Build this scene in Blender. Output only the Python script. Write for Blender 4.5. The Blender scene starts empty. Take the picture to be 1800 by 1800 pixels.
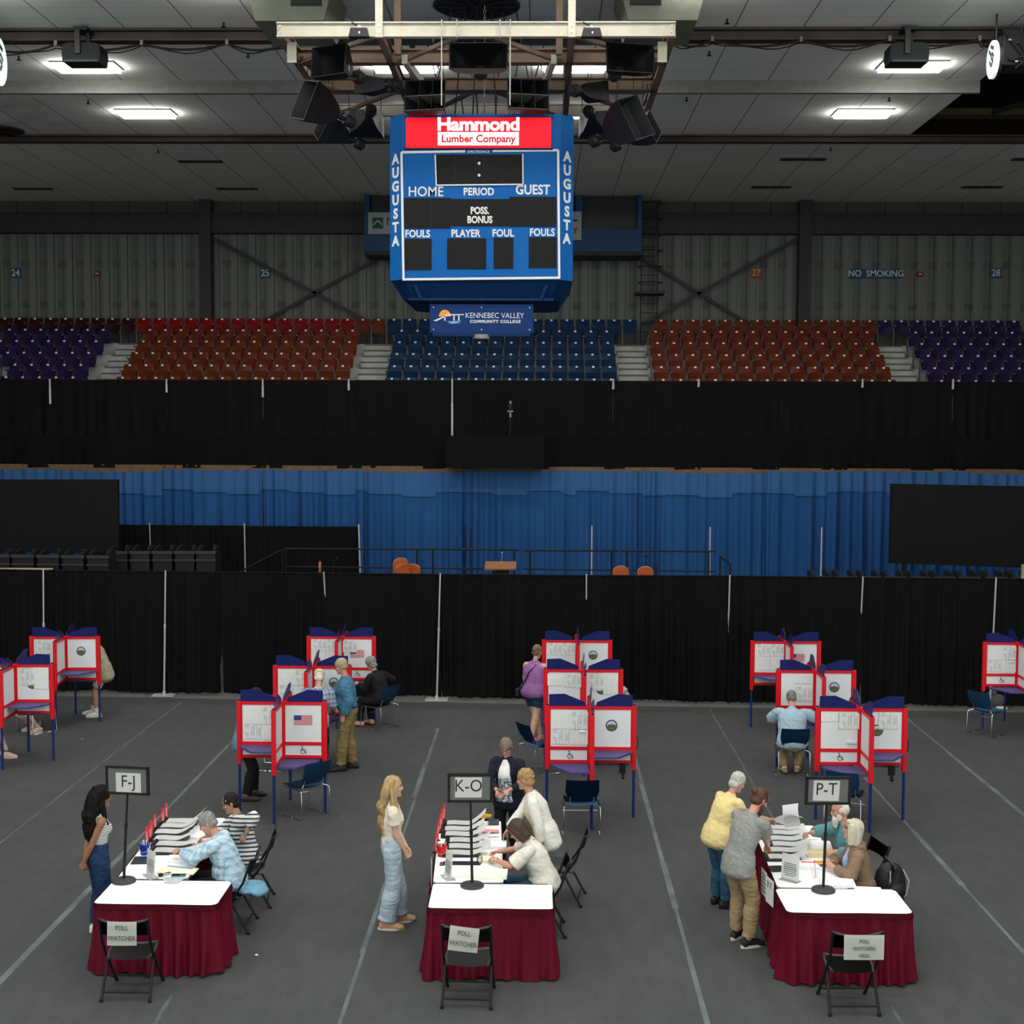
import bpy, bmesh, math, random
import numpy as np
from mathutils import Vector, Matrix, Euler, noise
R_ = math.radians
V = Vector
random.seed(7)
C = bpy.context.scene.collection
scn = bpy.context.scene

# ------------------------------------------------------------------ camera
FPX, CAMH = 2400.0, 5.7
yaw, tilt, roll = R_(1.2), math.atan(160 / 2400), 0.0045
fw = V((-math.sin(yaw) * math.cos(tilt), math.cos(yaw) * math.cos(tilt), -math.sin(tilt)))
rt = V((math.cos(yaw), math.sin(yaw), 0)); up = rt.cross(fw)
rt2 = math.cos(roll) * rt + math.sin(roll) * up
up2 = -math.sin(roll) * rt + math.cos(roll) * up
cam = bpy.data.objects.new('camera', bpy.data.cameras.new('camera'))
C.objects.link(cam)
cam.matrix_world = Matrix(((rt2.x, up2.x, -fw.x, 0), (rt2.y, up2.y, -fw.y, 0), (rt2.z, up2.z, -fw.z, CAMH), (0, 0, 0, 1)))
cam.data.sensor_width = 36; cam.data.lens = 36 * FPX / 1800
cam.data.clip_end = 300
scn.camera = cam

# ------------------------------------------------------------------ world, exposure
LAMP = 50.0          # strength of the ceiling panels
w = bpy.data.worlds.new('hall_air'); scn.world = w; w.use_nodes = True
w.node_tree.nodes['Background'].inputs[0].default_value = (0.93, 1.0, 0.97, 1)
w.node_tree.nodes['Background'].inputs[1].default_value = 1.6
scn.view_settings.view_transform = 'Standard'; scn.view_settings.look = 'None'
scn.view_settings.exposure = 0.0; scn.view_settings.gamma = 1.0
scn.cycles.max_bounces = 5; scn.cycles.diffuse_bounces = 3; scn.cycles.glossy_bounces = 2
scn.cycles.sample_clamp_indirect = 4.0
scn.cycles.use_light_tree = True

# measured points of the place: a sight line met with a level z or a depth y
def sight(px, py): return fw + rt2 * ((px - 900) / FPX) - up2 * ((py - 900) / FPX)
def atz(px, py, z=0.0):
    d = sight(px, py); t = (z - CAMH) / d.z; return V((d.x * t, d.y * t, z))
def aty(px, py, y):
    d = sight(px, py); t = y / d.y; return V((d.x * t, y, CAMH + d.z * t))

# ------------------------------------------------------------------ materials
MATS = {}
def nd(nt, t, **k):
    n = nt.nodes.new(t)
    for a, b in k.items(): setattr(n, a, b)
    return n
def mat(name, col, rough=0.6, metal=0.0, var=0.0, vs=6.0, bump=0.0, bs=40.0, emit=0.0, spec=0.3, stretch=None, col2=None, sheen=0.0, alpha=1.0):
    if name in MATS: return MATS[name]
    m = bpy.data.materials.new(name); m.use_nodes = True
    nt = m.node_tree; b = nt.nodes['Principled BSDF']
    c4 = (*col, 1)
    b.inputs['Base Color'].default_value = c4
    b.inputs['Roughness'].default_value = rough; b.inputs['Metallic'].default_value = metal
    b.inputs['Specular IOR Level'].default_value = spec
    if sheen: b.inputs['Sheen Weight'].default_value = sheen
    if alpha < 1: b.inputs['Alpha'].default_value = alpha
    if emit:
        b.inputs['Emission Color'].default_value = c4; b.inputs['Emission Strength'].default_value = emit
    if var or bump:
        tc = nd(nt, 'ShaderNodeTexCoord'); mp = nd(nt, 'ShaderNodeMapping')
        nt.links.new(tc.outputs['Object'], mp.inputs[0])
        if stretch: mp.inputs['Scale'].default_value = stretch
    if var:
        n = nd(nt, 'ShaderNodeTexNoise'); n.inputs['Scale'].default_value = vs; n.inputs['Detail'].default_value = 4
        nt.links.new(mp.outputs[0], n.inputs['Vector'])
        mx = nd(nt, 'ShaderNodeMix', data_type='RGBA')
        lo = col2 if col2 else tuple(c * (1 - var) for c in col); hi = col if col2 else tuple(min(1, c * (1 + var)) for c in col)
        mx.inputs[6].default_value = (*lo, 1); mx.inputs[7].default_value = (*hi, 1)
        rp = nd(nt, 'ShaderNodeMapRange'); rp.inputs[1].default_value = 0.3; rp.inputs[2].default_value = 0.7
        nt.links.new(n.outputs[0], rp.inputs[0]); nt.links.new(rp.outputs[0], mx.inputs[0])
        nt.links.new(mx.outputs[2], b.inputs['Base Color'])
    if bump:
        n2 = nd(nt, 'ShaderNodeTexNoise'); n2.inputs['Scale'].default_value = bs; n2.inputs['Detail'].default_value = 3
        nt.links.new(mp.outputs[0], n2.inputs['Vector'])
        bp = nd(nt, 'ShaderNodeBump'); bp.inputs['Strength'].default_value = bump; bp.inputs['Distance'].default_value = 0.02
        nt.links.new(n2.outputs[0], bp.inputs['Height']); nt.links.new(bp.outputs[0], b.inputs['Normal'])
    MATS[name] = m
    return m
def expr_mat(name, build, rough=0.7, spec=0.3):
    """material whose colour comes from build(nt, object-coordinate xyz sockets) -> colour socket"""
    if name in MATS: return MATS[name]
    m = bpy.data.materials.new(name); m.use_nodes = True; nt = m.node_tree; b = nt.nodes['Principled BSDF']
    b.inputs['Roughness'].default_value = rough; b.inputs['Specular IOR Level'].default_value = spec
    tc = nd(nt, 'ShaderNodeTexCoord'); sp = nd(nt, 'ShaderNodeSeparateXYZ'); nt.links.new(tc.outputs['Object'], sp.inputs[0])
    nt.links.new(build(nt, tc.outputs['Object'], sp.outputs), b.inputs['Base Color'])
    MATS[name] = m
    return m
def mth(nt, op, a, b=None, c=None):
    n = nd(nt, 'ShaderNodeMath', operation=op)
    for i, v in enumerate((a, b, c)):
        if v is None: continue
        if isinstance(v, (int, float)): n.inputs[i].default_value = v
        else: nt.links.new(v, n.inputs[i])
    return n.outputs[0]
def mixc(nt, f, a, b):
    n = nd(nt, 'ShaderNodeMix', data_type='RGBA')
    if isinstance(f, (int, float)): n.inputs[0].default_value = f
    else: nt.links.new(f, n.inputs[0])
    for i, v in ((6, a), (7, b)):
        if isinstance(v, tuple): n.inputs[i].default_value = (*v, 1)
        else: nt.links.new(v, n.inputs[i])
    return n.outputs[2]
def noise_f(nt, vec, scale, lo=0.35, hi=0.65, st=None, detail=4):
    if st:
        mp = nd(nt, 'ShaderNodeMapping'); mp.inputs['Scale'].default_value = st; nt.links.new(vec, mp.inputs[0]); vec = mp.outputs[0]
    n = nd(nt, 'ShaderNodeTexNoise'); n.inputs['Scale'].default_value = scale; n.inputs['Detail'].default_value = detail
    nt.links.new(vec, n.inputs['Vector'])
    r = nd(nt, 'ShaderNodeMapRange'); r.inputs[1].default_value = lo; r.inputs[2].default_value = hi
    nt.links.new(n.outputs[0], r.inputs[0]); return r.outputs[0]
def line_f(nt, s, period, width, off=0.0):
    """1 inside a line of given width every period along socket s"""
    a = mth(nt, 'ADD', s, off + 1000 * period); a = mth(nt, 'MODULO', a, period)
    return mth(nt, 'LESS_THAN', a, width)

BLACK = mat('black_painted_steel', (0.008, 0.008, 0.009), 0.5, spec=0.25)
BLACKP = mat('black_plastic', (0.009, 0.009, 0.010), 0.5, spec=0.25)
STEEL = mat('polished_chrome', (0.75, 0.75, 0.75), 0.18, 1.0)
ALU = mat('dull_aluminium', (0.50, 0.51, 0.50), 0.5, 0.6)
WHITE = mat('white_paper', (0.83, 0.84, 0.84), 0.7)
CREAM = mat('cream_paper', (0.85, 0.78, 0.58), 0.7)
INK = mat('black_ink', (0.02, 0.02, 0.022), 0.6)
RED = mat('red_powder_coat', (0.62, 0.004, 0.012), 0.42)
BLUELEG = mat('navy_powder_coat', (0.008, 0.022, 0.13), 0.4)
PANEL = mat('white_booth_panel', (0.68, 0.70, 0.71), 0.5)
VISOR = mat('navy_visor_plastic', (0.012, 0.018, 0.115), 0.35, var=0.25, vs=14)
SHELF = mat('purple_blue_laminate', (0.060, 0.058, 0.19), 0.45, spec=0.3)

# ------------------------------------------------------------------ mesh helpers
class MB:
    def __init__(self): self.bm = bmesh.new()
    def box(self, c, s, rot=None):
        m = Matrix.Translation(V(c))
        if rot is not None: m = m @ (rot if isinstance(rot, Matrix) else Euler(rot).to_matrix().to_4x4())
        m = m @ Matrix.Diagonal((s[0], s[1], s[2], 1))
        bmesh.ops.create_cube(self.bm, size=1.0, matrix=m); return self
    def between(self, lo, hi):
        lo, hi = V(lo), V(hi); return self.box((lo + hi) / 2, hi - lo)
    def cyl(self, a, b, r, r2=None, n=12, caps=True):
        a, b = V(a), V(b); d = b - a
        m = Matrix.Translation((a + b) / 2) @ d.to_track_quat('Z', 'Y').to_matrix().to_4x4()
        bmesh.ops.create_cone(self.bm, cap_ends=caps, segments=n, radius1=r, radius2=r if r2 is None else r2, depth=d.length, matrix=m); return self
    def bar(self, a, b, w, h, upv=(0, 0, 1)):
        a, b = V(a), V(b); d = b - a; y = d.normalized(); u = V(upv)
        x = y.cross(u)
        if x.length < 1e-4: x = V((1, 0, 0))
        x.normalize(); z = x.cross(y)
        m = Matrix(((x.x, y.x, z.x, 0), (x.y, y.y, z.y, 0), (x.z, y.z, z.z, 0), (0, 0, 0, 1)))
        m = Matrix.Translation((a + b) / 2) @ m @ Matrix.Diagonal((w, d.length, h, 1))
        bmesh.ops.create_cube(self.bm, size=1.0, matrix=m); return self
    def sph(self, c, r, n=10, sc=(1, 1, 1), rot=None):
        m = Matrix.Translation(V(c))
        if rot is not None: m = m @ (rot if isinstance(rot, Matrix) else Euler(rot).to_matrix().to_4x4())
        m = m @ Matrix.Diagonal((*sc, 1))
        bmesh.ops.create_uvsphere(self.bm, u_segments=n * 2, v_segments=n, radius=r, matrix=m); return self
    def tube(self, pts, r, n=8, closed=False):
        """round tube through pts with radius r or radii list"""
        pts = [V(p) for p in pts]; k = len(pts)
        rr = r if isinstance(r, (list, tuple)) else [r] * k
        rings = []; side = None
        for i, p in enumerate(pts):
            t = (pts[(i + 1) % k] - pts[i - 1]) if closed else (pts[min(i + 1, k - 1)] - pts[max(i - 1, 0)])
            t.normalize()
            if side is None:
                side = t.cross(V((0, 0, 1)))
                if side.length < 1e-3: side = t.cross(V((1, 0, 0)))
            side = (side - t * side.dot(t)).normalized(); o = t.cross(side)
            rings.append([self.bm.verts.new(p + (side * math.cos(2 * math.pi * j / n) + o * math.sin(2 * math.pi * j / n)) * rr[i]) for j in range(n)])
        for i in range(k if closed else k - 1):
            a, b = rings[i], rings[(i + 1) % k]
            for j in range(n): self.bm.faces.new((a[j], a[(j + 1) % n], b[(j + 1) % n], b[j]))
        if not closed:
            self.bm.faces.new(rings[0][::-1]); self.bm.faces.new(rings[-1])
        return self
    def rings(self, rings, cap=True, close=True):
        rs = [[self.bm.verts.new(p) for p in r] for r in rings]; n = len(rs[0])
        for a, b in zip(rs, rs[1:]):
            for j in range(n if close else n - 1): self.bm.faces.new((a[j], a[(j + 1) % n], b[(j + 1) % n], b[j]))
        if cap and close:
            self.bm.faces.new(rs[0][::-1])
            if len(rs) > 1: self.bm.faces.new(rs[-1])
        return self
    def prism(self, poly, axis, lo, hi):
        """extrude a 2-D outline along 'x', 'y' or 'z' from lo to hi"""
        f = {'x': lambda u, v, t: V((t, u, v)), 'y': lambda u, v, t: V((u, t, v)), 'z': lambda u, v, t: V((u, v, t))}[axis]
        return self.rings([[f(u, v, lo) for u, v in poly], [f(u, v, hi) for u, v in poly]])
    def lathe(self, prof, n=24, c=(0, 0, 0)):
        c = V(c)
        return self.rings([[c + V((r * math.cos(2 * math.pi * j / n), r * math.sin(2 * math.pi * j / n), z)) for j in range(n)] for r, z in prof])
    def grid(self, f, nu, nv):
        vs = [[self.bm.verts.new(f(u / nu, v / nv)) for u in range(nu + 1)] for v in range(nv + 1)]
        for a, b in zip(vs, vs[1:]):
            for j in range(nu): self.bm.faces.new((a[j], a[j + 1], b[j + 1], b[j]))
        return self
    def xf(self, m): self.bm.transform(m); return self
    def mesh(self, name, smooth=False, bevel=0.0, solid=0.0):
        bm = self.bm
        if bevel:
            es = [e for e in bm.edges if len(e.link_faces) == 2 and e.calc_face_angle(0) > 0.6]
            bmesh.ops.bevel(bm, geom=es, offset=bevel, segments=2, affect='EDGES', profile=0.5)
        if solid: bmesh.ops.solidify(bm, geom=bm.faces[:], thickness=solid)
        bmesh.ops.recalc_face_normals(bm, faces=bm.faces[:])
        me = bpy.data.meshes.new(name); bm.to_mesh(me); bm.free()
        if smooth: me.shade_smooth()
        if smooth == 'auto' or (smooth and solid):
            me.shade_smooth(); me.set_sharp_from_angle(angle=R_(35))
        return me
    def build(self, name, m, parent=None, smooth=False, bevel=0.0, solid=0.0, label=None):
        return put(name, self.mesh(name, smooth, bevel, solid), m, parent, label)
def put(name, me, m, parent=None, label=None, mw=None):
    if m is not None and not me.materials:
        for q in (m if isinstance(m, (list, tuple)) else [m]): me.materials.append(q)
    o = bpy.data.objects.new(name, me); C.objects.link(o)
    if parent: o.parent = parent
    if mw is not None: o.matrix_local = mw
    if label: o['label'] = label
    return o
def tag(o, label, cat, group=None, kind=None):
    o['label'] = label; o['category'] = cat
    if group: o['group'] = group
    if kind: o['kind'] = kind
    return o
def thing(name, label, cat, loc=(0, 0, 0), rz=0.0, group=None):
    o = bpy.data.objects.new(name, None); C.objects.link(o); o.empty_display_size = 0.1
    o.location = loc; o.rotation_euler = (0, 0, rz)
    return tag(o, label, cat, group)
def struct(o): o['kind'] = 'structure'; return o
def dup(root, loc=None, rz=None, label=None, group=None):
    r = root.copy(); C.objects.link(r)
    if loc is not None: r.location = loc
    if rz is not None: r.rotation_euler = (0, 0, rz)
    if label: r['label'] = label
    if group: r['group'] = group
    for ch in list(root.children):
        c = ch.copy(); C.objects.link(c); c.parent = r
        for g in list(ch.children):
            d = g.copy(); C.objects.link(d); d.parent = c
    return r
ORD = 'first second third fourth fifth sixth seventh eighth ninth tenth eleventh twelfth thirteenth fourteenth fifteenth sixteenth'.split()

TX = {}
def text_mesh(s, size, bold=0.0, ex=0.002, wide=1.0, space=1.0, align='CENTER', lead=1.0):
    k = (s, size, bold, ex, wide, space, align)
    if k in TX: return TX[k]
    cu = bpy.data.curves.new('lettering', 'FONT'); cu.body = s; cu.size = size; cu.offset = bold * size
    cu.extrude = ex; cu.align_x = align; cu.align_y = 'CENTER'; cu.space_character = space; cu.resolution_u = 3; cu.space_line = lead
    o = bpy.data.objects.new('lettering', cu); C.objects.link(o)
    dg = bpy.context.evaluated_depsgraph_get()
    me = bpy.data.meshes.new_from_object(o.evaluated_get(dg), depsgraph=dg)
    bpy.data.objects.remove(o); bpy.data.curves.remove(cu)
    if wide != 1.0: me.transform(Matrix.Diagonal((wide, 1, 1, 1)))
    me.materials.clear(); TX[k] = me
    return me
FACE = Matrix.Rotation(R_(90), 4, 'X')          # text that stands up and looks along -y
def text(s, size, m, parent, at, bold=0.0, ex=0.002, wide=1.0, space=1.0, rot=None, name='lettering', lead=1.0, align='CENTER'):
    me = text_mesh(s, size, bold, ex, wide, space, align, lead)
    me = me.copy()
    return put(name, me, m, parent, None, Matrix.Translation(V(at)) @ (rot if rot is not None else Matrix()) @ FACE)
# ================================================================== the hall
CEIL = 12.75
WALLY = 44.6
def carpet(nt, vec, s):
    a = noise_f(nt, vec, 0.45, 0.3, 0.7)
    b = noise_f(nt, vec, 5.0, 0.3, 0.72, (1, 0.35, 1))
    c = noise_f(nt, vec, 60.0, 0.3, 0.7, None, 2)
    k = mixc(nt, a, (0.060, 0.063, 0.064), (0.046, 0.049, 0.050))
    k = mixc(nt, mth(nt, 'MULTIPLY', b, 0.6), k, (0.030, 0.032, 0.033))
    k = mixc(nt, mth(nt, 'MULTIPLY', c, 0.45), k, (0.098, 0.102, 0.103))
    st = noise_f(nt, vec, 0.9, 0.72, 0.8)
    return mixc(nt, mth(nt, 'MULTIPLY', st, 0.5), k, (0.05, 0.036, 0.03))
CARPET = expr_mat('worn_grey_carpet', carpet, 0.95, 0.1)
CONC = mat('pale_concrete', (0.115, 0.115, 0.11), 0.9, var=0.2, vs=3, bump=0.1)
struct(MB().between((-30, 3, -0.4), (30, 46, -0.012)).build('floor', CONC))
DL, DR = V((-10.4, 28.05, 0)), V((8.6, 27.32, 0))            # foot of the front drape line
dd = (DR - DL).normalized(); dn = V((-dd.y, dd.x, 0))
def dline(x, off=0.0): return V((x, DL.y + (x - DL.x) * dd.y / dd.x + off, 0))
m = MB()
m.prism([(-20, 4), (20, 4), (20, dline(20).y - 0.42), (-20, dline(-20).y - 0.42)], 'z', -0.011, 0.0)
struct(m.build('floor_carpet', CARPET))
TAPE = mat('faded_grey_tape', (0.098, 0.115, 0.117), 0.8, var=0.35, vs=2.0)
TAPEF = mat('worn_thin_tape', (0.074, 0.082, 0.083), 0.85, var=0.4, vs=3.0)
TL = [(-7.25, 17.0, 27.2, 'beside the far left booths'), (-5.45, 9.5, 25.0, 'running past the left end of the F-J table'), (-3.62, 9.5, 13.2, 'in front of the F-J table chair'),
      (-1.88, 9.5, 25.0, 'passing beneath the feet of the blonde woman'), (1.62, 9.5, 25.6, 'between the K-O and P-T tables'), (3.38, 17.5, 27.0, 'behind the seated man in pale blue'),
      (3.47, 9.5, 13.1, 'in front of the P-T table chair'), (5.25, 9.5, 23.5, 'passing under the near booth behind the P-T table'), (7.09, 9.5, 26.6, 'right of the P-T booths')]
for i, (x, y0, y1, lb) in enumerate(TL):
    m = MB(); y = y0; k = 0
    faint = i in (0, 2, 5, 6)
    while y < y1:
        L = random.uniform(1.2, 3.0); ye = min(y + L, y1); wd = random.uniform(0.035, 0.05) if faint else random.choice((0.04, 0.055, 0.075))
        j = random.uniform(-0.012, 0.012)
        m.between((x + j - wd / 2, y, 0.0), (x + j + wd / 2, ye, 0.0015)); y = ye + 0.002
    tag(m.build('floor_tape', TAPEF if faint else TAPE), 'grey tape strip on the carpet ' + lb, 'tape', 'carpet seam tapes')

# back wall of ribbed panels, block band, girt, columns, braces
def panels(nt, vec, s):
    x = s[0]
    alt = mth(nt, 'LESS_THAN', mth(nt, 'MODULO', mth(nt, 'ADD', x, 200.0), 0.60), 0.30)
    k = mixc(nt, alt, (0.15, 0.16, 0.145), (0.115, 0.123, 0.112))
    k = mixc(nt, line_f(nt, x, 0.30, 0.016), k, (0.05, 0.053, 0.05))
    # rows of rust-dark fastening stains on the alternate panels
    for zz in (9.43, 10.75):
        d = mth(nt, 'ABSOLUTE', mth(nt, 'SUBTRACT', s[2], zz))
        f = mth(nt, 'SUBTRACT', 1.0, mth(nt, 'DIVIDE', d, 0.16)); f = mth(nt, 'MAXIMUM', f, 0.0)
        f = mth(nt, 'MULTIPLY', mth(nt, 'MINIMUM', mth(nt, 'MULTIPLY', f, 2.0), 1.0), mth(nt, 'SUBTRACT', alt, 0.0))
        f = mth(nt, 'MULTIPLY', f, noise_f(nt, vec, 2.6, 0.3, 0.6))
        k = mixc(nt, mth(nt, 'MULTIPLY', f, 0.6), k, (0.05, 0.05, 0.045))
    return mixc(nt, mth(nt, 'MULTIPLY', noise_f(nt, vec, 1.2, 0.45, 0.75, (3, 1, 0.5)), 0.3), k, (0.09, 0.097, 0.09))
WALLM = expr_mat('ribbed_metal_wall', panels, 0.75, 0.25)
m = MB()
x = -24.0
while x < 24:                                       # shallow ribs are real
    m.between((x, WALLY + (0.05 if int(round(x / 0.3)) % 2 else 0.0), 4.0), (x + 0.3, WALLY + 0.3, 12.35)); x += 0.3
struct(m.build('wall_back', WALLM))
def blocks(nt, vec, s):
    k = mixc(nt, noise_f(nt, vec, 1.1), (0.085, 0.080, 0.068), (0.068, 0.066, 0.060))
    return mixc(nt, line_f(nt, s[0], 1.22, 0.03), k, (0.015, 0.015, 0.014))
struct(MB().between((-24, WALLY - 0.02, 12.33), (24, WALLY + 0.3, 13.2)).build('wall_back_block', expr_mat('painted_block', blocks, 0.85)))
DARKST = mat('dark_grey_steel', (0.028, 0.030, 0.030), 0.6, var=0.2, vs=3)
struct(MB().between((-24, WALLY - 0.32, 11.72), (24, WALLY - 0.05, 12.32)).between((-24, WALLY - 0.36, 11.70), (24, WALLY - 0.02, 11.74)).between((-24, WALLY - 0.36, 12.3), (24, WALLY - 0.02, 12.34)).build('trim_girt', DARKST))
for px in (361, 1415):
    p = aty(px, 450, WALLY - 0.45); xx = p.x
    m = MB().between((xx - 0.19, WALLY - 0.52, 6), (xx + 0.19, WALLY - 0.49, 13)).between((xx - 0.03, WALLY - 0.5, 6), (xx + 0.03, WALLY - 0.1, 13)).between((xx - 0.19, WALLY - 0.1, 6), (xx + 0.19, WALLY - 0.06, 13))
    struct(m.build('trim_column', DARKST))
for a, b in (((376, 420), (660, 572)), ((690, 440), (468, 562)), ((1130, 455), (1320, 572)), ((1402, 420), (1130, 570))):
    pa, pb = aty(*a, WALLY - 0.25), aty(*b, WALLY - 0.25)
    struct(MB().bar(pa, pb, 0.10, 0.10, (0, 1, 0)).build('trim_brace', DARKST))
SIDE = mat('grey_side_wall', (0.06, 0.062, 0.06), 0.85, var=0.15)
struct(MB().between((-24.3, 3, 0), (-24, 45, 13)).build('wall_left', SIDE))
struct(MB().between((24, 3, 0), (24.3, 45, 13)).build('wall_right', SIDE))

# tiled ceiling with the open roof bay on the right
def tiles(nt, vec, s):
    k = mixc(nt, noise_f(nt, vec, 0.25, 0.3, 0.7), (0.80, 0.80, 0.76), (0.70, 0.70, 0.665))
    k = mixc(nt, mth(nt, 'MULTIPLY', noise_f(nt, vec, 40, 0.3, 0.7), 0.12), k, (0.3, 0.3, 0.29))
    k = mixc(nt, mth(nt, 'MULTIPLY', line_f(nt, s[1], 0.61, 0.022), 0.35), k, (0.15, 0.15, 0.14))
    k = mixc(nt, mth(nt, 'MULTIPLY', line_f(nt, s[0], 1.22, 0.03, 0.25), 0.75), k, (0.10, 0.10, 0.095))
    d = nd(nt, 'ShaderNodeVectorMath', operation='DISTANCE'); nt.links.new(vec, d.inputs[0]); d.inputs[1].default_value = (-13.3, 32.3, CEIL)
    f = mth(nt, 'MAXIMUM', mth(nt, 'SUBTRACT', 1.0, mth(nt, 'DIVIDE', d.outputs['Value'], 3.2)), 0.0)
    f = mth(nt, 'MULTIPLY', f, noise_f(nt, vec, 0.9, 0.3, 0.75))
    return mixc(nt, mth(nt, 'MULTIPLY', f, 0.9), k, (0.10, 0.075, 0.045))
TILE = expr_mat('acoustic_ceiling_tile', tiles, 0.9, 0.2)
OX, OY0, OY1 = 9.0, 26.4, 34.25
m = MB().between((-24, 6, CEIL), (OX, WALLY, CEIL + 0.08)).between((OX, 6, CEIL), (24, OY0, CEIL + 0.08)).between((OX, OY1, CEIL), (24, WALLY, CEIL + 0.08))
struct(m.build('ceiling', TILE))
VOID = mat('dark_roof_void', (0.006, 0.006, 0.006), 0.9, spec=0.05)
m = MB().between((OX, OY0 - 0.1, CEIL + 0.09), (24, OY0, 14.6)).between((OX, OY1 - 0.03, CEIL - 0.004), (24, OY1 - 0.002, 14.6)).between((OX - 0.1, OY0, CEIL + 0.09), (OX, OY1, 14.6)).between((OX, OY0, 14.6), (24, OY1, 14.7))
struct(m.build('ceiling_void', VOID))
BEAM = mat('brown_black_steel_beam', (0.040, 0.030, 0.026), 0.7, var=0.3, vs=2)
BEAMD = mat('black_beam_shadow_gap', (0.012, 0.011, 0.011), 0.8)
def beam(py, drop, y=None):
    Y = atz(900, py, CEIL).y
    m = MB().between((-24, Y - 0.015, CEIL - drop), (24, Y + 0.015, CEIL)).between((-24, Y - 0.14, CEIL - drop - 0.03), (24, Y + 0.14, CEIL - drop))
    m.between((-24, Y - 0.14, CEIL - 0.05), (24, Y + 0.14, CEIL - 0.005))
    return struct(m.build('ceiling_beam', BEAM))
beam(51, 0.20); beam(238, 0.15)
Y = atz(900, 141, CEIL).y
struct(MB().between((-24, Y, CEIL - 0.26), (OX, Y + 0.12, CEIL)).build('ceiling_soffit', mat('grey_soffit_board', (0.16, 0.16, 0.15), 0.9, var=0.1)))

# ceiling light panels: the lamps of the hall
GLOW = mat('lit_led_panel', (1.0, 0.985, 0.93), 0.5, emit=LAMP)
FRAMEW = mat('white_lamp_frame', (0.7, 0.7, 0.68), 0.5)
lamp_cols = [(-9.12, 'over the left booths'), (-2.75, 'left of the scoreboard'), (0.62, 'right of the scoreboard'), (7.28, 'over the right booths')]
proto = None
rows_seen = [(27.62, 'behind the front beam'), (31.75, 'just in front of the far beam')]
def lamp(x, y, label):
    t = thing('ceiling_light', label, 'ceiling light', (x, y, CEIL - 0.001), 0, 'LED panels in the tiled ceiling')
    m = MB()
    for a, b in (((-0.64, -0.34, -0.03), (0.64, -0.31, 0)), ((-0.64, 0.31, -0.03), (0.64, 0.34, 0)), ((-0.64, -0.31, -0.03), (-0.61, 0.31, 0)), ((0.61, -0.31, -0.03), (0.64, 0.31, 0))): m.between(a, b)
    m.build('frame', FRAMEW, t)
    MB().between((-0.60, -0.30, -0.085), (0.60, 0.30, -0.02)).build('diffuser', GLOW, t)  # shaped deep below the frame so its glowing sides brighten the ceiling
    return t
proto = lamp(-9.12, 27.62, 'LED ceiling panel %s, %s' % (lamp_cols[0][1], rows_seen[0][1]))
for y, rl in rows_seen:
    for x, cl in lamp_cols:
        if (x, y) == (-9.12, 27.62): continue
        dup(proto, (x, y, CEIL - 0.001), 0, 'LED ceiling panel %s, %s' % (cl, rl))
for y in (22.6, 18.6, 14.6, 10.6, 6.9):
    for x in (-15.4, -9.12, -5.4, 2.6, 7.4, 14.5) if y == 22.6 else (-15.4, -9.12, -2.75, 0.62, 7.28, 14.5):
        lb = ('LED ceiling panel at the top picture edge, %s' % {-9.12: 'above the left projector', -5.4: 'left of the cream frame', 2.6: 'right of the cream frame', 7.4: 'above the right projector', -15.4: 'outside on the left', 14.5: 'outside on the right'}[x]) if y == 22.6 else 'LED ceiling panel over the voting floor'
        dup(proto, (x, y, CEIL - 0.001), 0, lb, None if y == 22.6 else 'LED panels over the voting floor')
# unlit dark slots and sprinklers
SLOT = mat('dark_air_slot', (0.02, 0.02, 0.02), 0.8)
SL = [((315, 283), 75, 'left slot nearer the far beam'), ((382, 331), 70, 'left slot closest to the back wall'), ((24, 331), 68, 'slot at the far left above the wall number 24'), ((1373, 279), 78, 'slot in the ceiling right of the scoreboard'), ((1322, 328), 68, 'slot right of the scoreboard nearest the back wall'), ((1692, 328), 70, 'slot above the NO SMOKING sign'), ((1780, 279), 60, 'slot at the far right by the roof bay')]
for (px, py), wpx, lb in SL:
    p = atz(px + wpx / 2, py, CEIL); wd = wpx * p.y / FPX
    t = thing('air_vent', 'long dark air vent ' + lb, 'air vent', (p.x, p.y, CEIL - 0.001), 0, 'dark vents in the back ceiling')
    MB().between((-wd / 2, -0.13, -0.03), (wd / 2, 0.13, 0.0)).build('frame', DARKST, t)
    m = MB()
    for k in range(4): m.between((-wd / 2 + 0.02, -0.1 + k * 0.055, -0.04), (wd / 2 - 0.02, -0.07 + k * 0.055, -0.028))
    m.build('louver', SLOT, t)
SPR = [(393, 39, 'above the left light panel, before the beam'), (33, 98, 'by the curved sign on the left'), (436, 93, 'under the cable left of the truss'), (155, 176, 'left of the second lit panel'), (278, 263, 'behind the far beam on the left'), (1278, 33, 'right of the truss before the beam'), (1247, 90, 'right of the truss under the cable'), (1207, 171, 'right of the truss behind the soffit'), (1563, 171, 'below the right lit panel'), (1460, 259, 'behind the far beam on the right')]
for px, py, lb in SPR:
    p = atz(px, py, CEIL)
    t = thing('sprinkler_head', 'small dark ceiling sprinkler ' + lb, 'sprinkler', (p.x, p.y, CEIL), 0, 'ceiling sprinklers')
    MB().cyl((0, 0, -0.07), (0, 0, 0.01), 0.018).build('pipe', BLACK, t)
    MB().cyl((0, 0, -0.085), (0, 0, -0.07), 0.05, 0.03).build('deflector', BLACK, t)

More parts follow.
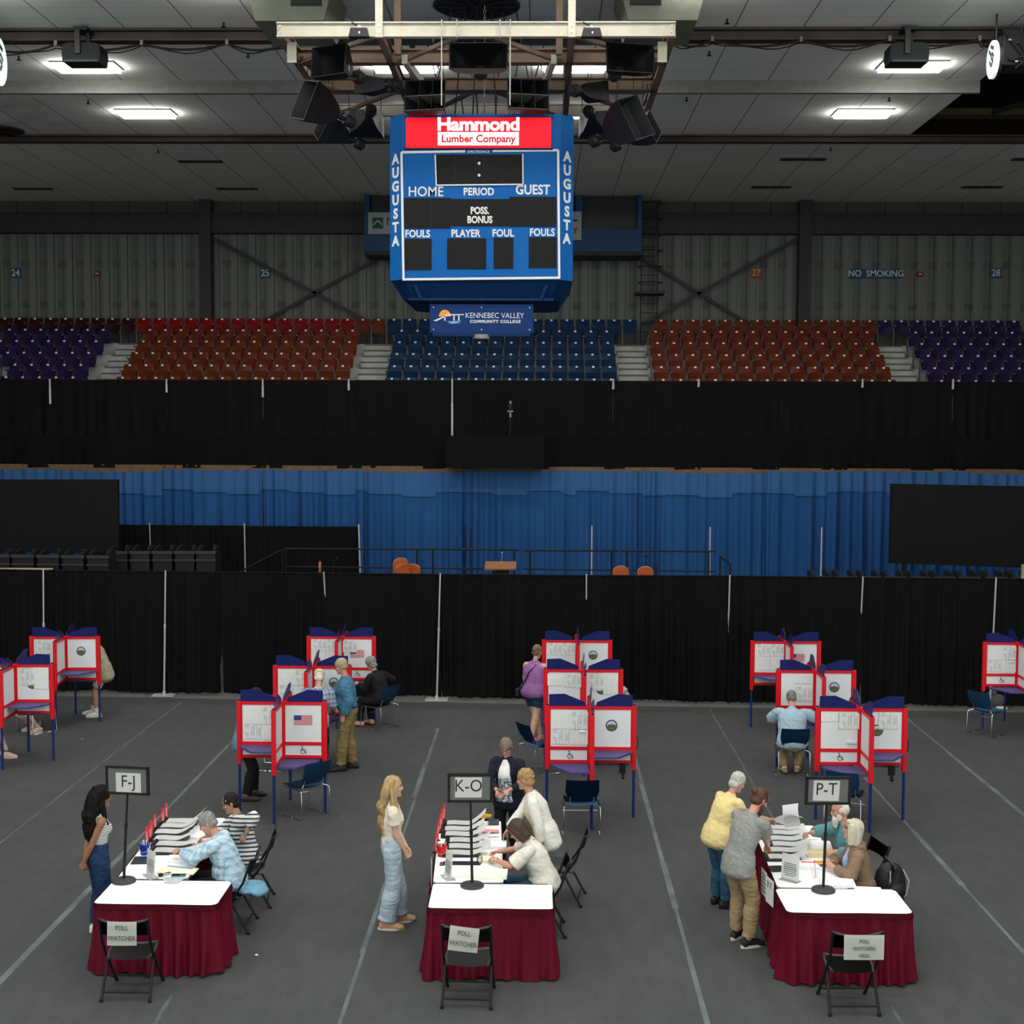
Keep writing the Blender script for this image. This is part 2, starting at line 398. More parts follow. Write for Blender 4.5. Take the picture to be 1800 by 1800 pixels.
# round ceiling fans
def vent(px, py, r, label, tone=None, z=CEIL):
    p = atz(px, py, z)
    t = thing('ceiling_fan_vent', label, 'ceiling vent', (p.x, p.y, z - 0.002), 0)
    MB().lathe([(r, -0.01), (r, -0.03), (r * 0.95, -0.05), (r * 0.90, -0.03), (r * 0.4, -0.03), (0.01, -0.03)], 40).build('ring', tone or SLOT, t, 'auto')
    m = MB()
    for k in range(10):
        a = k * math.pi / 5; m.bar((0.15 * math.cos(a), 0.15 * math.sin(a), -0.05), (r * 0.88 * math.cos(a), r * 0.88 * math.sin(a), -0.05), 0.08, 0.015)
    m.cyl((0, 0, -0.07), (0, 0, -0.03), r * 0.16, n=20)
    m.build('blades', BLACKP, t)
    return t
vent(838, 8, 0.74, 'big round black fan vent above the middle of the speaker truss')
vent(-4, 228, 0.62, 'round black fan vent in the stained ceiling at the far left edge')
vent(1793, 224, 0.80, 'round dark fan vent with a dull ring in the open roof bay', mat('dull_brown_ring', (0.12, 0.09, 0.045), 0.6), 13.2)
struct(MB().bar(atz(1590, 245, CEIL + 0.4), atz(1830, 172, CEIL + 0.4), 0.1, 0.1).build('trim_pipe', DARKST))
struct(MB().between((OX, 33.6, CEIL + 0.35), (24, 34.1, CEIL + 0.5)).build('trim_purlin', mat('dull_brown_purlin', (0.06, 0.045, 0.025), 0.8)))

# ---------------------------------------------------------------- upper seating deck
TERR = mat('pale_painted_concrete_steps', (0.44, 0.445, 0.42), 0.85, var=0.18, vs=2.5, bump=0.05)
RY0, RDY, RZ0, RDZ = 40.0, 0.72, 6.13, 0.395
m = MB()
for r in range(-1, 6): m.between((-24, RY0 + RDY * r - 0.30, RZ0 + RDZ * r - 1.2), (24, RY0 + RDY * (r + 1) - 0.30, RZ0 + RDZ * r))
m.between((-24, RY0 + RDY * 6 - 0.3, RZ0 + RDZ * 5 - 1.2), (24, WALLY, RZ0 + RDZ * 5))
struct(m.build('floor_terrace', TERR))
m = MB()
for x0, x1 in ((-13.42, -12.62), (-5.58, -4.7), (2.36, 3.24), (10.45, 11.3)):
    for r in range(-1, 5): m.between((x0, RY0 + RDY * (r + 1) - 0.30 - 0.32, RZ0 + RDZ * r), (x1, RY0 + RDY * (r + 1) - 0.30, RZ0 + RDZ * r + RDZ / 2))
struct(m.build('floor_aisle_steps', TERR))
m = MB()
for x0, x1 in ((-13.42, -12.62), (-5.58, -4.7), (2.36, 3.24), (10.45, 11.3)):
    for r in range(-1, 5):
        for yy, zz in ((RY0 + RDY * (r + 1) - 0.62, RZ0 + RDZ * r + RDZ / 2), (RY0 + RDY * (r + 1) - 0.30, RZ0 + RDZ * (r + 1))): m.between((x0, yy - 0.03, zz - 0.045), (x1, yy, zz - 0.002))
struct(m.build('trim_step_shade_strip', mat('grey_step_shade', (0.13, 0.13, 0.12), 0.8)))  # added strips: shade lines of the step edges put in as dark grey
struct(MB().between((-24, 38.35, 4.1), (24, 40.0, 4.42)).between((-24, 38.75, 0), (24, 39.2, 4.2)).build('wall_ledge', mat('tan_ledge_wall', (0.16, 0.095, 0.055), 0.8, var=0.2)))

# stadium seats ------------------------------------------------------
SEATC = {'purple': (0.040, 0.020, 0.105), 'maroon': (0.060, 0.008, 0.014), 'rust': (0.225, 0.040, 0.012), 'red': (0.36, 0.008, 0.006), 'blue': (0.003, 0.042, 0.135)}
for k, c in list(SEATC.items()): SEATC[k] = mat(k + '_seat_plastic', c, 0.4, var=0.15, vs=5)
PLATE = mat('white_number_plate', (0.8, 0.8, 0.76), 0.4)
def seat_meshes():
    b = MB()                                   # backrest, slightly dished, leaning back
    n = 8
    def f(u, v):
        x = (u - 0.5) * 0.43; z = 0.44 + v * 0.38
        y = 0.03 + 0.10 * v - 0.025 * (1 - (2 * u - 1) ** 2)
        if v > 0.85: x *= 1 - 0.06 * (v - 0.85) / 0.15
        return V((x, y, z))
    b.grid(f, n, 6)
    back = b.mesh('backrest', True, solid=0.035)
    s = MB()                                   # pan tipped up
    def g(u, v):
        x = (u - 0.5) * 0.41; z = 0.36 + v * 0.27; y = -0.05 - 0.05 * v + 0.02 * (1 - (2 * u - 1) ** 2)
        return V((x, y, z))
    s.grid(g, n, 5)
    pan = s.mesh('seat_pan', True, solid=0.05)
    p = MB().box((0, -0.001, 0.785), (0.07, 0.012, 0.05), (-0.25, 0, 0)).mesh('number_plate')
    st = MB()
    for sx in (-0.235,):
        st.between((sx - 0.02, 0.0, 0.0), (sx + 0.02, 0.07, 0.62)).between((sx - 0.025, -0.24, 0.60), (sx + 0.025, 0.1, 0.635)).between((sx - 0.02, -0.05, 0.3), (sx + 0.02, 0.05, 0.4))
    st.between((-0.2, 0.0, 0.36), (0.2, 0.05, 0.40))
    return back, pan, p, st.mesh('armrest_standard')
SB, SP, SN, SS = seat_meshes()
ARMM = mat('grey_seat_standard', (0.10, 0.10, 0.10), 0.5)
protos = {}
def seat(col, x, r, label, group, jit):
    loc = (x, RY0 + RDY * r, RZ0 + RDZ * r)
    if col not in protos:
        t = thing('stadium_seat', label, 'stadium seat', loc, 0, group)
        for nm, me, mm in (('backrest', SB, SEATC[col]), ('seat_pan', SP, SEATC[col]), ('number_plate', SN, PLATE), ('armrest_standard', SS, ARMM)):
            put(nm, me.copy() if nm in ('backrest', 'seat_pan') else me, mm, t)
        protos[col] = t
    else: t = dup(protos[col], loc, 0, label, group)
    return t
BL = [('purple', [-13.76 - 0.495 * k for k in (6, 5, 4, 3, 2, 1, 0)], 'far left block'), ('rust', [-12.29 + k * 6.38 / 13 for k in range(14)], 'block left of scoreboard'), ('blue', [-4.37 + k * 6.40 / 13 for k in range(14)], 'block under scoreboard'),
      ('rust', [3.55 + k * 6.55 / 13 for k in range(14)], 'block right of scoreboard'), ('purple', [11.6 + 0.495 * k for k in range(8)], 'far right block')]
for r in range(1, 5):
    for col, xs, bl in BL:
        for k, x in enumerate(xs):
            if bl == 'far left block' and x < -16.2 - 0.35 * (r - 1): continue
            if bl == 'far right block' and k > 6 + (r > 2): continue
            kk = len(xs) - 1 - k if bl == 'far left block' else k
            side = 'from right aisle' if bl == 'far left block' else 'from left aisle'
            seat(col, x, r, '%s stadium seat, %s row above curtain, %s %s, %s' % (col, ORD[r - 1], ORD[kk], side, bl), 'stadium seats in the upper stands', 0)
back = [('maroon', [9, 34.5, 61.5, 89, 115.5, 143, 171, 198, 225]), ('red', [253 + k * 27.54 for k in range(14)]), ('rust', [638, 665.5]), ('blue', [692.5 + k * 27.65 for k in range(16)]), ('rust', [1162 + k * 28.2 for k in range(14)]), ('purple', [1556 + k * 28.3 for k in range(9)])]
for bi, (col, pxs) in enumerate(back):
    for k, px in enumerate(pxs):
        x = aty(px, 575, RY0 + RDY * 5).x
        seat(col, x, 5, '%s stadium seat in top row against the wall, %s in %s run' % (col, ORD[k], {0: 'far left maroon', 1: 'bright red', 2: 'short rust', 3: 'blue', 4: 'long rust', 5: 'far right purple'}[bi]), 'stadium seats in the upper stands', 0)
m = MB()
mats = []
me_all = bmesh.new()
for col, xs, bl in BL:
    ci = list(SEATC).index(col)
    for x in xs:
        for src, slot in ((SB, ci), (SP, ci), (SN, 5)):
            nb = len(me_all.faces); tmp = src.copy(); tmp.transform(Matrix.Translation((x, RY0, RZ0))); me_all.from_mesh(tmp); bpy.data.meshes.remove(tmp)
            me_all.faces.ensure_lookup_table()
            for f in me_all.faces[nb:]: f.material_index = slot
me = bpy.data.meshes.new('front_row_seats'); me_all.to_mesh(me); me_all.free()
o = put('front_row_seats', me, [SEATC[k] for k in SEATC] + [PLATE])
tag(o, 'front row of stadium seats, only the tops showing over the black curtain', 'stadium seats', None, 'stuff')
# ================================================================== drapes
def fabric(name, col, dark):
    def f(nt, vec, s):
        k = mixc(nt, noise_f(nt, vec, 1.5, 0.3, 0.7, (1, 1, 0.25)), col, dark)
        return mixc(nt, mth(nt, 'MULTIPLY', noise_f(nt, vec, 90, 0.35, 0.65, None, 2), 0.25), k, tuple(c * 1.6 for c in col))
    return expr_mat(name, f, 0.95, 0.06)
BLKF = fabric('black_drape_cloth', (0.0068, 0.0070, 0.0074), (0.0046, 0.0048, 0.0052))
BLKF2 = fabric('black_upper_drape_cloth', (0.0082, 0.0080, 0.0080), (0.0062, 0.0062, 0.0064))
BLUF = fabric('blue_drape_cloth', (0.024, 0.088, 0.245), (0.017, 0.068, 0.195))
BLUF2 = fabric('blue_drape_cloth_doubled', (0.042, 0.118, 0.285), (0.035, 0.10, 0.25))
def drape(name, a, b, z0, z1, m, label, group, amp=0.06, per=0.16, sag=0.0, hem=0.02, seed=0, top_tight=0.35, cat='curtain', res=0.025, band=None):
    """pleated cloth hung from a (x, y) to b (x, y) between heights z0 and z1"""
    a, b = V((a[0], a[1], 0)), V((b[0], b[1], 0)); L = (b - a).length; d = (b - a) / L; n = V((-d.y, d.x, 0))
    rnd = random.Random(seed); ph = [rnd.uniform(0, 6.28) for _ in range(5)]
    def fold(u):
        s = u * L
        w = s + 0.12 * math.sin(s * 1.7 + ph[0]) + 0.05 * math.sin(s * 4.1 + ph[1])
        env = 0.45 + 0.55 * (0.5 + 0.5 * math.sin(s * 1.25 + ph[3])) ** 1.3
        c = math.sin(2 * math.pi * w / per + ph[2]); c2 = math.sin(2 * math.pi * w / per * 0.47 + ph[4])
        return env * (0.75 * math.copysign(abs(c) ** 0.7, c) + 0.5 * c2)
    def f(u, v):
        k = (top_tight + (1 - top_tight) * min(1.0, (1 - v) * 2.2))
        zz0 = z0 + hem * (math.sin(u * L * 2.3 + ph[1]) + 0.6 * math.sin(u * L * 6.1 + ph[0])) * 0.5
        z = zz0 + (z1 - zz0) * v - sag * 4 * u * (1 - u) * v
        off = fold(u) * amp * k + (1 - v) ** 2 * 0.05 * math.sin(u * L * 3 + ph[2])
        return a + d * (u * L + 0.02 * math.sin(v * 3 + ph[0] + u * L * 5) * (1 - v)) + n * off + V((0, 0, z))
    mb = MB(); mb.grid(f, max(8, int(L / res)), 14)
    o = put(name, mb.mesh(name, True), m, None)
    tag(o, label, cat, group)
    if band:                                    # doubled strip of cloth turned over the top rail
        mb = MB(); z2 = z1 - band
        def g(u, v):
            p = f(u, 1 - (1 - v) * band / (z1 - z0) * (1 + 0.10 * (math.floor(u * 3 + ph[0]) % 3 - 1)))
            return p - n * (0.018 + 0.02 * (1 - v))
        mb.grid(g, max(8, int(L / res)), 5); put('turned_over_top', mb.mesh('turned_over_top', True), BLUF2, o)
    return o
POLEM = mat('silver_drape_pole', (0.52, 0.53, 0.51), 0.45, 0.35)
def pole(foot, top, label, group, base=True, r=0.021, m=None):
    t = thing('drape_pole', label, 'drape pole', (foot.x, foot.y, foot.z), 0, group)
    d = V(top) - V(foot); h = d.z
    MB().cyl((0, 0, 0), d * 0.56, r).build('lower_tube', m or POLEM, t, 'auto')
    MB().cyl(d * 0.55, d, r * 0.8).cyl(d * 0.54, d * 0.57, r * 1.25).build('upper_tube', m or POLEM, t, 'auto')
    if base: MB().between((-0.23, -0.2, 0), (0.23, 0.2, 0.012)).cyl((0, 0, 0), (0, 0, 0.08), 0.035).build('base_plate', POLEM, t, bevel=0.003)
    return t
# front line: one drape per bay between two poles
fpx = [(-130, 1000), (80, 1003), (294, 1005), (571, 1008), (775, 1010), (1031, 1012), (1282, 1013), (1515, 1016), (1748, 1018), (1960, 1020)]
pos = []
for px, py in fpx:
    q = atz(px, py, 2.44)                        # slide the sight line onto the drape line
    lo, hi = 20.0, 40.0
    for _ in range(40):
        mid = (lo + hi) / 2; q = aty(px, py, mid)
        if mid > dline(q.x).y: hi = mid
        else: lo = mid
    pos.append(q)
names = ['at the far left edge', 'behind the left booths', 'left of the gap behind the F-J booths', 'behind the second column of booths', 'between the F-J and K-O booths', 'behind the K-O booths', 'behind the rear P-T booth', 'right of the P-T booths', 'behind the far right booth']
for i in range(9):
    a, b = pos[i], pos[i + 1]
    gap = 0.0
    za, zb = a.z, b.z
    if i == 2:                                   # this bay hangs as two panels with a narrow slit between them
        mid = a.lerp(b, 0.335)
        drape('black_drape', a, mid - dd * 0.02, 0.03, (za + zb) / 2, BLKF, 'black pleated floor drape just left of the narrow slit', 'front floor drapes', seed=50)
        drape('black_drape', mid + dd * 0.03, b, 0.03, (za + zb) / 2, BLKF, 'black pleated floor drape just right of the narrow slit', 'front floor drapes', seed=51)
    else: drape('black_drape', a, b, 0.03, (za + zb) / 2, BLKF, 'black pleated floor drape ' + names[i], 'front floor drapes', seed=i)
    tag(MB().cyl(a + V((0, 0, 0.0)), b + V((0, 0, 0.0)), 0.018).build('drape_rail', BLKF2), 'dark top rail of the floor drape ' + names[i], 'drape rail', 'front drape rails')
pn = ['at the left end, behind the far left booths', 'with a pale base plate, right of the far left booths', 'showing only its top, above the second column of booths', 'with a base plate, left of the woman in purple', 'with only its top showing, above the rear K-O booth', 'standing left of the rear P-T booth', 'slanting down behind the P-T booths', 'behind the far right booth']
vis = [0.0, 0.0, 0.85, 0.0, 0.9, 0.7, 0.6, 0.0]
for i in range(8):
    q = pos[i + 1]; off = dn * (-0.115)
    d0 = V((q.x + random.uniform(-0.05, 0.02) - 0.03, q.y, 0.0)) + off
    if vis[i] > 0.5: off2 = dn * (0.55 if vis[i] > 0.8 else 0.25); d0 = V((q.x, q.y, 0)) + off2
    pole(d0, q + off + V((0, 0, 0.04)), 'silver drape pole ' + pn[i], 'front drape poles', base=vis[i] < 0.5)

# upper black curtain on the balcony
UY = 38.5
upx = [-60, 88, 293, 462, 613, 795, 1078, 1228, 1375, 1516, 1675, 1860]
un = ['under the purple seats at the left edge', 'under the left aisle', 'under the first half of the left rust seats', 'under the middle of the left rust seats', 'under the aisle left of the blue seats', 'under the blue seats', 'under the aisle right of the blue seats', 'under the left part of the right rust seats', 'under the middle of the right rust seats', 'under the right aisle', 'under the purple seats at the right edge']
for i in range(11):
    a, b = aty(upx[i], 668, UY), aty(upx[i + 1], 668, UY)
    z1 = aty((upx[i] + upx[i + 1]) / 2, 667.3 + 0.0022 * upx[i], UY).z
    z0 = aty((upx[i] + upx[i + 1]) / 2, 818 + 0.003 * upx[i], UY).z
    drape('black_drape', a, b, z0, z1, BLKF2, 'black balcony curtain ' + un[i], 'balcony curtains', amp=0.045, per=0.36, seed=100 + i, hem=0.015, sag=0.0, res=0.04)
    drape('low_black_drape', a + V((0, -0.12, 0)), b + V((0, -0.12, 0)), z0 - 0.05, z0 + 0.86, BLKF, 'lower band of black cloth ' + un[i], 'balcony lower cloths', amp=0.02, per=0.3, seed=200 + i, hem=0.012, res=0.05)
for i, L in ((1, 42), (2, 22), (3, 30), (4, 18), (5, 98), (6, 16), (7, 12), (9, 13), (10, 16)):
    q = aty(upx[i], 668, UY - 0.06)
    pole(V((q.x, UY - 0.08, q.z - L / 62.0)), q + V((0, -0.03, 0.03)), 'pale pole top on the balcony curtain ' + ['', 'at the left under the purple seats', 'at the left end of the rust seats', 'at mid left rust seats', 'by the aisle left of the blue seats', 'long, left of the camera tripod', 'by the aisle right of the blue seats', 'first under the right rust seats', '', 'at the end of the right rust seats', 'under the far right purple seats'][i], 'balcony curtain poles', False, 0.035)
# blue curtains hung from the ledge
BY = 38.25
bp = np.linspace(-70, 1880, 12)
for i in range(11):
    a, b = aty(float(bp[i]), 830, BY), aty(float(bp[i + 1]), 830, BY)
    z1 = aty((bp[i] + bp[i + 1]) / 2, 824.5 + 0.0028 * float(bp[i]) + (3 if i % 3 == 1 else 0), BY).z
    drape('blue_curtain', a, b, 0.05, z1, BLUF, 'royal blue pleated curtain below the ledge, %s from the left' % ORD[i], 'blue curtains', amp=0.13, per=0.34, seed=300 + i, hem=0.02, sag=0.02, top_tight=0.5, res=0.03, band=0.62)
# low black drape behind the stage at left
SY = 35.0
spx = [(150, 922), (262, 922.5), (429, 924), (632, 926)]
for i in range(3):
    a, b = aty(*spx[i], SY), aty(*spx[i + 1], SY)
    drape('black_drape', a, b, 0.02, (a.z + b.z) / 2, BLKF, 'black drape behind the stage in front of the blue curtain, ' + ['by the dark screen', 'in the middle', 'ending at the white pole'][i], 'drapes behind the stage', seed=400 + i, amp=0.05)
pole(V((aty(632, 926, SY - .1).x + 0.06, SY - 0.1, 0)), aty(630.5, 922, SY - 0.1), 'white pole at the right end of the low drape behind the stage', 'poles behind the stage', False, 0.028)
pole(V((aty(429, 924, SY - .1).x, SY + 0.1, 0)), aty(429.5, 920, SY - 0.12), 'grey pole in the middle of the low drape behind the stage', 'poles behind the stage', False, 0.024)
pole(V((aty(262, 924, SY - .1).x, SY + 0.1, 0)), aty(263, 919, SY - 0.12), 'small pole tip by the left dark screen', 'poles behind the stage', False, 0.02)
for px, y0, y1, lb in ((1040.5, 924, 1015, 'above the right pair of orange chairs'), (1248.5, 926, 1016, 'at the right end of the stage rail'), (1444.5, 927, 1010, 'left of the right dark screen')):
    q = aty(px, y0, 35.0); pole(V((q.x, 35.0, 0)), q, 'tall white upright before the blue curtain ' + lb, 'white uprights before the blue curtain', True, 0.024)
for px, y0, lb in ((818, 925, 'left of the lectern'), (827, 930, 'right beside the other one left of the lectern')):
    q = aty(px, y0, 35.0); pole(V((q.x, 35.0, 0)), q, 'thin black upright before the blue curtain ' + lb, 'black uprights before the blue curtain', False, 0.016, BLACK)

# ================================================================== stage
SZ = 1.55
deck = mat('black_stage_deck', (0.015, 0.015, 0.016), 0.7)
sx0, sx1 = aty(430, 1000, 31).x, aty(1260, 1000, 31).x
t = thing('stage_platform', 'black stage platform hidden behind the floor drapes', 'stage', (0, 0, 0))
MB().between((sx0, 28.9, SZ - 0.12), (sx1, 32.6, SZ)).build('deck', deck, t)
for x in np.linspace(sx0 + 0.1, sx1 - 0.1, 6):
    for y in (29.1, 32.4): MB().between((x - 0.03, y - 0.03, 0), (x + 0.03, y + 0.03, SZ - 0.12)).build('leg', BLACK, t)
def rail(px0, px1, py, label, posts, Y=32.5, low=996):
    a, b = aty(px0, py, Y), aty(px1, py + 0.004 * (px1 - px0), Y)
    t = thing('stage_railing', label, 'railing', (a.x, Y, SZ), 0, 'stage railings')
    L = b.x - a.x; h = a.z - SZ; hb = b.z - SZ
    MB().cyl((0, 0, h), (L, 0, hb), 0.022).build('top_rail', BLACK, t, 'auto')
    hl = aty(px0, low, Y).z - SZ
    MB().cyl((0, 0, hl), (L, 0, hl - 0.02), 0.018).build('lower_rail', BLACK, t, 'auto')
    for p in posts:
        x = aty(p, py, Y).x - a.x
        MB().cyl((x, 0, 0), (x, 0, h + (hb - h) * x / L), 0.022).build('post', BLACK, t, 'auto')
    return t
rail(500, 913, 964.5, 'black stage railing left of and behind the lectern', (502, 733, 761, 904), low=996)
rail(920, 1088, 967.5, 'black stage railing between the lectern and the orange chair', (932, 1075), low=1000)
rail(1092, 1258, 968.5, 'black stage railing behind the right pair of orange chairs', (1102, 1246), low=1002)
def stair_rail(p0, p1, Y, label):
    a, b = aty(*p0, Y), aty(*p1, Y)
    t = thing('stair_railing', label, 'railing', (a.x, Y, 0), 0)
    MB().cyl((0, 0, a.z), (b.x - a.x, 0, b.z), 0.022).build('top_rail', BLACK, t, 'auto')
    for q in (a, b): MB().cyl((q.x - a.x, 0, 0), (q.x - a.x, 0, q.z), 0.02).build('post', BLACK, t, 'auto')
stair_rail((496, 966), (424, 1004), 32.3, 'sloping black handrail at the left stage steps')
stair_rail((1266, 978), (1284, 992), 32.3, 'short sloping black handrail at the right stage steps')
# lectern
q = aty(880, 1000, 29.6)
t = thing('lectern', 'wooden-topped black lectern with a thin microphone on the stage', 'lectern', (q.x, 29.6, SZ))
zt = aty(880, 993, 29.6).z - SZ
MB().box((0, 0, zt - 0.02), (0.68, 0.5, 0.045), (0.22, 0, 0)).build('top', mat('brown_wood', (0.26, 0.115, 0.06), 0.45, var=0.3, vs=8, stretch=(1, 12, 1)), t, bevel=0.008)
MB().between((-0.18, -0.12, 0.02), (0.18, 0.15, zt - 0.04)).build('column', BLACKP, t, bevel=0.01)
MB().between((-0.26, -0.22, 0), (0.26, 0.22, 0.03)).build('foot', BLACKP, t, bevel=0.008)
MB().tube([(0.02, 0.1, zt), (0.02, 0.1, zt + 0.1), (0.03, 0.04, zt + 0.22), (0.03, -0.03, zt + 0.27)], 0.008).sph((0.03, -0.04, zt + 0.27), 0.02, 6).build('microphone', ALU, t, 'auto')
# rust-orange banquet chairs whose backs show above the drape
ORNG = mat('rust_orange_vinyl', (0.42, 0.085, 0.025), 0.5, var=0.12, vs=9)
GOLD = mat('brassy_chair_frame', (0.35, 0.22, 0.10), 0.4, 0.7)
def banquet(px, py, rz, label, Y=30.3, lower=0.0):
    q = aty(px, py, Y); h = q.z - SZ
    t = thing('banquet_chair', label, 'chair', (q.x, Y, SZ), rz, 'orange chairs on the stage')
    m = MB(); n = 14
    prof = []
    for j in range(n + 1):
        a = math.pi * j / n; prof.append((0.168 * math.cos(a) * (1.0), h - 0.15 + 0.15 * math.sin(a) ** 0.8))
    prof = [(0.155, 0.5)] + prof + [(-0.155, 0.5)]
    m.prism(prof, 'y', 0.16, 0.21); m.build('backrest', ORNG, t, 'auto', 0.008)
    MB().tube([(x * 1.04, 0.185, z * 1.0 + 0.008) for x, z in prof], 0.012).build('back_frame', GOLD, t, 'auto')
    MB().box((0, -0.03, 0.45), (0.42, 0.42, 0.07)).build('seat', ORNG, t, bevel=0.02)
    for sx in (-0.19, 0.19):
        for sy in (-0.21, 0.17): MB().cyl((sx, sy, 0), (sx * 0.96, sy * 0.95, 0.45), 0.012).build('leg', GOLD, t)
banquet(701, 980.5, R_(200), 'orange banquet chair backs to the blue curtain, tallest one at the left of the stage')
banquet(716, 994, R_(40), 'orange banquet chair, lower one squeezed between two at the left of the stage', 29.4)
banquet(729, 990.5, R_(170), 'orange banquet chair at the right of the left stage group', 30.6)
banquet(1090.5, 994, R_(180), 'orange banquet chair, left one of the pair right of the lectern', 30.3)
banquet(1133.5, 995, R_(180), 'orange banquet chair, right one of the pair beside the microphone stand', 30.3)
banquet(577, 987, R_(100), 'orange banquet chair seen edge-on above the second pole', 30.0)
def mic_stand(px, py, px2, py2, Y, label):
    a, b = aty(px, py, Y), aty(px2, py2, Y)
    t = thing('microphone_stand', label, 'microphone stand', (b.x, Y, SZ))
    h = b.z - SZ
    MB().cyl((0, 0, 0), (0, 0, h + 0.12), 0.012).build('upright', BLACK, t)
    for k in range(3): MB().cyl((0, 0, 0.12), (0.25 * math.cos(k * 2.1), 0.25 * math.sin(k * 2.1), 0.0), 0.01).build('leg', BLACK, t)
    MB().cyl((0, 0, h + 0.05), (a.x - b.x, 0, a.z - SZ), 0.009).build('boom', BLACK, t)
    MB().cyl((a.x - b.x, 0, a.z - SZ), (a.x - b.x - 0.05, 0, a.z - SZ + 0.05), 0.016, 0.022).build('microphone', BLACKP, t)
mic_stand(1137, 979, 1154, 1004, 30.6, 'black boom microphone stand right of the orange chairs')
mic_stand(594, 983, 586, 992, 30.9, 'black boom microphone stand by the edge-on orange chair')
# big dark video screens
LEDM = mat('dark_led_screen', (0.0085, 0.0083, 0.008), 0.7, spec=0.1)
def screen(p, label, Y):
    P = [aty(x, y, Y) for x, y in p]
    t = thing('video_screen', label, 'video screen', (P[0].x, Y, 0))
    o = P[0].x
    mb = MB(); mb.rings([[V((q.x - o, dy, q.z)) for q in P] for dy in (0.0, 0.12)]); mb.build('display', LEDM, t)
    mb = MB()
    for k in range(1, 4):
        a = P[0].lerp(P[1], k / 4); b = P[3].lerp(P[2], k / 4); mb.bar((a.x - o, -0.001, a.z), (b.x - o, -0.001, b.z), 0.004, 0.002, (0, 1, 0))
    mb.build('module_joints', BLACK, t)
    for q in (P[3].lerp(P[2], 0.1), P[3].lerp(P[2], 0.9)):
        MB().between((q.x - o - 0.05, 0.1, 0), (q.x - o + 0.05, 0.2, q.z)).build('support', BLACK, t)
screen([(-40, 843), (207, 843), (208, 974), (-40, 970)], 'big switched-off video screen at the left above the black cases', 33.0)
screen([(1567, 850.5), (1850, 856), (1850, 1000), (1564, 990)], 'big switched-off video screen at the right before the blue curtain', 33.0)
# black equipment carts
CASE = mat('black_road_case', (0.011, 0.011, 0.012), 0.45)
CASE2 = mat('dark_grey_case_edge', (0.034, 0.034, 0.035), 0.4)
def cart(px, py, Y, wd, label, grp):
    q = aty(px, py, Y)
    t = thing('equipment_cart', label, 'equipment cart', (q.x, Y, 0), 0, grp)
    h = q.z
    MB().between((-wd / 2, -0.25, 0.15), (wd / 2, 0.35, h - 0.16)).build('body', CASE, t, bevel=0.01)
    m = MB().between((-wd / 2 - 0.02, -0.28, h - 0.17), (wd / 2 + 0.02, -0.2, h - 0.10)).between((-wd / 2 - 0.02, -0.28, h - 0.34), (wd / 2 + 0.02, -0.26, h - 0.29))
    m.build('edge_rail', CASE2, t, bevel=0.004)
    m = MB()
    for s in (-1, 1): m.bar((s * wd * 0.42, -0.22, h - 0.1), (s * wd * 0.33, 0.05, h), 0.05, 0.05).between((s * wd * 0.40 - 0.04, -0.05, h - 0.13), (s * wd * 0.40 + 0.04, 0.3, h - 0.02))
    m.build('bracket', CASE, t)
    for sx in (-1, 1):
        for sy in (-0.2, 0.28): MB().cyl((sx * wd * 0.4 - 0.02, sy, 0.07), (sx * wd * 0.4 + 0.02, sy, 0.07), 0.07).build('wheel', BLACKP, t)
for i, px in enumerate((5, 47, 91, 134, 178)): cart(px, 965 + 0.01 * px, 30.5, 0.47, 'black equipment cart in the row under the left screen, %s from the left' % ORD[i], 'carts under the left screen')
for i, px in enumerate((212, 251, 290, 329, 366)): cart(px, 960 - 0.002 * px, 31.4, 0.44, 'black equipment cart in the group right of the left screen, %s from the left' % ORD[i], 'carts right of the left screen')
for i, px in enumerate((1440, 1483, 1526, 1569, 1612, 1655, 1698, 1745, 1789)): cart(px, 1003 + 0.003 * (px - 1440), 30.0, 0.42, 'low black equipment cart behind the drapes under the right screen, %s from the left' % ORD[i], 'carts under the right screen')
q = aty(43, 1000, 29.0)
tag(MB().between((q.x - 0.75, 28.8, q.z - 0.03), (q.x + 0.55, 29.2, q.z)).build('wooden_board', mat('pale_board', (0.42, 0.33, 0.2), 0.6, var=0.2), None), 'pale wooden board on top of the drape line at the far left', 'board')
q = aty(1798, 1010, 29.0)
tag(MB().between((q.x - 0.04, 28.9, q.z - 0.3), (q.x + 0.3, 29.0, q.z + 0.22)).build('wooden_board', MATS['pale_board']), 'pale wooden panel edge at the far right above the drapes', 'board')

# video camera on a tripod on the balcony
q = aty(897, 766, 37.9)
t = thing('camera_tripod', 'small video camera on a black tripod before the balcony curtain', 'camera tripod', (q.x, 37.9, q.z))
for k in range(3): MB().cyl((0, 0, 0.55), (0.22 * math.cos(k * 2.094 + 0.5), 0.22 * math.sin(k * 2.094 + 0.5), 0), 0.015).build('leg', BLACK, t)
MB().cyl((0, 0, 0.5), (0, 0, 0.66), 0.03).box((0, 0, 0.68), (0.16, 0.1, 0.05)).build('head', mat('grey_plate', (0.3, 0.3, 0.3), 0.4), t)
MB().box((0, 0, 0.78), (0.12, 0.25, 0.14)).cyl((0, -0.13, 0.79), (0, -0.2, 0.79), 0.045).build('camera_body', BLACKP, t, bevel=0.008)
MB().box((0, 0, 0.92), (0.05, 0.1, 0.08)).build('camera_light', mat('grey_plate', (0.3, 0.3, 0.3)), t)
struct(MB().between((aty(783, 766, 37.5).x, 37.5, q.z - 0.88), (aty(957, 766, 37.5).x, 38.30, q.z - 0.005)).build('floor_camera_shelf', BLKF2))

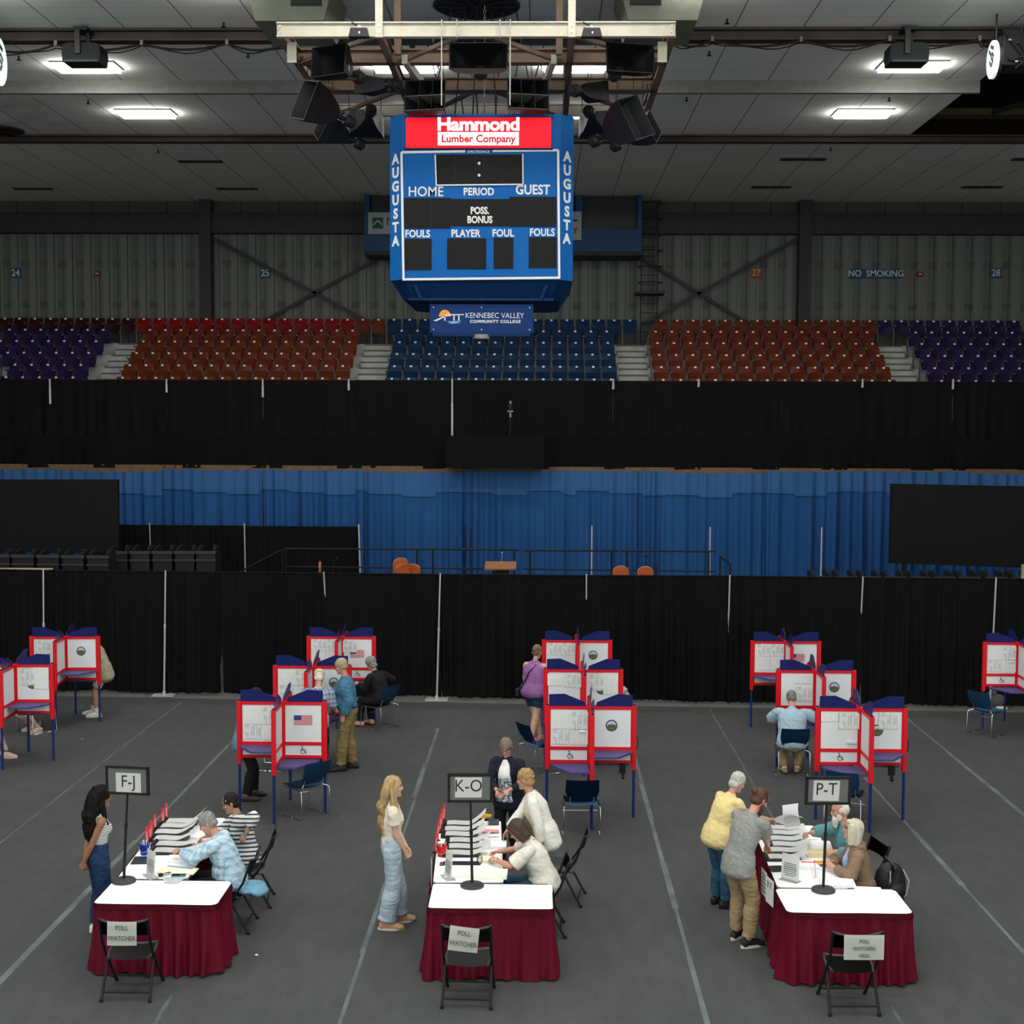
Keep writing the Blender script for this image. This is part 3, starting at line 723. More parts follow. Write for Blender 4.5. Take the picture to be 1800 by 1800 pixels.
# ================================================================== wall boards, painted signs
SIGNB = mat('blue_painted_sign', (0.012, 0.055, 0.115), 0.6)
SIGNO = mat('orange_painted_sign', (0.20, 0.055, 0.012), 0.6)
SIGNW = mat('white_sign_paint', (0.55, 0.57, 0.54), 0.6)
SIGNY = mat('yellow_sign_paint', (0.45, 0.33, 0.14), 0.6)
def wallsign(px, py, txt, wpx, hpx, m, tm, label):
    q = aty(px, py, WALLY - 0.05); s = q.y / FPX
    t = thing('wall_sign', label, 'wall sign', (q.x, WALLY - 0.012, q.z))
    MB().between((-wpx * s / 2, -0.02, -hpx * s / 2), (wpx * s / 2, 0.02, hpx * s / 2)).build('board', m, t)
    text(txt, hpx * s * 0.98, tm, t, (0, -0.023, 0), 0.015, 0.002, 0.92)
wallsign(27, 480, '24', 18, 17, SIGNB, SIGNW, 'small wall sign with the number 24 at the far left')
wallsign(466, 480, '25', 18, 17, SIGNB, SIGNW, 'small wall sign with the number 25 left of the scoreboard')
wallsign(1329.5, 479.5, '27', 20, 17, SIGNO, SIGNY, 'small orange wall sign with the number 27')
wallsign(1751, 480, '28', 19, 17, SIGNB, SIGNW, 'small wall sign with the number 28 at the far right')
wallsign(1540, 481, 'NO  SMOKING', 93, 16, SIGNB, SIGNW, 'long blue NO SMOKING sign on the back wall')
for px, py, c, lb in ((171, 481, False, 'between the numbers 24 and 25'), (1617, 482, True, 'right of the NO SMOKING sign')):
    q = aty(px, py, WALLY - 0.05)
    t = thing('fire_alarm', 'small red fire alarm on the wall ' + lb, 'fire alarm', (q.x, WALLY - 0.01, q.z))
    MB().box((0, -0.03, 0), (0.18, 0.08, 0.15)).build('housing', mat('dark_red_alarm', (0.13, 0.01, 0.01), 0.5), t, bevel=0.01)
    MB().box((0, -0.075, 0.0), (0.1, 0.02, 0.04)).build('strobe', SIGNW, t)
    MB().cyl((0, -0.02, -0.08), (0, -0.02, -1.6), 0.012).build('conduit', mat('grey_conduit', (0.25, 0.25, 0.24), 0.5), t)
# press box behind the scoreboard
PBY = 43.0
a, b = aty(640, 342, PBY), aty(1128, 442, PBY)
PBLUE = mat('dim_blue_panel', (0.008, 0.050, 0.125), 0.6, var=0.15)
t = thing('press_box', 'dark blue press box high on the back wall behind the scoreboard', 'press box', (a.x, PBY, 0))
Wd = b.x - a.x
MB().between((0, 0, b.z), (Wd, 0.12, a.z - 1.05)).build('lower_panel', PBLUE, t)
MB().between((0, 0.3, a.z - 1.05), (Wd, 1.5, a.z)).build('dark_window', mat('dark_window_opening', (0.010, 0.010, 0.011), 0.4), t)
MB().between((0, 0.02, a.z - 1.05), (0.16, 0.12, a.z)).between((Wd - 0.14, 0.02, a.z - 1.05), (Wd, 0.12, a.z)).between((Wd - 2.05, 0.02, a.z - 1.05), (Wd - 1.85, 0.12, a.z)).build('corner_panel', PBLUE, t)
MB().between((0, 0.02, b.z - 0.12), (Wd, 1.5, b.z)).build('underside', BLACKP, t)
SIGNG = mat('dim_white_banner', (0.30, 0.31, 0.30), 0.6)
def banner(px0, py0, px1, py1, label):
    a, b = aty(px0, py0, PBY - 0.06), aty(px1, py1, PBY - 0.06)
    t = thing('wall_banner', label, 'banner', ((a.x + b.x) / 2, PBY - 0.03, (a.z + b.z) / 2))
    w2, h2 = (b.x - a.x) / 2, (a.z - b.z) / 2
    MB().between((-w2, -0.01, -h2), (w2, 0.02, h2)).build('sheet', SIGNG, t)
    return t, w2, h2
t, w2, h2 = banner(647, 373, 722, 411, 'white banner with a green mountain mark, left of the scoreboard on the press box')
GRN = mat('dark_green_print', (0.01, 0.055, 0.035), 0.6)
cx = -w2 + 0.30
MB().between((cx - 0.17, -0.014, -0.17), (cx + 0.17, -0.011, 0.17)).build('logo', GRN, t)
MB().bar((cx - 0.15, -0.017, -0.06), (cx, -0.017, 0.08), 0.05, 0.004, (0, 1, 0)).bar((cx, -0.017, 0.08), (cx + 0.15, -0.017, -0.06), 0.05, 0.004, (0, 1, 0)).build('logo', SIGNG, t)
text('M', 0.36, INK, t, (cx + 0.40, -0.014, 0.04), 0.0)
text('BELGRADE', 0.12, mat('pale_blue_print', (0.03, 0.09, 0.14)), t, (0.0, -0.0, -h2 - 0.14), 0.01)
t, w2, h2 = banner(962, 371.5, 1022, 421.5, 'white banner with red letters, right of the scoreboard on the press box')
text('RY', 0.26, mat('dark_red_print', (0.25, 0.02, 0.02)), t, (w2 - 0.27, -0.014, -0.16), 0.03)
m = MB()
for k in range(3): m.bar((w2 - 0.42 + k * 0.09, -0.014, 0.12 + 0.02 * k), (w2 - 0.30 + k * 0.09, -0.014, 0.16 + 0.02 * (k % 2)), 0.06, 0.004, (0, 1, 0))
m.build('logo', mat('blue_print', (0.02, 0.06, 0.2)), t)
# ladder on the wall
a = aty(1143, 345, WALLY - 0.5); b = aty(1143, 600, WALLY - 0.5)
t = thing('wall_ladder', 'dark caged wall ladder right of the press box', 'ladder', (a.x, WALLY - 0.5, 0))
for s in (-0.26, 0.26): MB().cyl((s, 0, b.z - 0.4), (s, 0, a.z), 0.025).build('side_rail', DARKST, t)
m = MB()
z = b.z - 0.3
while z < a.z: m.cyl((-0.26, 0, z), (0.26, 0, z), 0.016, n=6); z += 0.3
m.build('rung', DARKST, t)
m = MB()
for k in range(6):
    zz = 10.1 + k * 0.5; m.tube([(-0.3, 0, zz), (-0.38, -0.35, zz), (0, -0.65, zz), (0.38, -0.35, zz), (0.3, 0, zz)], 0.02, 6)
m.between((-0.45, -0.7, 9.72), (0.45, 0.2, 9.8)).build('cage', DARKST, t)
# ================================================================== scoreboard
SBY = 22.6
k = SBY / FPX
def sbp(px, py): return aty(px, py, SBY)
o = sbp(845, 360); t = thing('scoreboard', 'big blue hanging four-sided scoreboard with AUGUSTA down both edges', 'scoreboard', (o.x, SBY, o.z))
def L(px, py, dy=0.0): q = sbp(px, py) - o; return V((q.x, dy, q.z))
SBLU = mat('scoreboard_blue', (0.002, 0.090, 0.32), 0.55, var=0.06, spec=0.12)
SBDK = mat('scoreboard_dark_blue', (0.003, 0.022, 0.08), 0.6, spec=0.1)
SWH = mat('scoreboard_white', (0.62, 0.63, 0.63), 0.5)
DISP = mat('dark_display_panel', (0.0085, 0.0085, 0.0083), 0.6, var=0.2, vs=30, spec=0.12)
tl, br = L(706, 203), L(984, 492)
x0, x1, zt, zb = tl.x, br.x, tl.z + 0.02, br.z
e = 0.215; D = 3.0
oct_ = [(x0, 0.0), (x1, 0.0), (x1 + e, e), (x1 + e, D - e), (x1, D), (x0, D), (x0 - e, D - e), (x0 - e, e)]
MB().prism(oct_, 'z', zb, zt).build('cabinet', SBLU, t)
ins = 0.30
m = MB(); low = [(x * (1 - ins / 2.2) , 0.10 + (y) * 0.93) for x, y in oct_]
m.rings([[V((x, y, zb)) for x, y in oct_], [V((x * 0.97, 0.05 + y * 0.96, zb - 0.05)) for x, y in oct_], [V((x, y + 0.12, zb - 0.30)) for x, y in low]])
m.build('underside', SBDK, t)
m = MB()
for x in (x0 + 0.2, x1 - 0.2): m.bar((x, 0.06, zb - 0.08), (x + (0.1 if x < 0 else -0.1), 0.12, zb - 0.32), 0.06, 0.06)
m.between((x0 + 0.1, 0.1, zb - 0.33), (x1 - 0.1, 0.16, zb - 0.29)); m.build('bottom_frame', SBDK, t)
# illuminated advertising panel
a, b = L(714, 207.5), L(968.5, 261)
ADR = mat('backlit_red_panel', (0.80, 0.012, 0.025), 0.5, emit=0.60, spec=0.1)
ADW = mat('backlit_white_print', (1.0, 0.97, 0.95), 0.5, emit=0.9)
ad = MB().between((a.x, -0.05, b.z), (b.x, 0.0, a.z)).build('lit_sign', ADR, t)
MB().between((a.x - 0.03, -0.03, b.z - 0.03), (b.x + 0.03, 0.002, b.z)).between((a.x - 0.03, -0.03, a.z), (b.x + 0.03, 0.002, a.z + 0.02)).build('sign_frame', SBDK, t)
c = L(841, 222.5); text('Hammond', 0.29, ADW, ad, (c.x, -0.052, c.z + 0.018), 0.034, 0.002, 1.12, 0.97)
a, b = L(770, 233.5), L(912, 256.5)
MB().between((a.x, -0.054, b.z), (b.x, -0.051, a.z)).build('print_box', ADW, ad)
c = L(841, 245.5); text('Lumber Company', 0.165, mat('backlit_red_print', (0.6, 0.01, 0.02), 0.5, emit=0.4), ad, (c.x, -0.056, c.z), 0.036, 0.002, 1.0)
# white border with rounded corners, gap at the top for the maker's small lettering
def strip(a, b, wd, dy=-0.012):
    return MB().bar(L(*a, dy), L(*b, dy), wd * k, 0.01, (0, 1, 0))
m = MB()
for a, b in (((706, 268), (818, 266.3)), ((866, 265.6), (981, 264.3)), ((706, 268), (709.5, 491.5)), ((981, 264.3), (983, 488.5)), ((708, 491.5), (984.5, 488.5))):
    q_ = -0.012 - 0.0007 * len(m.bm.faces); m.bar(L(*a, q_), L(*b, q_), 4 * k, 0.012, (0, 1, 0))
m.build('white_border', SWH, t)
c = L(841, 268); text('DAKTRONICS', 0.058, SWH, t, (c.x, -0.006, c.z + 0.012), 0.02, 0.002, 0.98)
# clock display
def disp(p, q, label=None, seams=()):
    a, b = L(*p), L(*q)
    d = MB().between((a.x, -0.02, b.z), (b.x, 0.002, a.z)).build('display', DISP, t)
    if seams:
        m = MB()
        for s in seams: xx = L(s, p[1]).x; m.between((xx - 0.004, -0.022, b.z), (xx + 0.004, -0.018, a.z))
        m.build('seam', BLACK, d)
    return d
m = MB()
for a, b in (((765, 272), (767, 326)), ((767, 326), (919.5, 324.5)), ((919.5, 324.5), (919, 271))):
    q_ = -0.018 - 0.0007 * len(m.bm.faces); m.bar(L(*a, q_), L(*b, q_), 2.2 * k, 0.012, (0, 1, 0))
m.build('clock_border', SWH, t)
d = disp((767.5, 272), (918, 324.5), seams=(801, 836, 851, 884))
for yy in (287.5, 308.5):
    q = L(842.3, yy, -0.022); MB().cyl(q, q + V((0, -0.008, 0)), 0.024, n=14).build('colon_dot', SWH, d)
for p, q, s in (((709.5, 348), (791.5, 401.5), (758,)), ((895, 346), (977.5, 398.5), (942.5,)), ((711, 420), (758.5, 474.5), ()), ((786, 419), (854.5, 473), (820,)), ((868, 418), (902, 472), ()), ((929.5, 417), (978, 471), ())): disp(p, q, seams=s)
d = disp((792, 350), (895, 397.5)); 
for yy, s in ((371, 'POSS.'), (387, 'BONUS')):
    c = L(843.5, yy); text(s, 0.155, SWH, d, (c.x, -0.023, c.z), 0.036, 0.002, 0.80)
for px, py, s, h, wd in ((748.5, 337.5, 'HOME', 0.222, 0.92), (841.5, 337.5, 'PERIOD', 0.165, 0.88), (936.5, 334.3, 'GUEST', 0.215, 0.86), (734, 411.5, 'FOULS', 0.165, 0.84), (818.5, 410.8, 'PLAYER', 0.165, 0.84), (884.3, 410.2, 'FOUL', 0.165, 0.86), (953, 409, 'FOULS', 0.165, 0.84)):
    c = L(px, py); text(s, h, SWH, t, (c.x, -0.004, c.z), 0.008 if 'M' in s else 0.026, 0.002, wd, 1.02)
# AUGUSTA letters on the chamfered corners
for side in (-1, 1):
    for i, ch in enumerate('AUGUSTA'):
        zz = (L(690, 278.5) if side < 0 else L(995, 274)).z - i * (L(0, 0).z - L(0, 24.4).z)
        x = (x0 if side < 0 else x1) + side * e / 2
        text(ch, 0.225, SWH, t, (x + side * 0.004, e / 2 - 0.006, zz), 0.042, 0.002, 1.10, rot=Matrix.Rotation(side * R_(45), 4, 'Z'))
# hanging rods of the scoreboard
m = MB()
for x in (-1.0, -0.55, -0.2, 0.25, 0.6, 1.0):
    m.cyl((x * 0.9, 0.8, zt), (x * 0.55, 0.9, zt + 1.9), 0.012, n=6)
    m.cyl((x * 0.6, 1.8, zt), (x * 1.1, 1.8, zt + 1.9), 0.012, n=6)
m.build('hanging_rods', BLACK, t)
m = MB()
for z in np.arange(zt, CEIL - o.z - 0.1, 0.07): m.tube([V((0.02 + 0.02 * math.cos(a), 0.85, z + 0.04 * math.sin(a))) if int(z / 0.07) % 2 else V((0.02, 0.85 + 0.02 * math.cos(a), z + 0.04 * math.sin(a))) for a in np.linspace(0, 6.28, 7)[:-1]], 0.009, 5, True)
m.build('hoist_chain', mat('grey_chain', (0.2, 0.2, 0.19), 0.4, 0.6), t)
# college banner below
a, b = sbp(754, 533), sbp(937, 583.5)
t = thing('college_banner', 'navy KENNEBEC VALLEY banner hanging under the scoreboard', 'banner', ((a.x + b.x) / 2, SBY + 0.2, (a.z + b.z) / 2))
w2, h2 = (b.x - a.x) / 2, (a.z - b.z) / 2
NAVY = mat('navy_banner', (0.006, 0.026, 0.115), 0.6, spec=0.12)
bn = MB().between((-w2, -0.012, -h2), (w2, 0.012, h2)).build('sheet', NAVY, t)
BNW = mat('banner_white_print', (0.6, 0.62, 0.64), 0.6)
cx = w2 - 0.60
text('KENNEBEC VALLEY', 0.126, BNW, bn, (cx - 0.04, -0.014, 0.045), -0.004, 0.002, 0.90)
text('COMMUNITY COLLEGE', 0.068, BNW, bn, (cx - 0.03, -0.014, -0.052), 0.03, 0.002, 1.06, 1.14)
lx = -w2 + 0.30
m = MB(); n = 20
m.prism([(lx - 0.05 + 0.10 * math.cos(math.pi * j / n), 0.03 + 0.11 * math.sin(math.pi * j / n)) for j in range(n + 1)], 'y', -0.015, -0.013)
m.build('logo_sun', mat('orange_print', (0.75, 0.27, 0.03), 0.6), bn)
m = MB()
m.prism([(lx - 0.24, -0.04), (lx - 0.19, -0.045), (lx - 0.02, 0.035), (lx + 0.06, 0.05), (lx + 0.26, 0.055), (lx + 0.27, 0.07), (lx + 0.05, 0.07), (lx - 0.03, 0.055)], 'y', -0.018, -0.015)
for x in (-0.06, 0.09, 0.17): m.between((lx + x, -0.018, -0.04), (lx + x + 0.022, -0.015, 0.06))
m.build('logo_bridge', BNW, bn)
m = MB(); m.prism([(lx - 0.03, -0.05), (lx + 0.24, -0.045), (lx + 0.15, -0.065), (lx + 0.22, -0.075), (lx + 0.06, -0.088), (lx + 0.0, -0.075), (lx + 0.05, -0.066)], 'y', -0.018, -0.015)
m.build('logo_river', mat('sky_blue_print', (0.15, 0.36, 0.6), 0.6), bn)
m = MB()
for x in (-w2 + 0.06, 0, w2 - 0.06):
    for z in (-h2 + 0.05, h2 - 0.05): m.cyl((x, -0.016, z), (x, -0.012, z), 0.011, n=8)
m.build('grommets', BNW, bn)
m = MB()
for x in (-w2 + 0.02, 0.0, w2 - 0.02): m.cyl((x, 0, h2), (x, 0, h2 + 0.26), 0.007, n=6)
m.between((-w2 + 0.05, -0.03, -h2 - 0.06), (w2 - 0.05, 0.03, -h2)).build('hanger', SBDK, t)
MB().cyl((0, 0.05, -h2 - 0.10), (0, 0.05, -h2 - 0.03), 0.14, n=20).build('sensor_disc', mat('grey_disc', (0.2, 0.2, 0.2), 0.5), t)

# ================================================================== speaker frame over the scoreboard
FY = 20.5
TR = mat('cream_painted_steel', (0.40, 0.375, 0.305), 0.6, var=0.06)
TRB = mat('brown_painted_steel', (0.16, 0.105, 0.075), 0.7, var=0.15)  # brown paint of the inner and underside steel
a, b = aty(487, 40, FY), aty(1187, 64, FY); zt, zb = a.z, aty(840, 66, FY).z
cx = (a.x + b.x) / 2; hw = (b.x - a.x) / 2; FD = 5.2
t = thing('speaker_frame', 'cream steel frame hung from the ceiling over the scoreboard', 'steel frame', (cx, FY, zb))
h = zt - zb
def chan(p, q, m, nm='beam', w_=0.12):
    p, q = V(p), V(q); mb = MB()
    mb.bar(p + V((0, 0, h / 2)), q + V((0, 0, h / 2)), 0.03, h).bar(p + V((0, 0, h - 0.012)), q + V((0, 0, h - 0.012)), w_, 0.022).bar(p + V((0, 0, 0.012)), q + V((0, 0, 0.012)), w_, 0.022)
    return mb.build(nm, m, t)
chan((-hw, 0, 0), (hw, 0, 0), TR, 'front_beam')
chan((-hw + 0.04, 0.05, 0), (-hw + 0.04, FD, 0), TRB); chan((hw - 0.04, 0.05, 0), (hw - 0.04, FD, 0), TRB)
chan((-hw, FD, 0), (hw, FD, 0), TR, 'back_beam')
px_ = aty(667, 50, FY).x - cx, aty(1005, 50, FY).x - cx
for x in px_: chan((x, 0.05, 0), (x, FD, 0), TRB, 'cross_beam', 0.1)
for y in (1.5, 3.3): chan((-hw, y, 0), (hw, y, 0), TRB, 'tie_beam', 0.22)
for x in px_:
    MB().between((x - 0.055, -0.07, -0.01), (x + 0.055, -0.03, CEIL - zb)).build('hanger_post', TR, t)
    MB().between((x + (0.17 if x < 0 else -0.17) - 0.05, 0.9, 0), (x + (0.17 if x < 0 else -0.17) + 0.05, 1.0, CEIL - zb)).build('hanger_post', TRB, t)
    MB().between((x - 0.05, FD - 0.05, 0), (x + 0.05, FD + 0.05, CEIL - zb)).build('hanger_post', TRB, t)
m = MB()
for x in list(px_) + [-hw + 0.06, hw - 0.06]:
    for z in (0.06, 0.15): MB().cyl((x, -0.085, z), (x, -0.06, z), 0.016, n=8).build('bolt', ALU, t)
m.bm.free()
m = MB()
for sx in (-1, 1):
    m.bar((sx * hw * 0.52, 0.05, 0.02), (sx * hw * 0.98, 1.5, 0.02), 0.05, 0.05).bar((sx * hw * 0.5, 3.3, 0.02), (sx * hw * 0.97, FD, 0.02), 0.06, 0.06)
    m.bar((sx * 0.15, 3.3, 0.02), (sx * 1.2, FD, 0.02), 0.06, 0.06).bar((sx * 0.3, 0.1, 0.02), (sx * 1.3, 1.5, 0.02), 0.06, 0.06)
m.bm.free()
for sx in (-1, 1):
    for a, b in (((hw * 0.52, 0.05, 0.02), (hw * 0.98, 1.5, 0.02)), ((hw * 0.5, 3.3, 0.02), (hw * 0.97, FD, 0.02)), ((0.15, 3.3, 0.02), (1.2, FD, 0.02)), ((0.3, 0.1, 0.02), (1.3, 1.5, 0.02))): MB().bar((sx * a[0], *a[1:]), (sx * b[0], *b[1:]), 0.06, 0.06).build('diagonal_brace', TRB, t)
for sx in (-1, 1): MB().between((sx * (hw - 0.16) - 0.07, 0.3, -0.28), (sx * (hw - 0.16) + 0.07, 0.33, 0.02)).build('end_plate', TR, t)
for sx in (-1, 1): MB().bar((px_[0 if sx < 0 else 1] + sx * -0.25, 1.2, 0.0), (px_[0 if sx < 0 else 1] + sx * -0.42, 3.0, -0.02), 0.09, 0.14).build('pale_brace', TR, t)
FZ = zb
# wires from the frame
m = MB()
for px in (776.5, 803, 879, 897):
    x = aty(px, 60, FY - 0.05).x - cx; m.cyl((x, -0.08, h + 0.02), (x, -0.08, -0.02 if px in (803, 879) else -1.0), 0.01, n=6)
m.build('support_wire', mat('grey_wire', (0.3, 0.3, 0.28), 0.5), t)

# horn loudspeakers
HORN = mat('black_horn_fibreglass', (0.008, 0.0085, 0.0095), 0.5, spec=0.2)
HORNG = mat('grey_horn_lining', (0.11, 0.105, 0.085), 0.6)
def horn(px, py, y, wd, ht, yawd, pitchd, label, depth=0.55, cells=None, drop=None, roll_=0.0, hang=0.0):
    """mouth centred at the sight line (px, py) and depth y; yawd turns it, 0 = mouth toward the camera"""
    q = aty(px, py, y)
    t = thing('horn_loudspeaker', label, 'loudspeaker', q, 0, 'loudspeakers round the scoreboard')
    t.rotation_euler = (R_(pitchd), R_(roll_), R_(yawd))
    m = MB()
    w2, h2 = wd / 2, ht / 2
    def ring(s, y, g=0.0): return [V((-w2 * s[0] - g, y, -h2 * s[1] - g)), V((w2 * s[0] + g, y, -h2 * s[1] - g)), V((w2 * s[0] + g, y, h2 * s[1] + g)), V((-w2 * s[0] - g, y, h2 * s[1] + g))]
    prof = [((1, 1), 0.0), ((0.82, 0.93), 0.15 * depth / 0.5), ((0.55, 0.78), 0.55 * depth), ((0.3, 0.5), 0.85 * depth), ((0.16, 0.22), depth)]
    outer = [ring(s, y, 0.012) for s, y in prof]; inner = [ring((s[0] * 0.98, s[1] * 0.98), y + (0.012 if i else 0.0)) for i, (s, y) in enumerate(prof)]
    m.rings(outer, cap=False); m.rings(inner, cap=False)
    m.rings([outer[0], inner[0]], cap=False); m.rings([outer[-1]], cap=True)
    m.build('horn_flare', HORN, t)
    if cells:
        nx, nz = cells; mm = MB()
        for i in range(1, nx):
            x = -w2 + wd * i / nx; mm.rings([[V((x, 0.0, -h2)), V((x, 0, h2)), V((x * 0.4, depth * 0.7, h2 * 0.6)), V((x * 0.4, depth * 0.7, -h2 * 0.6))], [V((x + 0.012, 0.0, -h2)), V((x + 0.012, 0, h2)), V((x * 0.4 + 0.012, depth * 0.7, h2 * 0.6)), V((x * 0.4 + 0.012, depth * 0.7, -h2 * 0.6))]])
        mm.build('cell_divider', HORN, t)
        mm = MB()
        for j in range(0, nz):
            z = -h2 + ht * j / nz + (0.012 if j == 0 else 0); mm.rings([[V((-w2, 0.0, z)), V((w2, 0, z)), V((w2 * 0.55, depth * 0.6, z * 0.6)), V((-w2 * 0.55, depth * 0.6, z * 0.6))], [V((-w2, 0.0, z + 0.012)), V((w2, 0, z + 0.012)), V((w2 * 0.55, depth * 0.6, z * 0.6 + 0.012)), V((-w2 * 0.55, depth * 0.6, z * 0.6 + 0.012))]])
        mm.build('cell_floor', HORNG, t)
    MB().cyl((0, depth - 0.02, 0), (0, depth + 0.16, 0), 0.05, 0.035).build('throat', HORN, t, 'auto')
    MB().cyl((0, depth + 0.14, 0), (0, depth + 0.19, 0), 0.08, 0.105, 18).cyl((0, depth + 0.19, 0), (0, depth + 0.30, 0), 0.105, 0.095, 18).cyl((0, depth + 0.3, 0), (0, depth + 0.33, 0), 0.07, 0.05, 18).build('driver', BLACKP, t, 'auto')
    inv = (Euler((R_(pitchd), R_(roll_), R_(yawd))).to_matrix()).inverted()
    m = MB()
    for sx in (-1, 1):
        p0 = V((sx * w2 * 0.85, 0.06, h2 * 0.9)); upv = inv @ V((0, 0, max(0.05, FZ - q.z)))
        m.cyl(p0, p0 + upv, 0.007, n=5)
    m.build('suspension_wire', BLACK, t)
    if hang:
        c0 = inv @ V((0, 0, FZ + 0.06 - q.z)); c1 = c0 + inv @ V((hang, 0, 0)); MB().bar(c0 - inv @ V((hang * 0.3, 0, 0)), c1, 0.05, 0.05).bar(c0 - inv @ V((0, 0.3, 0)), c0 + inv @ V((0, 0.3, 0)), 0.04, 0.04).build('hanging_bar', TRB, t)
    return t
horn(841, 98, 20.9, 0.86, 0.39, 0, -6, 'black horn loudspeaker at the centre front of the frame')
horn(577, 106, 20.9, 0.62, 0.44, -28, -6, 'black horn loudspeaker at the left front, turned left')
horn(1108, 101, 20.9, 0.74, 0.42, 14, -5, 'black horn loudspeaker at the right front, squarest one')
horn(747, 168, 22.2, 0.66, 0.50, -12, -10, 'six-cell black horn loudspeaker just left above the scoreboard', cells=(3, 2))
horn(928, 166, 22.2, 0.66, 0.50, 12, -10, 'six-cell black horn loudspeaker just right above the scoreboard', cells=(3, 2))
horn(534, 175, 22.0, 0.70, 0.62, -62, -18, 'tall curved black horn loudspeaker hanging at the far left', 0.6, roll_=14, hang=0.5)
horn(566, 218, 23.6, 0.55, 0.46, -72, -24, 'grey-lined horn loudspeaker hanging lowest on the left', 0.5, roll_=25, hang=0.3)
horn(641, 220, 24.2, 0.66, 0.42, -165, 6, 'black horn loudspeaker facing away, left behind the scoreboard')
horn(1053, 222, 24.2, 0.70, 0.40, 165, 6, 'black horn loudspeaker facing away, right behind the scoreboard')
horn(1119, 206, 21.8, 0.70, 0.66, 60, -20, 'tall curved black horn loudspeaker hanging at the far right', 0.6, roll_=-18, hang=-0.4)
horn(1148, 222, 23.4, 0.52, 0.42, 75, -24, 'small angled horn loudspeaker outermost on the right', 0.5, roll_=-30, hang=-0.6)
horn(1052, 162, 23.0, 0.36, 0.3, 150, -10, 'small horn loudspeaker facing back, right of the scoreboard top', 0.6)
horn(640, 150, 22.8, 0.34, 0.28, -140, -10, 'small horn loudspeaker with a long throat, left of the scoreboard top', 0.7)
# flood lamps clipped on the front beam
for px, lb in ((631.5, 'left'), (1040, 'right')):
    q = aty(px, 57, FY - 0.16)
    t = thing('flood_lamp', 'small black flood lamp clipped on the %s of the cream front beam' % lb, 'lamp', q)
    MB().prism([(-0.15, -0.075), (0.15, -0.075), (0.12, 0.05), (-0.12, 0.05)], 'y', -0.07, 0.07).build('housing', BLACKP, t, bevel=0.012)
    MB().cyl((0, 0, 0.05), (0, 0, 0.1), 0.06, 0.03).build('bracket', ALU, t)
    MB().tube([(0, 0, 0.09), (-0.08, 0.05, 0.13), (-0.16, 0.16, 0.22), (-0.22, 0.3, 0.28)], 0.01).build('power_cord', BLACK, t)
    MB().box((0.01, -0.073, -0.02), (0.02, 0.006, 0.03)).build('lens', PLATE, t)
# grey-green ducts above the frame
DUCT = mat('grey_green_duct', (0.15, 0.16, 0.13), 0.7, var=0.1, spec=0.1)
for sx, lb in ((-1, 'left'), (1, 'right')):
    cxp = 520 if sx < 0 else 1160
    q = aty(cxp, 12, 23.0)
    t = thing('air_duct', 'grey-green air duct with a dark grille above the %s end of the cream frame' % lb, 'air duct', (q.x, 23.0, 12.0))
    m = MB(); m.prism([(-0.72, 0.73), (0.72, 0.73), (0.55 - 0.4 * sx * 0.0, 0.12), (-0.55, 0.12)], 'y', -0.6, 0.9)
    m.build('duct_body', DUCT, t, bevel=0.015)
    MB().box((sx * -0.22 * 0 - sx * 0.28, -0.605, 0.52), (0.5, 0.03, 0.34)).build('grille', SLOT, t)
    m = MB()
    for kk in range(5): m.box((-sx * 0.28, -0.625, 0.40 + kk * 0.06), (0.5, 0.01, 0.012))
    m.build('grille_bar', DARKST, t)
    MB().between((-sx * 1.5 - 0.75, 0.0, 0.02), (-sx * 1.5 + 0.75, 0.5, 0.16)).build('lower_duct', DUCT, t, bevel=0.01)

# projectors under the front beam with their cable
BYD = atz(900, 51, CEIL).y
PRJ = mat('dark_projector_shell', (0.007, 0.010, 0.0115), 0.6, spec=0.15)
for px, lb in ((151, 'left'), (1592, 'right')):
    q = aty(px, 100, BYD - 0.1)
    t = thing('projector', 'dark wide moving-head projector hanging from the beam on the %s' % lb, 'projector', q)
    m = MB(); n = 12
    m.prism([(-0.33, -0.16), (0.33, -0.16), (0.345, 0.0), (0.33, 0.15), (0.22, 0.185), (-0.22, 0.185), (-0.33, 0.15), (-0.345, 0.0)], 'y', -0.28, 0.2); m.build('housing', PRJ, t, bevel=0.02)
    MB().between((-0.10, -0.32, -0.02), (0.0, -0.28, 0.42)).between((0.03, -0.1, 0.15), (0.10, 0.0, 0.46)).between((-0.12, -0.3, 0.40), (0.12, 0.15, 0.46)).build('bracket', BLACK, t, bevel=0.006)
    MB().between((-0.31, -0.3, -0.16), (0.31, -0.27, -0.12)).build('front_lip', DARKST, t)
def cable(pxs, lb, dip):
    pts = []; cl = MB()
    for (a, b) in zip(pxs, pxs[1:]):
        A, B = aty(a[0], a[1], BYD - 0.2), aty(b[0], b[1], BYD - 0.2)
        for i in range(8):
            u = i / 8; p = A.lerp(B, u); p.z -= dip * 4 * u * (1 - u); pts.append(p)
        cl.box(A + V((0, 0, 0.02)), (0.05, 0.05, 0.09))
    pts.append(aty(*pxs[-1], BYD - 0.2))
    o = MB().tube(pts, 0.022, 6).build('beam_cable', BLACK, None, 'auto')
    tag(o, lb, 'cable')
    MB().tube([p + V((0, 0.04, -0.03 - 0.03 * math.sin(i))) for i, p in enumerate(pts)], 0.012, 5).build('second_wire', BLACK, o, 'auto')
    cl.build('clip', mat('dull_clip', (0.12, 0.12, 0.12), 0.5), o)
cable([(-20, 84), (98, 78), (249, 77), (399, 76), (500, 79)], 'bundle of black cables swagged along the beam left of the truss', 0.11)
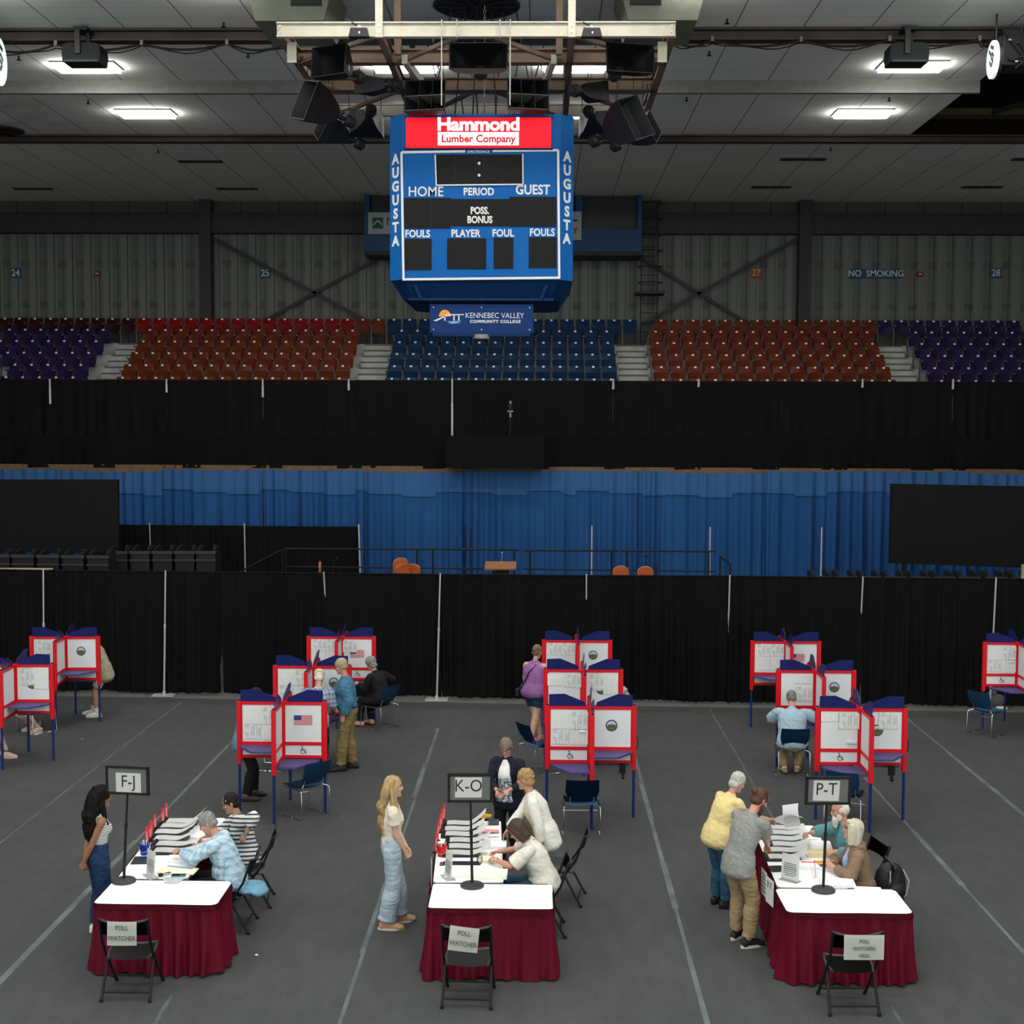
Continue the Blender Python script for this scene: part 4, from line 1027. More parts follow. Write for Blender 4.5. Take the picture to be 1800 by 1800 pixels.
cable([(1180, 71), (1252, 70), (1408, 71), (1564, 70), (1722, 69), (1742, 70)], 'bundle of black cables swagged along the beam right of the truss', 0.11)
# round hanging signs seen nearly edge-on with gear behind them
SGLOW = mat('lit_white_sign_face', (0.75, 0.9, 0.95), 0.5, emit=0.55)
def round_sign(px, py, Y, rad, rz, label, gear):
    q = aty(px, py, Y)
    t = thing('hanging_sign', label, 'hanging sign', q, rz)
    n = 28
    circ = [(rad * math.cos(2 * math.pi * j / n), 1.15 * rad * math.sin(2 * math.pi * j / n)) for j in range(n)]
    f = MB().prism(circ, 'y', -0.02, 0.03).build('face', SGLOW, t)
    m = MB()
    for a, b in (((-0.25, 0.32), (-0.02, 0.12)), ((0.02, 0.2), (0.2, 0.05)), ((-0.2, -0.02), (0.0, -0.2)), ((0.0, -0.2), (0.14, -0.05)), ((0.14, -0.05), (-0.04, 0.06)), ((-0.1, 0.42), (0.18, 0.3))):
        m.bar((a[0] * rad * 2, -0.022, a[1] * rad * 2), (b[0] * rad * 2, -0.022, b[1] * rad * 2), 0.10 * rad * 2, 0.006, (0, 1, 0))
    m.build('emblem', INK, f)
    MB().prism([(x * 1.03, z * 1.03) for x, z in circ], 'y', 0.03, 0.08).build('back', BLACKP, t)
    MB().cyl((0, 0.05, 1.1 * rad), (0, 0.05, CEIL - q.z - 0.02), 0.02).build('hanger', BLACK, t)
round_sign(1745, 105, 24.2, 0.28, R_(-90), 'lit white round sign hanging nearly edge-on at the right by the roof bay', 1)
round_sign(-2, 108, 24.2, 0.36, R_(92), 'lit white round sign cut off at the upper left edge', 0)
q = aty(1790, 100, 24.8)
t = thing('rigging_cluster', 'dark cluster of lighting rigging with bits of tape at the upper right edge', 'lighting rig', q)
MB().box((0, 0, 0.1), (0.75, 0.6, 0.65)).build('frame', BLACK, t, bevel=0.03)
m = MB(); rr = random.Random(3)
for i in range(14): m.cyl((rr.uniform(-.4, .4), -0.32, rr.uniform(-.3, .45)), (rr.uniform(-.4, .4), -0.34, rr.uniform(-.3, .5)), 0.02, n=6)
m.build('cables', BLACKP, t)
m = MB()
for i in range(7): m.box((rr.uniform(-.33, .3), -0.36, rr.uniform(-.2, .3)), (0.05, 0.01, 0.025))
m.build('tape_tag', mat('pale_tape', (0.35, 0.42, 0.45), 0.6), t)
# ================================================================== voting booths
PRINTM = None
def printed(name, dens, cols):
    def f(nt, vec, s):
        ln = line_f(nt, s[2], 0.0125, 0.0055)
        n = line_f(nt, s[0], 0.085, 0.066, 0.02); n2 = noise_f(nt, vec, 14.0, 0.38, 0.50, (1, 1, 1), 1)
        k = mth(nt, 'MULTIPLY', mth(nt, 'MULTIPLY', ln, n), n2)
        return mixc(nt, mth(nt, 'MULTIPLY', k, dens), (0.70, 0.71, 0.70), (0.09, 0.09, 0.095))
    return expr_mat(name, f, 0.8, 0.2)
NOTICE = printed('printed_notice_paper', 0.62, 2); NOTICEL = printed('faintly_printed_paper', 0.12, 2)
FLAGR = mat('flag_red_print', (0.55, 0.05, 0.06), 0.6); FLAGB = mat('flag_blue_print', (0.03, 0.045, 0.16), 0.6)
SEALB = mat('seal_blue_ring', (0.035, 0.05, 0.13), 0.6); SEALS = mat('seal_sky', (0.42, 0.55, 0.66), 0.6); SEALG = mat('seal_green', (0.10, 0.16, 0.03), 0.6); SEALT = mat('seal_brown', (0.13, 0.07, 0.03), 0.6)
PH, PB, PM0, PM1, PL, PT_ = 1.62, 0.70, 0.985, 1.035, 0.84, 1.575     # heights of the booth frame
RB = 0.625
def visor_poly(flip=1):
    return [(0.07, PH), (0.60, PH), (0.60, PH + 0.175), (0.38, PH + 0.185), (0.09, PH + 0.065)]
def booth(cx, cy, rz, label, fl='stand', fr='stand', seal_r=None, sheets=()):
    """quadrants fl / fr are the two facing the camera; sheets: (panel, x0, z0, w, h, kind) on the side facing the camera"""
    t = thing('voting_booth', label, 'voting booth', (cx, cy, 0), rz, 'red framed voting booths')
    dirs = [V((-1, 0, 0)), V((1, 0, 0)), V((0, -1, 0)), V((0, 1, 0))]
    MB().between((-0.03, -0.03, PB + 0.1), (0.03, 0.03, PH + 0.01)).build('centre_post', RED, t, bevel=0.004)
    for i, d in enumerate(dirs):
        n = V((-d.y, d.x, 0)); e = d * RB
        MB().bar(V((e.x, e.y, PB)), V((e.x, e.y, PH + 0.012)), 0.062, 0.062, d).build('post', RED, t, bevel=0.005)
        MB().cyl((e.x, e.y, PH + 0.01), (e.x, e.y, PH + 0.03), 0.02, n=8).build('post_cap', BLACKP, t)
        MB().cyl((e.x, e.y, 0), (e.x, e.y, PB), 0.021, n=10).build('leg', BLUELEG, t, 'auto')
        m = MB()
        for z0, z1 in ((PT_, PH), (PM0, PM1), (PL - 0.045, PL)):
            a, b = d * 0.02, d * (RB - 0.02); m.bar(V((a.x, a.y, (z0 + z1) / 2)), V((b.x, b.y, (z0 + z1) / 2)), 0.038, z1 - z0)
        for s in (0.035, RB - 0.035): a = d * s; m.bar(V((a.x, a.y, PL - 0.05)), V((a.x, a.y, PH - 0.003)), 0.033, 0.03, d)
        fr_ = m.build('panel_frame', RED, t)
        m = MB()
        for z0, z1 in ((PM1, PT_), (PL, PM0)): a, b = d * 0.04, d * (RB - 0.04); m.bar(V((a.x, a.y, (z0 + z1) / 2)), V((b.x, b.y, (z0 + z1) / 2)), 0.016, z1 - z0)
        m.build('privacy_panel', PANEL, t)
        m = MB(); sg = 1 if i in (0, 2) else -1
        tl_ = 0.07
        ring0 = [d * u + n * (sg * (z - PH) * tl_ * 2 - 0.004) + V((0, 0, z)) for u, z in visor_poly()]
        ring1 = [p + n * 0.008 for p in ring0]
        m.rings([ring0, ring1]); m.build('visor', VISOR, t)
    quad = {'fl': (dirs[0], dirs[2], fl), 'fr': (dirs[1], dirs[2], fr), 'bl': (dirs[0], dirs[3], 'stand'), 'br': (dirs[1], dirs[3], 'low')}
    for q, (dx, dy, kind) in quad.items():
        z = 0.985 if kind == 'stand' else 0.785
        pts = [(0.03, 0.03), (0.595, 0.03), (0.60, 0.10), (0.36, 0.43), (0.03, 0.43)] if kind == 'stand' else [(0.03, 0.03), (0.56, 0.03), (0.53, 0.14), (0.30, 0.50), (0.03, 0.52)]
        if kind == 'low': z = 0.785
        m = MB(); m.rings([[dx * a + dy * b + V((0, 0, z - 0.028)) for a, b in pts], [dx * a + dy * b + V((0, 0, z)) for a, b in pts]])
        m.build('desk', SHELF, t, bevel=0.004)
    def on(panel, x, z, dy):                     # point on the camera side of the left / right panel
        return V(((-1 if panel == 'l' else 1) * x, -0.010 - dy, z))
    for (pn_, x, z, w_, h_, kind) in sheets:
        sx = -1 if pn_ == 'l' else 1
        z += 0.055; c = V((sx * x, -0.0095, z))
        if kind in ('sheet', 'faint'):
            put_ = MB().between((-w_ / 2, -0.0085, -h_ / 2), (w_ / 2, 0.0, h_ / 2)).build('notice', NOTICE if kind == 'sheet' else NOTICEL, t)
            put_.location = c; put_.rotation_euler = (0, random.uniform(-0.02, 0.02), 0)
        elif kind == 'flag':
            m = MB()
            for k_ in range(7): m.between((c.x - w_ / 2, c.y - 0.003, z - h_ / 2 + h_ * k_ / 6.5), (c.x + w_ / 2, c.y, z - h_ / 2 + h_ * (k_ + 0.5) / 6.5))
            f = m.build('flag_print', FLAGR, t)
            MB().between((c.x - w_ / 2, c.y - 0.004, z), (c.x - w_ * 0.1, c.y - 0.001, z + h_ / 2)).build('canton', FLAGB, f)
        elif kind == 'seal':
            r = w_ / 2
            f = MB().cyl(c, c + V((0, -0.002, 0)), r, n=28).build('seal_print', SEALB, t)
            MB().cyl(c + V((0, -0.002, 0)), c + V((0, -0.003, 0)), r * 0.80, n=28).build('seal_sky', SEALS, f)
            m = MB(); m.prism([(c.x + r * 0.8 * math.cos(a), c.z + r * 0.8 * math.sin(a)) for a in np.linspace(math.pi * 1.03, math.pi * 1.97, 14)], 'y', c.y - 0.0045, c.y - 0.003); m.build('seal_field', SEALG, f)
            m = MB(); m.prism([(c.x - r * .72, c.z - r * .05), (c.x - r * .5, c.z + r * .22), (c.x - r * .25, c.z + r * .08), (c.x - r * .02, c.z + r * .35), (c.x + r * .2, c.z + r * .1), (c.x + r * .5, c.z + r * .25), (c.x + r * .72, c.z - r * .05), (c.x + r * .5, c.z - r * .3), (c.x - r * .5, c.z - r * .3)], 'y', c.y - 0.006, c.y - 0.004); m.build('seal_trees', SEALT, f)
        elif kind == 'holder':
            MB().box(c + V((0, -0.015, 0)), (w_, 0.03, h_)).build('pen_holder', PANEL, t, bevel=0.01)
    for side, kind in (('l', fl), ('r', fr)):
        if kind == 'low':                        # wheelchair mark on the lower strip
            c = V((-0.30 if side == 'l' else 0.30, -0.0115, 0.915)); m = MB()
            pr = lambda u, v: c + V((u, 0, v))
            m.tube([pr(0.006 + 0.035 * math.cos(a), -0.018 + 0.035 * math.sin(a)) for a in np.linspace(R_(110), R_(400), 12)], 0.0045, 5)
            m.tube([pr(-0.006, 0.03), pr(-0.002, -0.005), pr(0.032, -0.005), pr(0.05, -0.042), pr(0.06, -0.038)], 0.0055, 5).tube([pr(-0.004, 0.016), pr(0.025, 0.014)], 0.004, 5)
            m.sph(pr(-0.008, 0.048), 0.010, 5); m.build('wheelchair_symbol', INK, t)
    return t
def at_posts(lx, rx, y, rz=0.0):
    """booth centre from the pixels of its left and right post tops"""
    lo, hi = 15.0, 32.0
    for _ in range(40):
        mid = (lo + hi) / 2
        if aty(rx, y, mid).x - aty(lx, y, mid).x < 2 * RB: lo = mid
        else: hi = mid
    q = atz((lx + rx) / 2, y, PH)
    return q.x, q.y
S = lambda p, x, z, k='sheet', w_=0.23, h_=0.30: (p, x, z, w_, h_, k)
cols4 = [S('l', 0.43, 1.37, 'faint', 0.26, 0.26), S('l', 0.17, 1.36, 'sheet', 0.26, 0.27), S('l', 0.44, 1.12, 'sheet', 0.25, 0.21), S('l', 0.16, 1.12, 'faint', 0.24, 0.22), ('l', 0.12, 1.20, 0.10, 0.03, 'holder')]
top2 = [S('l', 0.42, 1.40, 'sheet', 0.25, 0.23), S('l', 0.16, 1.40, 'sheet', 0.26, 0.23), S('l', 0.42, 1.15, 'faint', 0.25, 0.26), S('l', 0.16, 1.15, 'faint', 0.25, 0.26)]
seal = [('r', 0.30, 1.29, 0.17, 0.17, 'seal')]
flag = [('r', 0.31, 1.27, 0.27, 0.14, 'flag')]
hidseal = [('r', 0.30, 1.24, 0.17, 0.17, 'seal'), S('r', 0.21, 1.36, 'sheet', 0.24, 0.28), S('r', 0.45, 1.34, 'faint', 0.24, 0.36)]
B = []
def bt(lx, rx, y, label, **k):
    x, yy = at_posts(lx, rx, y); o_ = booth(x, yy, k.pop('rz', 0.0), label, **k); B.append(o_); return o_
bt(53, 175, 1119, 'rear voting booth of the far left pair, with a round seal on its right panel', fl='stand', fr='stand', sheets=[S('l', 0.40, 1.37, 'sheet', 0.3, 0.28), S('l', 0.14, 1.3, 'faint', 0.22, 0.44)] + seal, rz=R_(3))
bt(-44, 94, 1168, 'near voting booth of the far left pair, cut by the picture edge', fl='low', fr='stand', sheets=[S('l', 0.3, 1.3, 'faint')] + hidseal, rz=R_(2))
bt(541, 659, 1119, 'rearmost voting booth of the F-J column, flag print partly covered by a notice', fl='stand', fr='low', sheets=top2 + [('r', 0.30, 1.24, 0.27, 0.14, 'flag'), S('r', 0.16, 1.38, 'sheet', 0.27, 0.22)])
bt(483, 615, 1170.5, 'middle voting booth of the F-J column, where a man in a cap votes', fl='stand', fr='low', sheets=cols4 + [('r', 0.36, 1.29, 0.17, 0.17, 'seal')])
bt(420, 571, 1233.5, 'nearest voting booth of the F-J column, with a flag on its right panel', fl='stand', fr='low', sheets=cols4 + [('r', 0.31, 1.30, 0.27, 0.14, 'flag')])
bt(954, 1075, 1125.5, 'rearmost voting booth behind the K-O table, with a round seal', fl='stand', fr='stand', sheets=top2 + seal)
bt(958, 1093, 1177, 'middle voting booth behind the K-O table, notices covering its seal', fl='stand', fr='stand', sheets=[S('l', 0.17, 1.38, 'sheet', 0.27, 0.22), S('l', 0.46, 1.4, 'faint', 0.26, 0.2)] + hidseal)
bt(962, 1115, 1241.5, 'nearest voting booth behind the K-O table, wheelchair mark and round seal', fl='low', fr='stand', sheets=cols4 + seal)
bt(1320, 1442.6, 1127.5, 'rearmost voting booth behind the P-T table, with a flag', fl='stand', fr='stand', sheets=top2 + [('r', 0.22, 1.26, 0.26, 0.14, 'flag')])
bt(1367, 1502.6, 1178.5, 'middle voting booth behind the P-T table, where a man sits in pale blue', fl='low', fr='stand', sheets=[S('l', 0.20, 1.18, 'sheet', 0.27, 0.24), S('l', 0.22, 1.42, 'faint', 0.25, 0.14)] + [('r', 0.30, 1.29, 0.17, 0.17, 'seal')])
bt(1436.6, 1592, 1245, 'nearest voting booth behind the P-T table, with a wheelchair mark', fl='low', fr='stand', sheets=[S('l', 0.18, 1.38, 'sheet', 0.30, 0.23), S('l', 0.45, 1.44, 'faint', 0.25, 0.13), ('l', 0.13, 1.08, 0.15, 0.05, 'holder'), ('r', 0.23, 1.25, 0.17, 0.17, 'seal'), S('r', 0.38, 1.39, 'sheet', 0.28, 0.24)])
bt(1728, 1852, 1129.5, 'far right voting booth by itself, cut by the picture edge', fl='low', fr='stand', sheets=cols4 + flag)
# the clip-on black things under two booths
for bi, xx, lb in ((7, 0.46, 'K-O'), (10, 0.44, 'P-T')):
    b_ = B[bi]
    m = MB().between((xx - 0.045, -0.06, 0.66), (xx + 0.045, 0.0, 0.80)).cyl((xx + 0.01, -0.03, 0.66), (xx + 0.01, -0.03, 0.62), 0.012); m.build('wheel_bracket', BLACKP, b_)
    MB().cyl((xx - 0.01, -0.03, 0.605), (xx + 0.025, -0.03, 0.605), 0.038, n=14).build('caster', BLACKP, b_)
    MB().tube([(RB + 0.03, 0, 1.2), (RB + 0.055, -0.02, 1.12), (RB + 0.04, -0.02, 1.02), (RB + 0.03, 0, 0.98)], 0.008).build('cord', BLACK, b_)

# ================================================================== blue stacking chairs on chrome sled frames
BCH = mat('petrol_blue_chair_shell', (0.008, 0.045, 0.105), 0.4, var=0.1)
BCS = mat('petrol_blue_chair_seat', (0.014, 0.080, 0.175), 0.45, var=0.1)
def blue_chair(loc, face, label, first=[None]):
    rz = R_(face - 90)
    if first[0] is not None: return dup(first[0], (loc.x, loc.y, 0), rz, label)
    t = thing('stacking_chair', label, 'chair', (loc.x, loc.y, 0), rz, 'blue stacking chairs at the booths')
    m = MB()                                     # +y is the way the sitter faces
    m.grid(lambda u, v: V(((u - 0.5) * (0.44 + 0.04 * v), -0.17 + 0.40 * v, 0.435 + 0.015 * v ** 3 - 0.02 * math.sin(math.pi * v) + 0.018 * (2 * u - 1) ** 2)), 10, 8); m.build('seat', BCS, t, True, solid=0.014)
    m = MB()
    def f(u, v):
        wd = 0.36 + 0.12 * min(1, v * 2.2) - 0.03 * v
        return V(((u - 0.5) * wd, -0.205 - 0.11 * v - 0.035 * (1 - (2 * u - 1) ** 2) + 0.05 * (1 - v) ** 3, 0.50 + 0.33 * v))
    m.grid(f, 10, 8); m.build('backrest', BCH, t, True, solid=0.014)
    for s in (-1, 1):
        MB().tube([(s * 0.245, 0.21, 0.42), (s * 0.25, 0.235, 0.38), (s * 0.255, 0.25, 0.012), (s * 0.255, 0.23, 0.008), (s * 0.255, -0.235, 0.008), (s * 0.255, -0.255, 0.02), (s * 0.25, -0.235, 0.40), (s * 0.245, -0.215, 0.428)], 0.0065).build('leg_frame', STEEL, t, 'auto')
        MB().tube([(s * 0.245, 0.21, 0.425), (s * 0.245, -0.17, 0.43), (s * 0.24, -0.21, 0.43), (s * 0.17, -0.16, 0.455), (s * 0.16, -0.19, 0.52), (s * 0.17, -0.26, 0.72)], 0.009).build('seat_rail', STEEL, t, 'auto')
        MB().box((s * 0.255, 0.0, 0.014), (0.03, 0.05, 0.018)).build('link_clip', STEEL, t)
    MB().cyl((-0.25, 0.24, 0.25), (0.25, 0.24, 0.25), 0.006).build('cross_bar', STEEL, t)
    first[0] = t
    return t
CH = {}
CH['fj'] = blue_chair(atz(537, 1432), 137, 'blue stacking chair pulled out before the flag booth nearest the F-J table')
CH['gran'] = blue_chair(atz(668, 1279), 146, 'blue stacking chair of the woman in black by the rearmost F-J booth')
CH['cap'] = blue_chair(atz(480, 1349), 170, 'blue stacking chair hidden behind the flag booth, only chrome runners showing')
CH['kol'] = blue_chair(atz(947, 1356), 32, 'blue stacking chair left of the K-O booths, near the bare legs')
CH['ko'] = blue_chair(atz(1021, 1464), 92, 'blue stacking chair facing the wheelchair booth behind the K-O table')
CH['pale'] = blue_chair(atz(1391, 1362), 90, 'blue stacking chair under the man in the pale blue shirt')
CH['pt'] = blue_chair(atz(1485, 1449), 68, 'blue stacking chair half hidden behind the P-T sign')
CH['far'] = blue_chair(atz(1734, 1290), 40, 'blue stacking chair at the far right booth')
CH['left'] = blue_chair(atz(64, 1285), 235, 'blue stacking chair behind the near booth of the far left pair')

# ================================================================== black folding chairs
def lattice(nt, vec, s):
    a = mth(nt, 'MODULO', mth(nt, 'ADD', mth(nt, 'ADD', s[0], s[1]), 50.0), 0.032); b = mth(nt, 'MODULO', mth(nt, 'ADD', mth(nt, 'SUBTRACT', s[0], s[1]), 50.0), 0.032)
    h = mth(nt, 'MULTIPLY', mth(nt, 'GREATER_THAN', a, 0.010), mth(nt, 'GREATER_THAN', b, 0.010))
    return mixc(nt, h, (0.16, 0.16, 0.17), (0.012, 0.012, 0.013))
LATT = expr_mat('perforated_black_seat', lattice, 0.4, 0.5)
RIM = mat('dark_grey_plastic', (0.03, 0.032, 0.034), 0.45)
def folding_chair(loc, face, label, group, first=[None]):
    rz = R_(face - 90)
    if first[0] is not None: return dup(first[0], (loc.x, loc.y, 0), rz, label, group)
    t = thing('folding_chair', label, 'chair', (loc.x, loc.y, 0), rz, group)
    m = MB()
    def f(u, v):
        x = (u - 0.5) * (0.37 + 0.05 * math.sin(math.pi * min(1, v * 1.15)))
        return V((x, -0.17 + 0.40 * v, 0.405 + 0.04 * v - 0.02 * math.sin(math.pi * (2 * u - 1) * 0.5 + math.pi / 2) + 0.012 * v - 0.03 * max(0, v - 0.85) / 0.15))
    m.grid(f, 12, 10); m.build('seat', LATT, t, True, solid=0.018)
    pts = [f(0, v / 10) for v in range(11)] + [f(u / 10, 1) for u in range(1, 10)] + [f(1, 1 - v / 10) for v in range(11)]
    MB().tube([p + V((0, 0, -0.004)) for p in pts], 0.012).build('seat_rim', RIM, t, 'auto')
    m = MB(); m.grid(lambda u, v: V(((u - 0.5) * 0.42, -0.252 - 0.035 * math.sin(math.pi * u) - 0.043 * v, 0.675 + 0.16 * v - 0.025 * math.sin(math.pi * u) * (v > 0.5) * (2 * v - 1))), 12, 6); m.build('backrest', mat('black_chair_back', (0.012, 0.012, 0.013), 0.4), t, True, solid=0.016)
    MB().tube([V(((u / 12 - 0.5) * 0.42, -0.297 - 0.035 * math.sin(math.pi * u / 12), 0.835 - 0.025 * math.sin(math.pi * u / 12))) for u in range(13)], 0.013).build('back_rim', RIM, t, 'auto')
    for s in (-1, 1):
        MB().tube([(s * 0.222, -0.305, 0.85), (s * 0.222, -0.21, 0.58), (s * 0.222, -0.12, 0.44), (s * 0.222, 0.25, 0.0)], 0.014).build('back_post_leg', BLACK, t, 'auto')
        MB().tube([(s * 0.205, 0.12, 0.43), (s * 0.212, -0.05, 0.40), (s * 0.225, -0.27, 0.0)], 0.014).build('rear_leg', BLACK, t, 'auto')
        MB().cyl((s * 0.225, -0.27, 0), (s * 0.225, -0.268, 0.03), 0.017).cyl((s * 0.222, 0.25, 0), (s * 0.222, 0.248, 0.03), 0.017).build('foot_cap', BLACKP, t)
    MB().cyl((-0.22, -0.225, 0.085), (0.22, -0.225, 0.085), 0.011).build('rear_stretcher', BLACK, t)
    MB().cyl((-0.22, 0.18, 0.09), (0.22, 0.18, 0.09), 0.011).build('front_stretcher', BLACK, t)
    for ch_ in t.children: ch_.data.transform(Matrix.Diagonal((1.06, 1, 1, 1)))
    first[0] = t
    return t
def watcher(px, py, face, lines, label, sz, yoff):
    c = atz(px, py); t = folding_chair(c, face, label, 'poll watcher chairs')
    return t
PW = [watcher(234, 1742, 91, 0, 'black folding chair with a POLL WATCHER sheet, before the F-J table', 0, 0),
      watcher(824, 1754, 88, 0, 'black folding chair with a tilted POLL WATCHER sheet, before the K-O table', 0, 0),
      watcher(1490, 1766, 92, 0, 'black folding chair with a POLL WATCHERS AREA sheet, before the P-T table', 0, 0)]
SHEETP = mat('off_white_sheet', (0.74, 0.74, 0.67), 0.7)
GREYI = mat('grey_ink', (0.08, 0.08, 0.085), 0.6)
def hang_sheet(t, w_, h_, lines, label, dx, dz, tiltd, fs):
    p = t.location + Matrix.Rotation(t.rotation_euler.z, 3, 'Z') @ V((dx, -0.355, 0.84 + dz - h_ / 2))
    s = thing('paper_sign', label, 'paper sign', p, t.rotation_euler.z)
    s.rotation_euler = (R_(-3), R_(tiltd), t.rotation_euler.z)
    sh = MB().grid(lambda u, v: V(((u - 0.5) * w_, -0.006 * math.sin(math.pi * u) + 0.01 * (1 - v) ** 2 * u, (v - 0.5) * h_)), 6, 6).build('sheet', SHEETP, s, True, solid=0.0015)
    for i, ln in enumerate(lines):
        text(ln, fs, GREYI, sh, (0, -0.012, h_ * 0.5 - 0.062 - i * (h_ - 0.03) / len(lines) * 0.98), 0.0, 0.001, 0.84)
hang_sheet(PW[0], 0.285, 0.235, ('POLL', 'WATCHER'), 'POLL WATCHER sheet on the chair before the F-J table', 0.0, 0.0, 0.5, 0.066)
hang_sheet(PW[1], 0.285, 0.24, ('POLL', 'WATCHER'), 'tilted POLL WATCHER sheet on the chair before the K-O table', -0.02, 0.01, 6, 0.066)
hang_sheet(PW[2], 0.385, 0.24, ('POLL', 'WATCHERS', 'AREA'), 'wide POLL WATCHERS AREA sheet on the chair before the P-T table', 0.05, -0.005, 0.5, 0.05)

# ================================================================== skirted tables
TOPW = mat('white_table_cover', (0.90, 0.90, 0.90), 0.6)
def satin(nt, vec, s):
    k = mixc(nt, noise_f(nt, vec, 3.0, 0.3, 0.7, (1, 1, 0.3)), (0.118, 0.0025, 0.018), (0.076, 0.0016, 0.011))
    return mixc(nt, mth(nt, 'MULTIPLY', noise_f(nt, vec, 60, 0.4, 0.7, None, 2), 0.3), k, (0.16, 0.003, 0.014))
SATIN = expr_mat('wine_red_satin', satin, 0.5, 0.14)
TZ = 0.735
def rrect(w_, d, r, n=5):
    pts = []
    for cx, cy, a0 in ((w_ - r, d - r, 0), (r, d - r, 90), (r, r, 180), (w_ - r, r, 270)):
        for j in range(n + 1): a = R_(a0 + 90 * j / n); pts.append((cx + r * math.cos(a), cy + r * math.sin(a)))
    return pts
def table(x, y, w_, d, rz, label, sides, r=0.05):
    """front-left corner of the top at (x, y); sides: outline stretches that carry the skirt"""
    t = thing('skirted_table', label, 'table', (x, y, 0), rz)
    top = rrect(w_, d, r)
    MB().prism(top, 'z', TZ - 0.03, TZ - 0.006).build('tabletop', mat('grey_laminate', (0.3, 0.3, 0.3), 0.5), t)
    MB().prism(rrect(w_, d, r), 'z', TZ - 0.006, TZ).build('table_cover', TOPW, t, bevel=0.002)
    for lx in (0.12, w_ - 0.12):
        for ly in (0.1, d - 0.1): MB().cyl((lx, ly, 0), (lx, ly, TZ - 0.03), 0.016).build('leg', BLACK, t)
    def path(e):                                 # corner order: front-left, front-right, back-right, back-left
        P = {'F': ((r, -e), (w_ - r, -e)), 'R': ((w_ + e, r), (w_ + e, d - r)), 'B': ((w_ - r, d + e), (r, d + e)), 'L': ((-e, d - r), (-e, r))}
        Cn = {'FR': (w_ - r, r, 270), 'RB': (w_ - r, d - r, 0), 'BL': (r, d - r, 90), 'LF': (r, r, 180)}
        out = []
        for i, s in enumerate(sides):
            a, b = V((*P[s][0], 0)), V((*P[s][1], 0)); N = max(2, int((b - a).length / 0.012))
            out += [a.lerp(b, k_ / N) for k_ in range(N + 1)]
            if i + 1 < len(sides) and s + sides[i + 1] in Cn:
                cx, cy, a0 = Cn[s + sides[i + 1]]
                out += [V((cx + (r + e) * math.cos(R_(a0 + 90 * j / 8)), cy + (r + e) * math.sin(R_(a0 + 90 * j / 8)), 0)) for j in range(1, 8)]
        return out
    P0 = path(0.004); cum = [0.0]
    for a, b in zip(P0, P0[1:]): cum.append(cum[-1] + (b - a).length)
    nrm = []
    for i in range(len(P0)):
        tt = (P0[min(i + 1, len(P0) - 1)] - P0[max(i - 1, 0)]).normalized(); nrm.append(V((tt.y, -tt.x, 0)))
    m = MB(); n = len(P0) - 1; sd = random.Random(int(x * 100)); ph = [sd.uniform(0, 6) for _ in range(4)]
    def f(u, v):
        i = min(n, int(round(u * n))); s = cum[i]; drop = 1 - v
        w2 = s + 0.03 * math.sin(s * 5 + ph[0])
        # pinch pleats under the band opening into deep folds lower down
        fine = math.sin(2 * math.pi * w2 / 0.075 + ph[1]) * 0.009 * math.exp(-drop * 3)
        big = math.sin(2 * math.pi * w2 / 0.155 + ph[2] + 0.5 * math.sin(s * 2)) * 0.038 * drop ** 0.8 * (0.6 + 0.4 * math.sin(s * 1.9 + ph[3]))
        big += math.sin(2 * math.pi * w2 / 0.31 + ph[3]) * 0.018 * drop
        flare = 0.012 + 0.045 * drop
        z = TZ - 0.045 - drop * (TZ - 0.045 - 0.022 - 0.012 * math.sin(s * 7 + ph[0]))
        return P0[i] + nrm[i] * (0.008 + fine + big + flare * drop) + V((0, 0, z))
    m.grid(f, n, 14); sk = m.build('skirt', SATIN, t, True)
    m = MB(); m.grid(lambda u, v: P0[min(n, int(round(u * n)))] + nrm[min(n, int(round(u * n)))] * (0.006 + 0.014 * (1 - v) + 0.004 * math.sin(cum[min(n, int(round(u * n)))] * 9)) + V((0, 0, TZ + 0.004 - (1 - v) * 0.055)), n, 2); m.build('skirt_band', SATIN, sk, True, solid=0.004)
    return t
table(-4.575, 13.63, 1.275, 0.725, 0.0, 'short skirted table across the front of the F-J line', 'BLFR', 0.07)
table(-1.125, 13.62, 1.275, 0.735, R_(0.3), 'short skirted table across the front of the K-O line', 'BLFR', 0.04)
table(2.53, 13.61, 1.275, 0.715, R_(0.6), 'short skirted table across the front of the P-T line', 'BLFR', 0.075)
TF = table(-4.565, 14.395, 0.76, 2.26, R_(2.6), 'long skirted voter check-in table of the F-J line', 'BL')
TK = table(-1.135, 14.395, 0.76, 2.26, R_(2.4), 'long skirted voter check-in table of the K-O line', 'BL')
TP = table(2.56, 14.375, 0.76, 2.28, R_(-1.8), 'long skirted voter check-in table of the P-T line', 'BL')

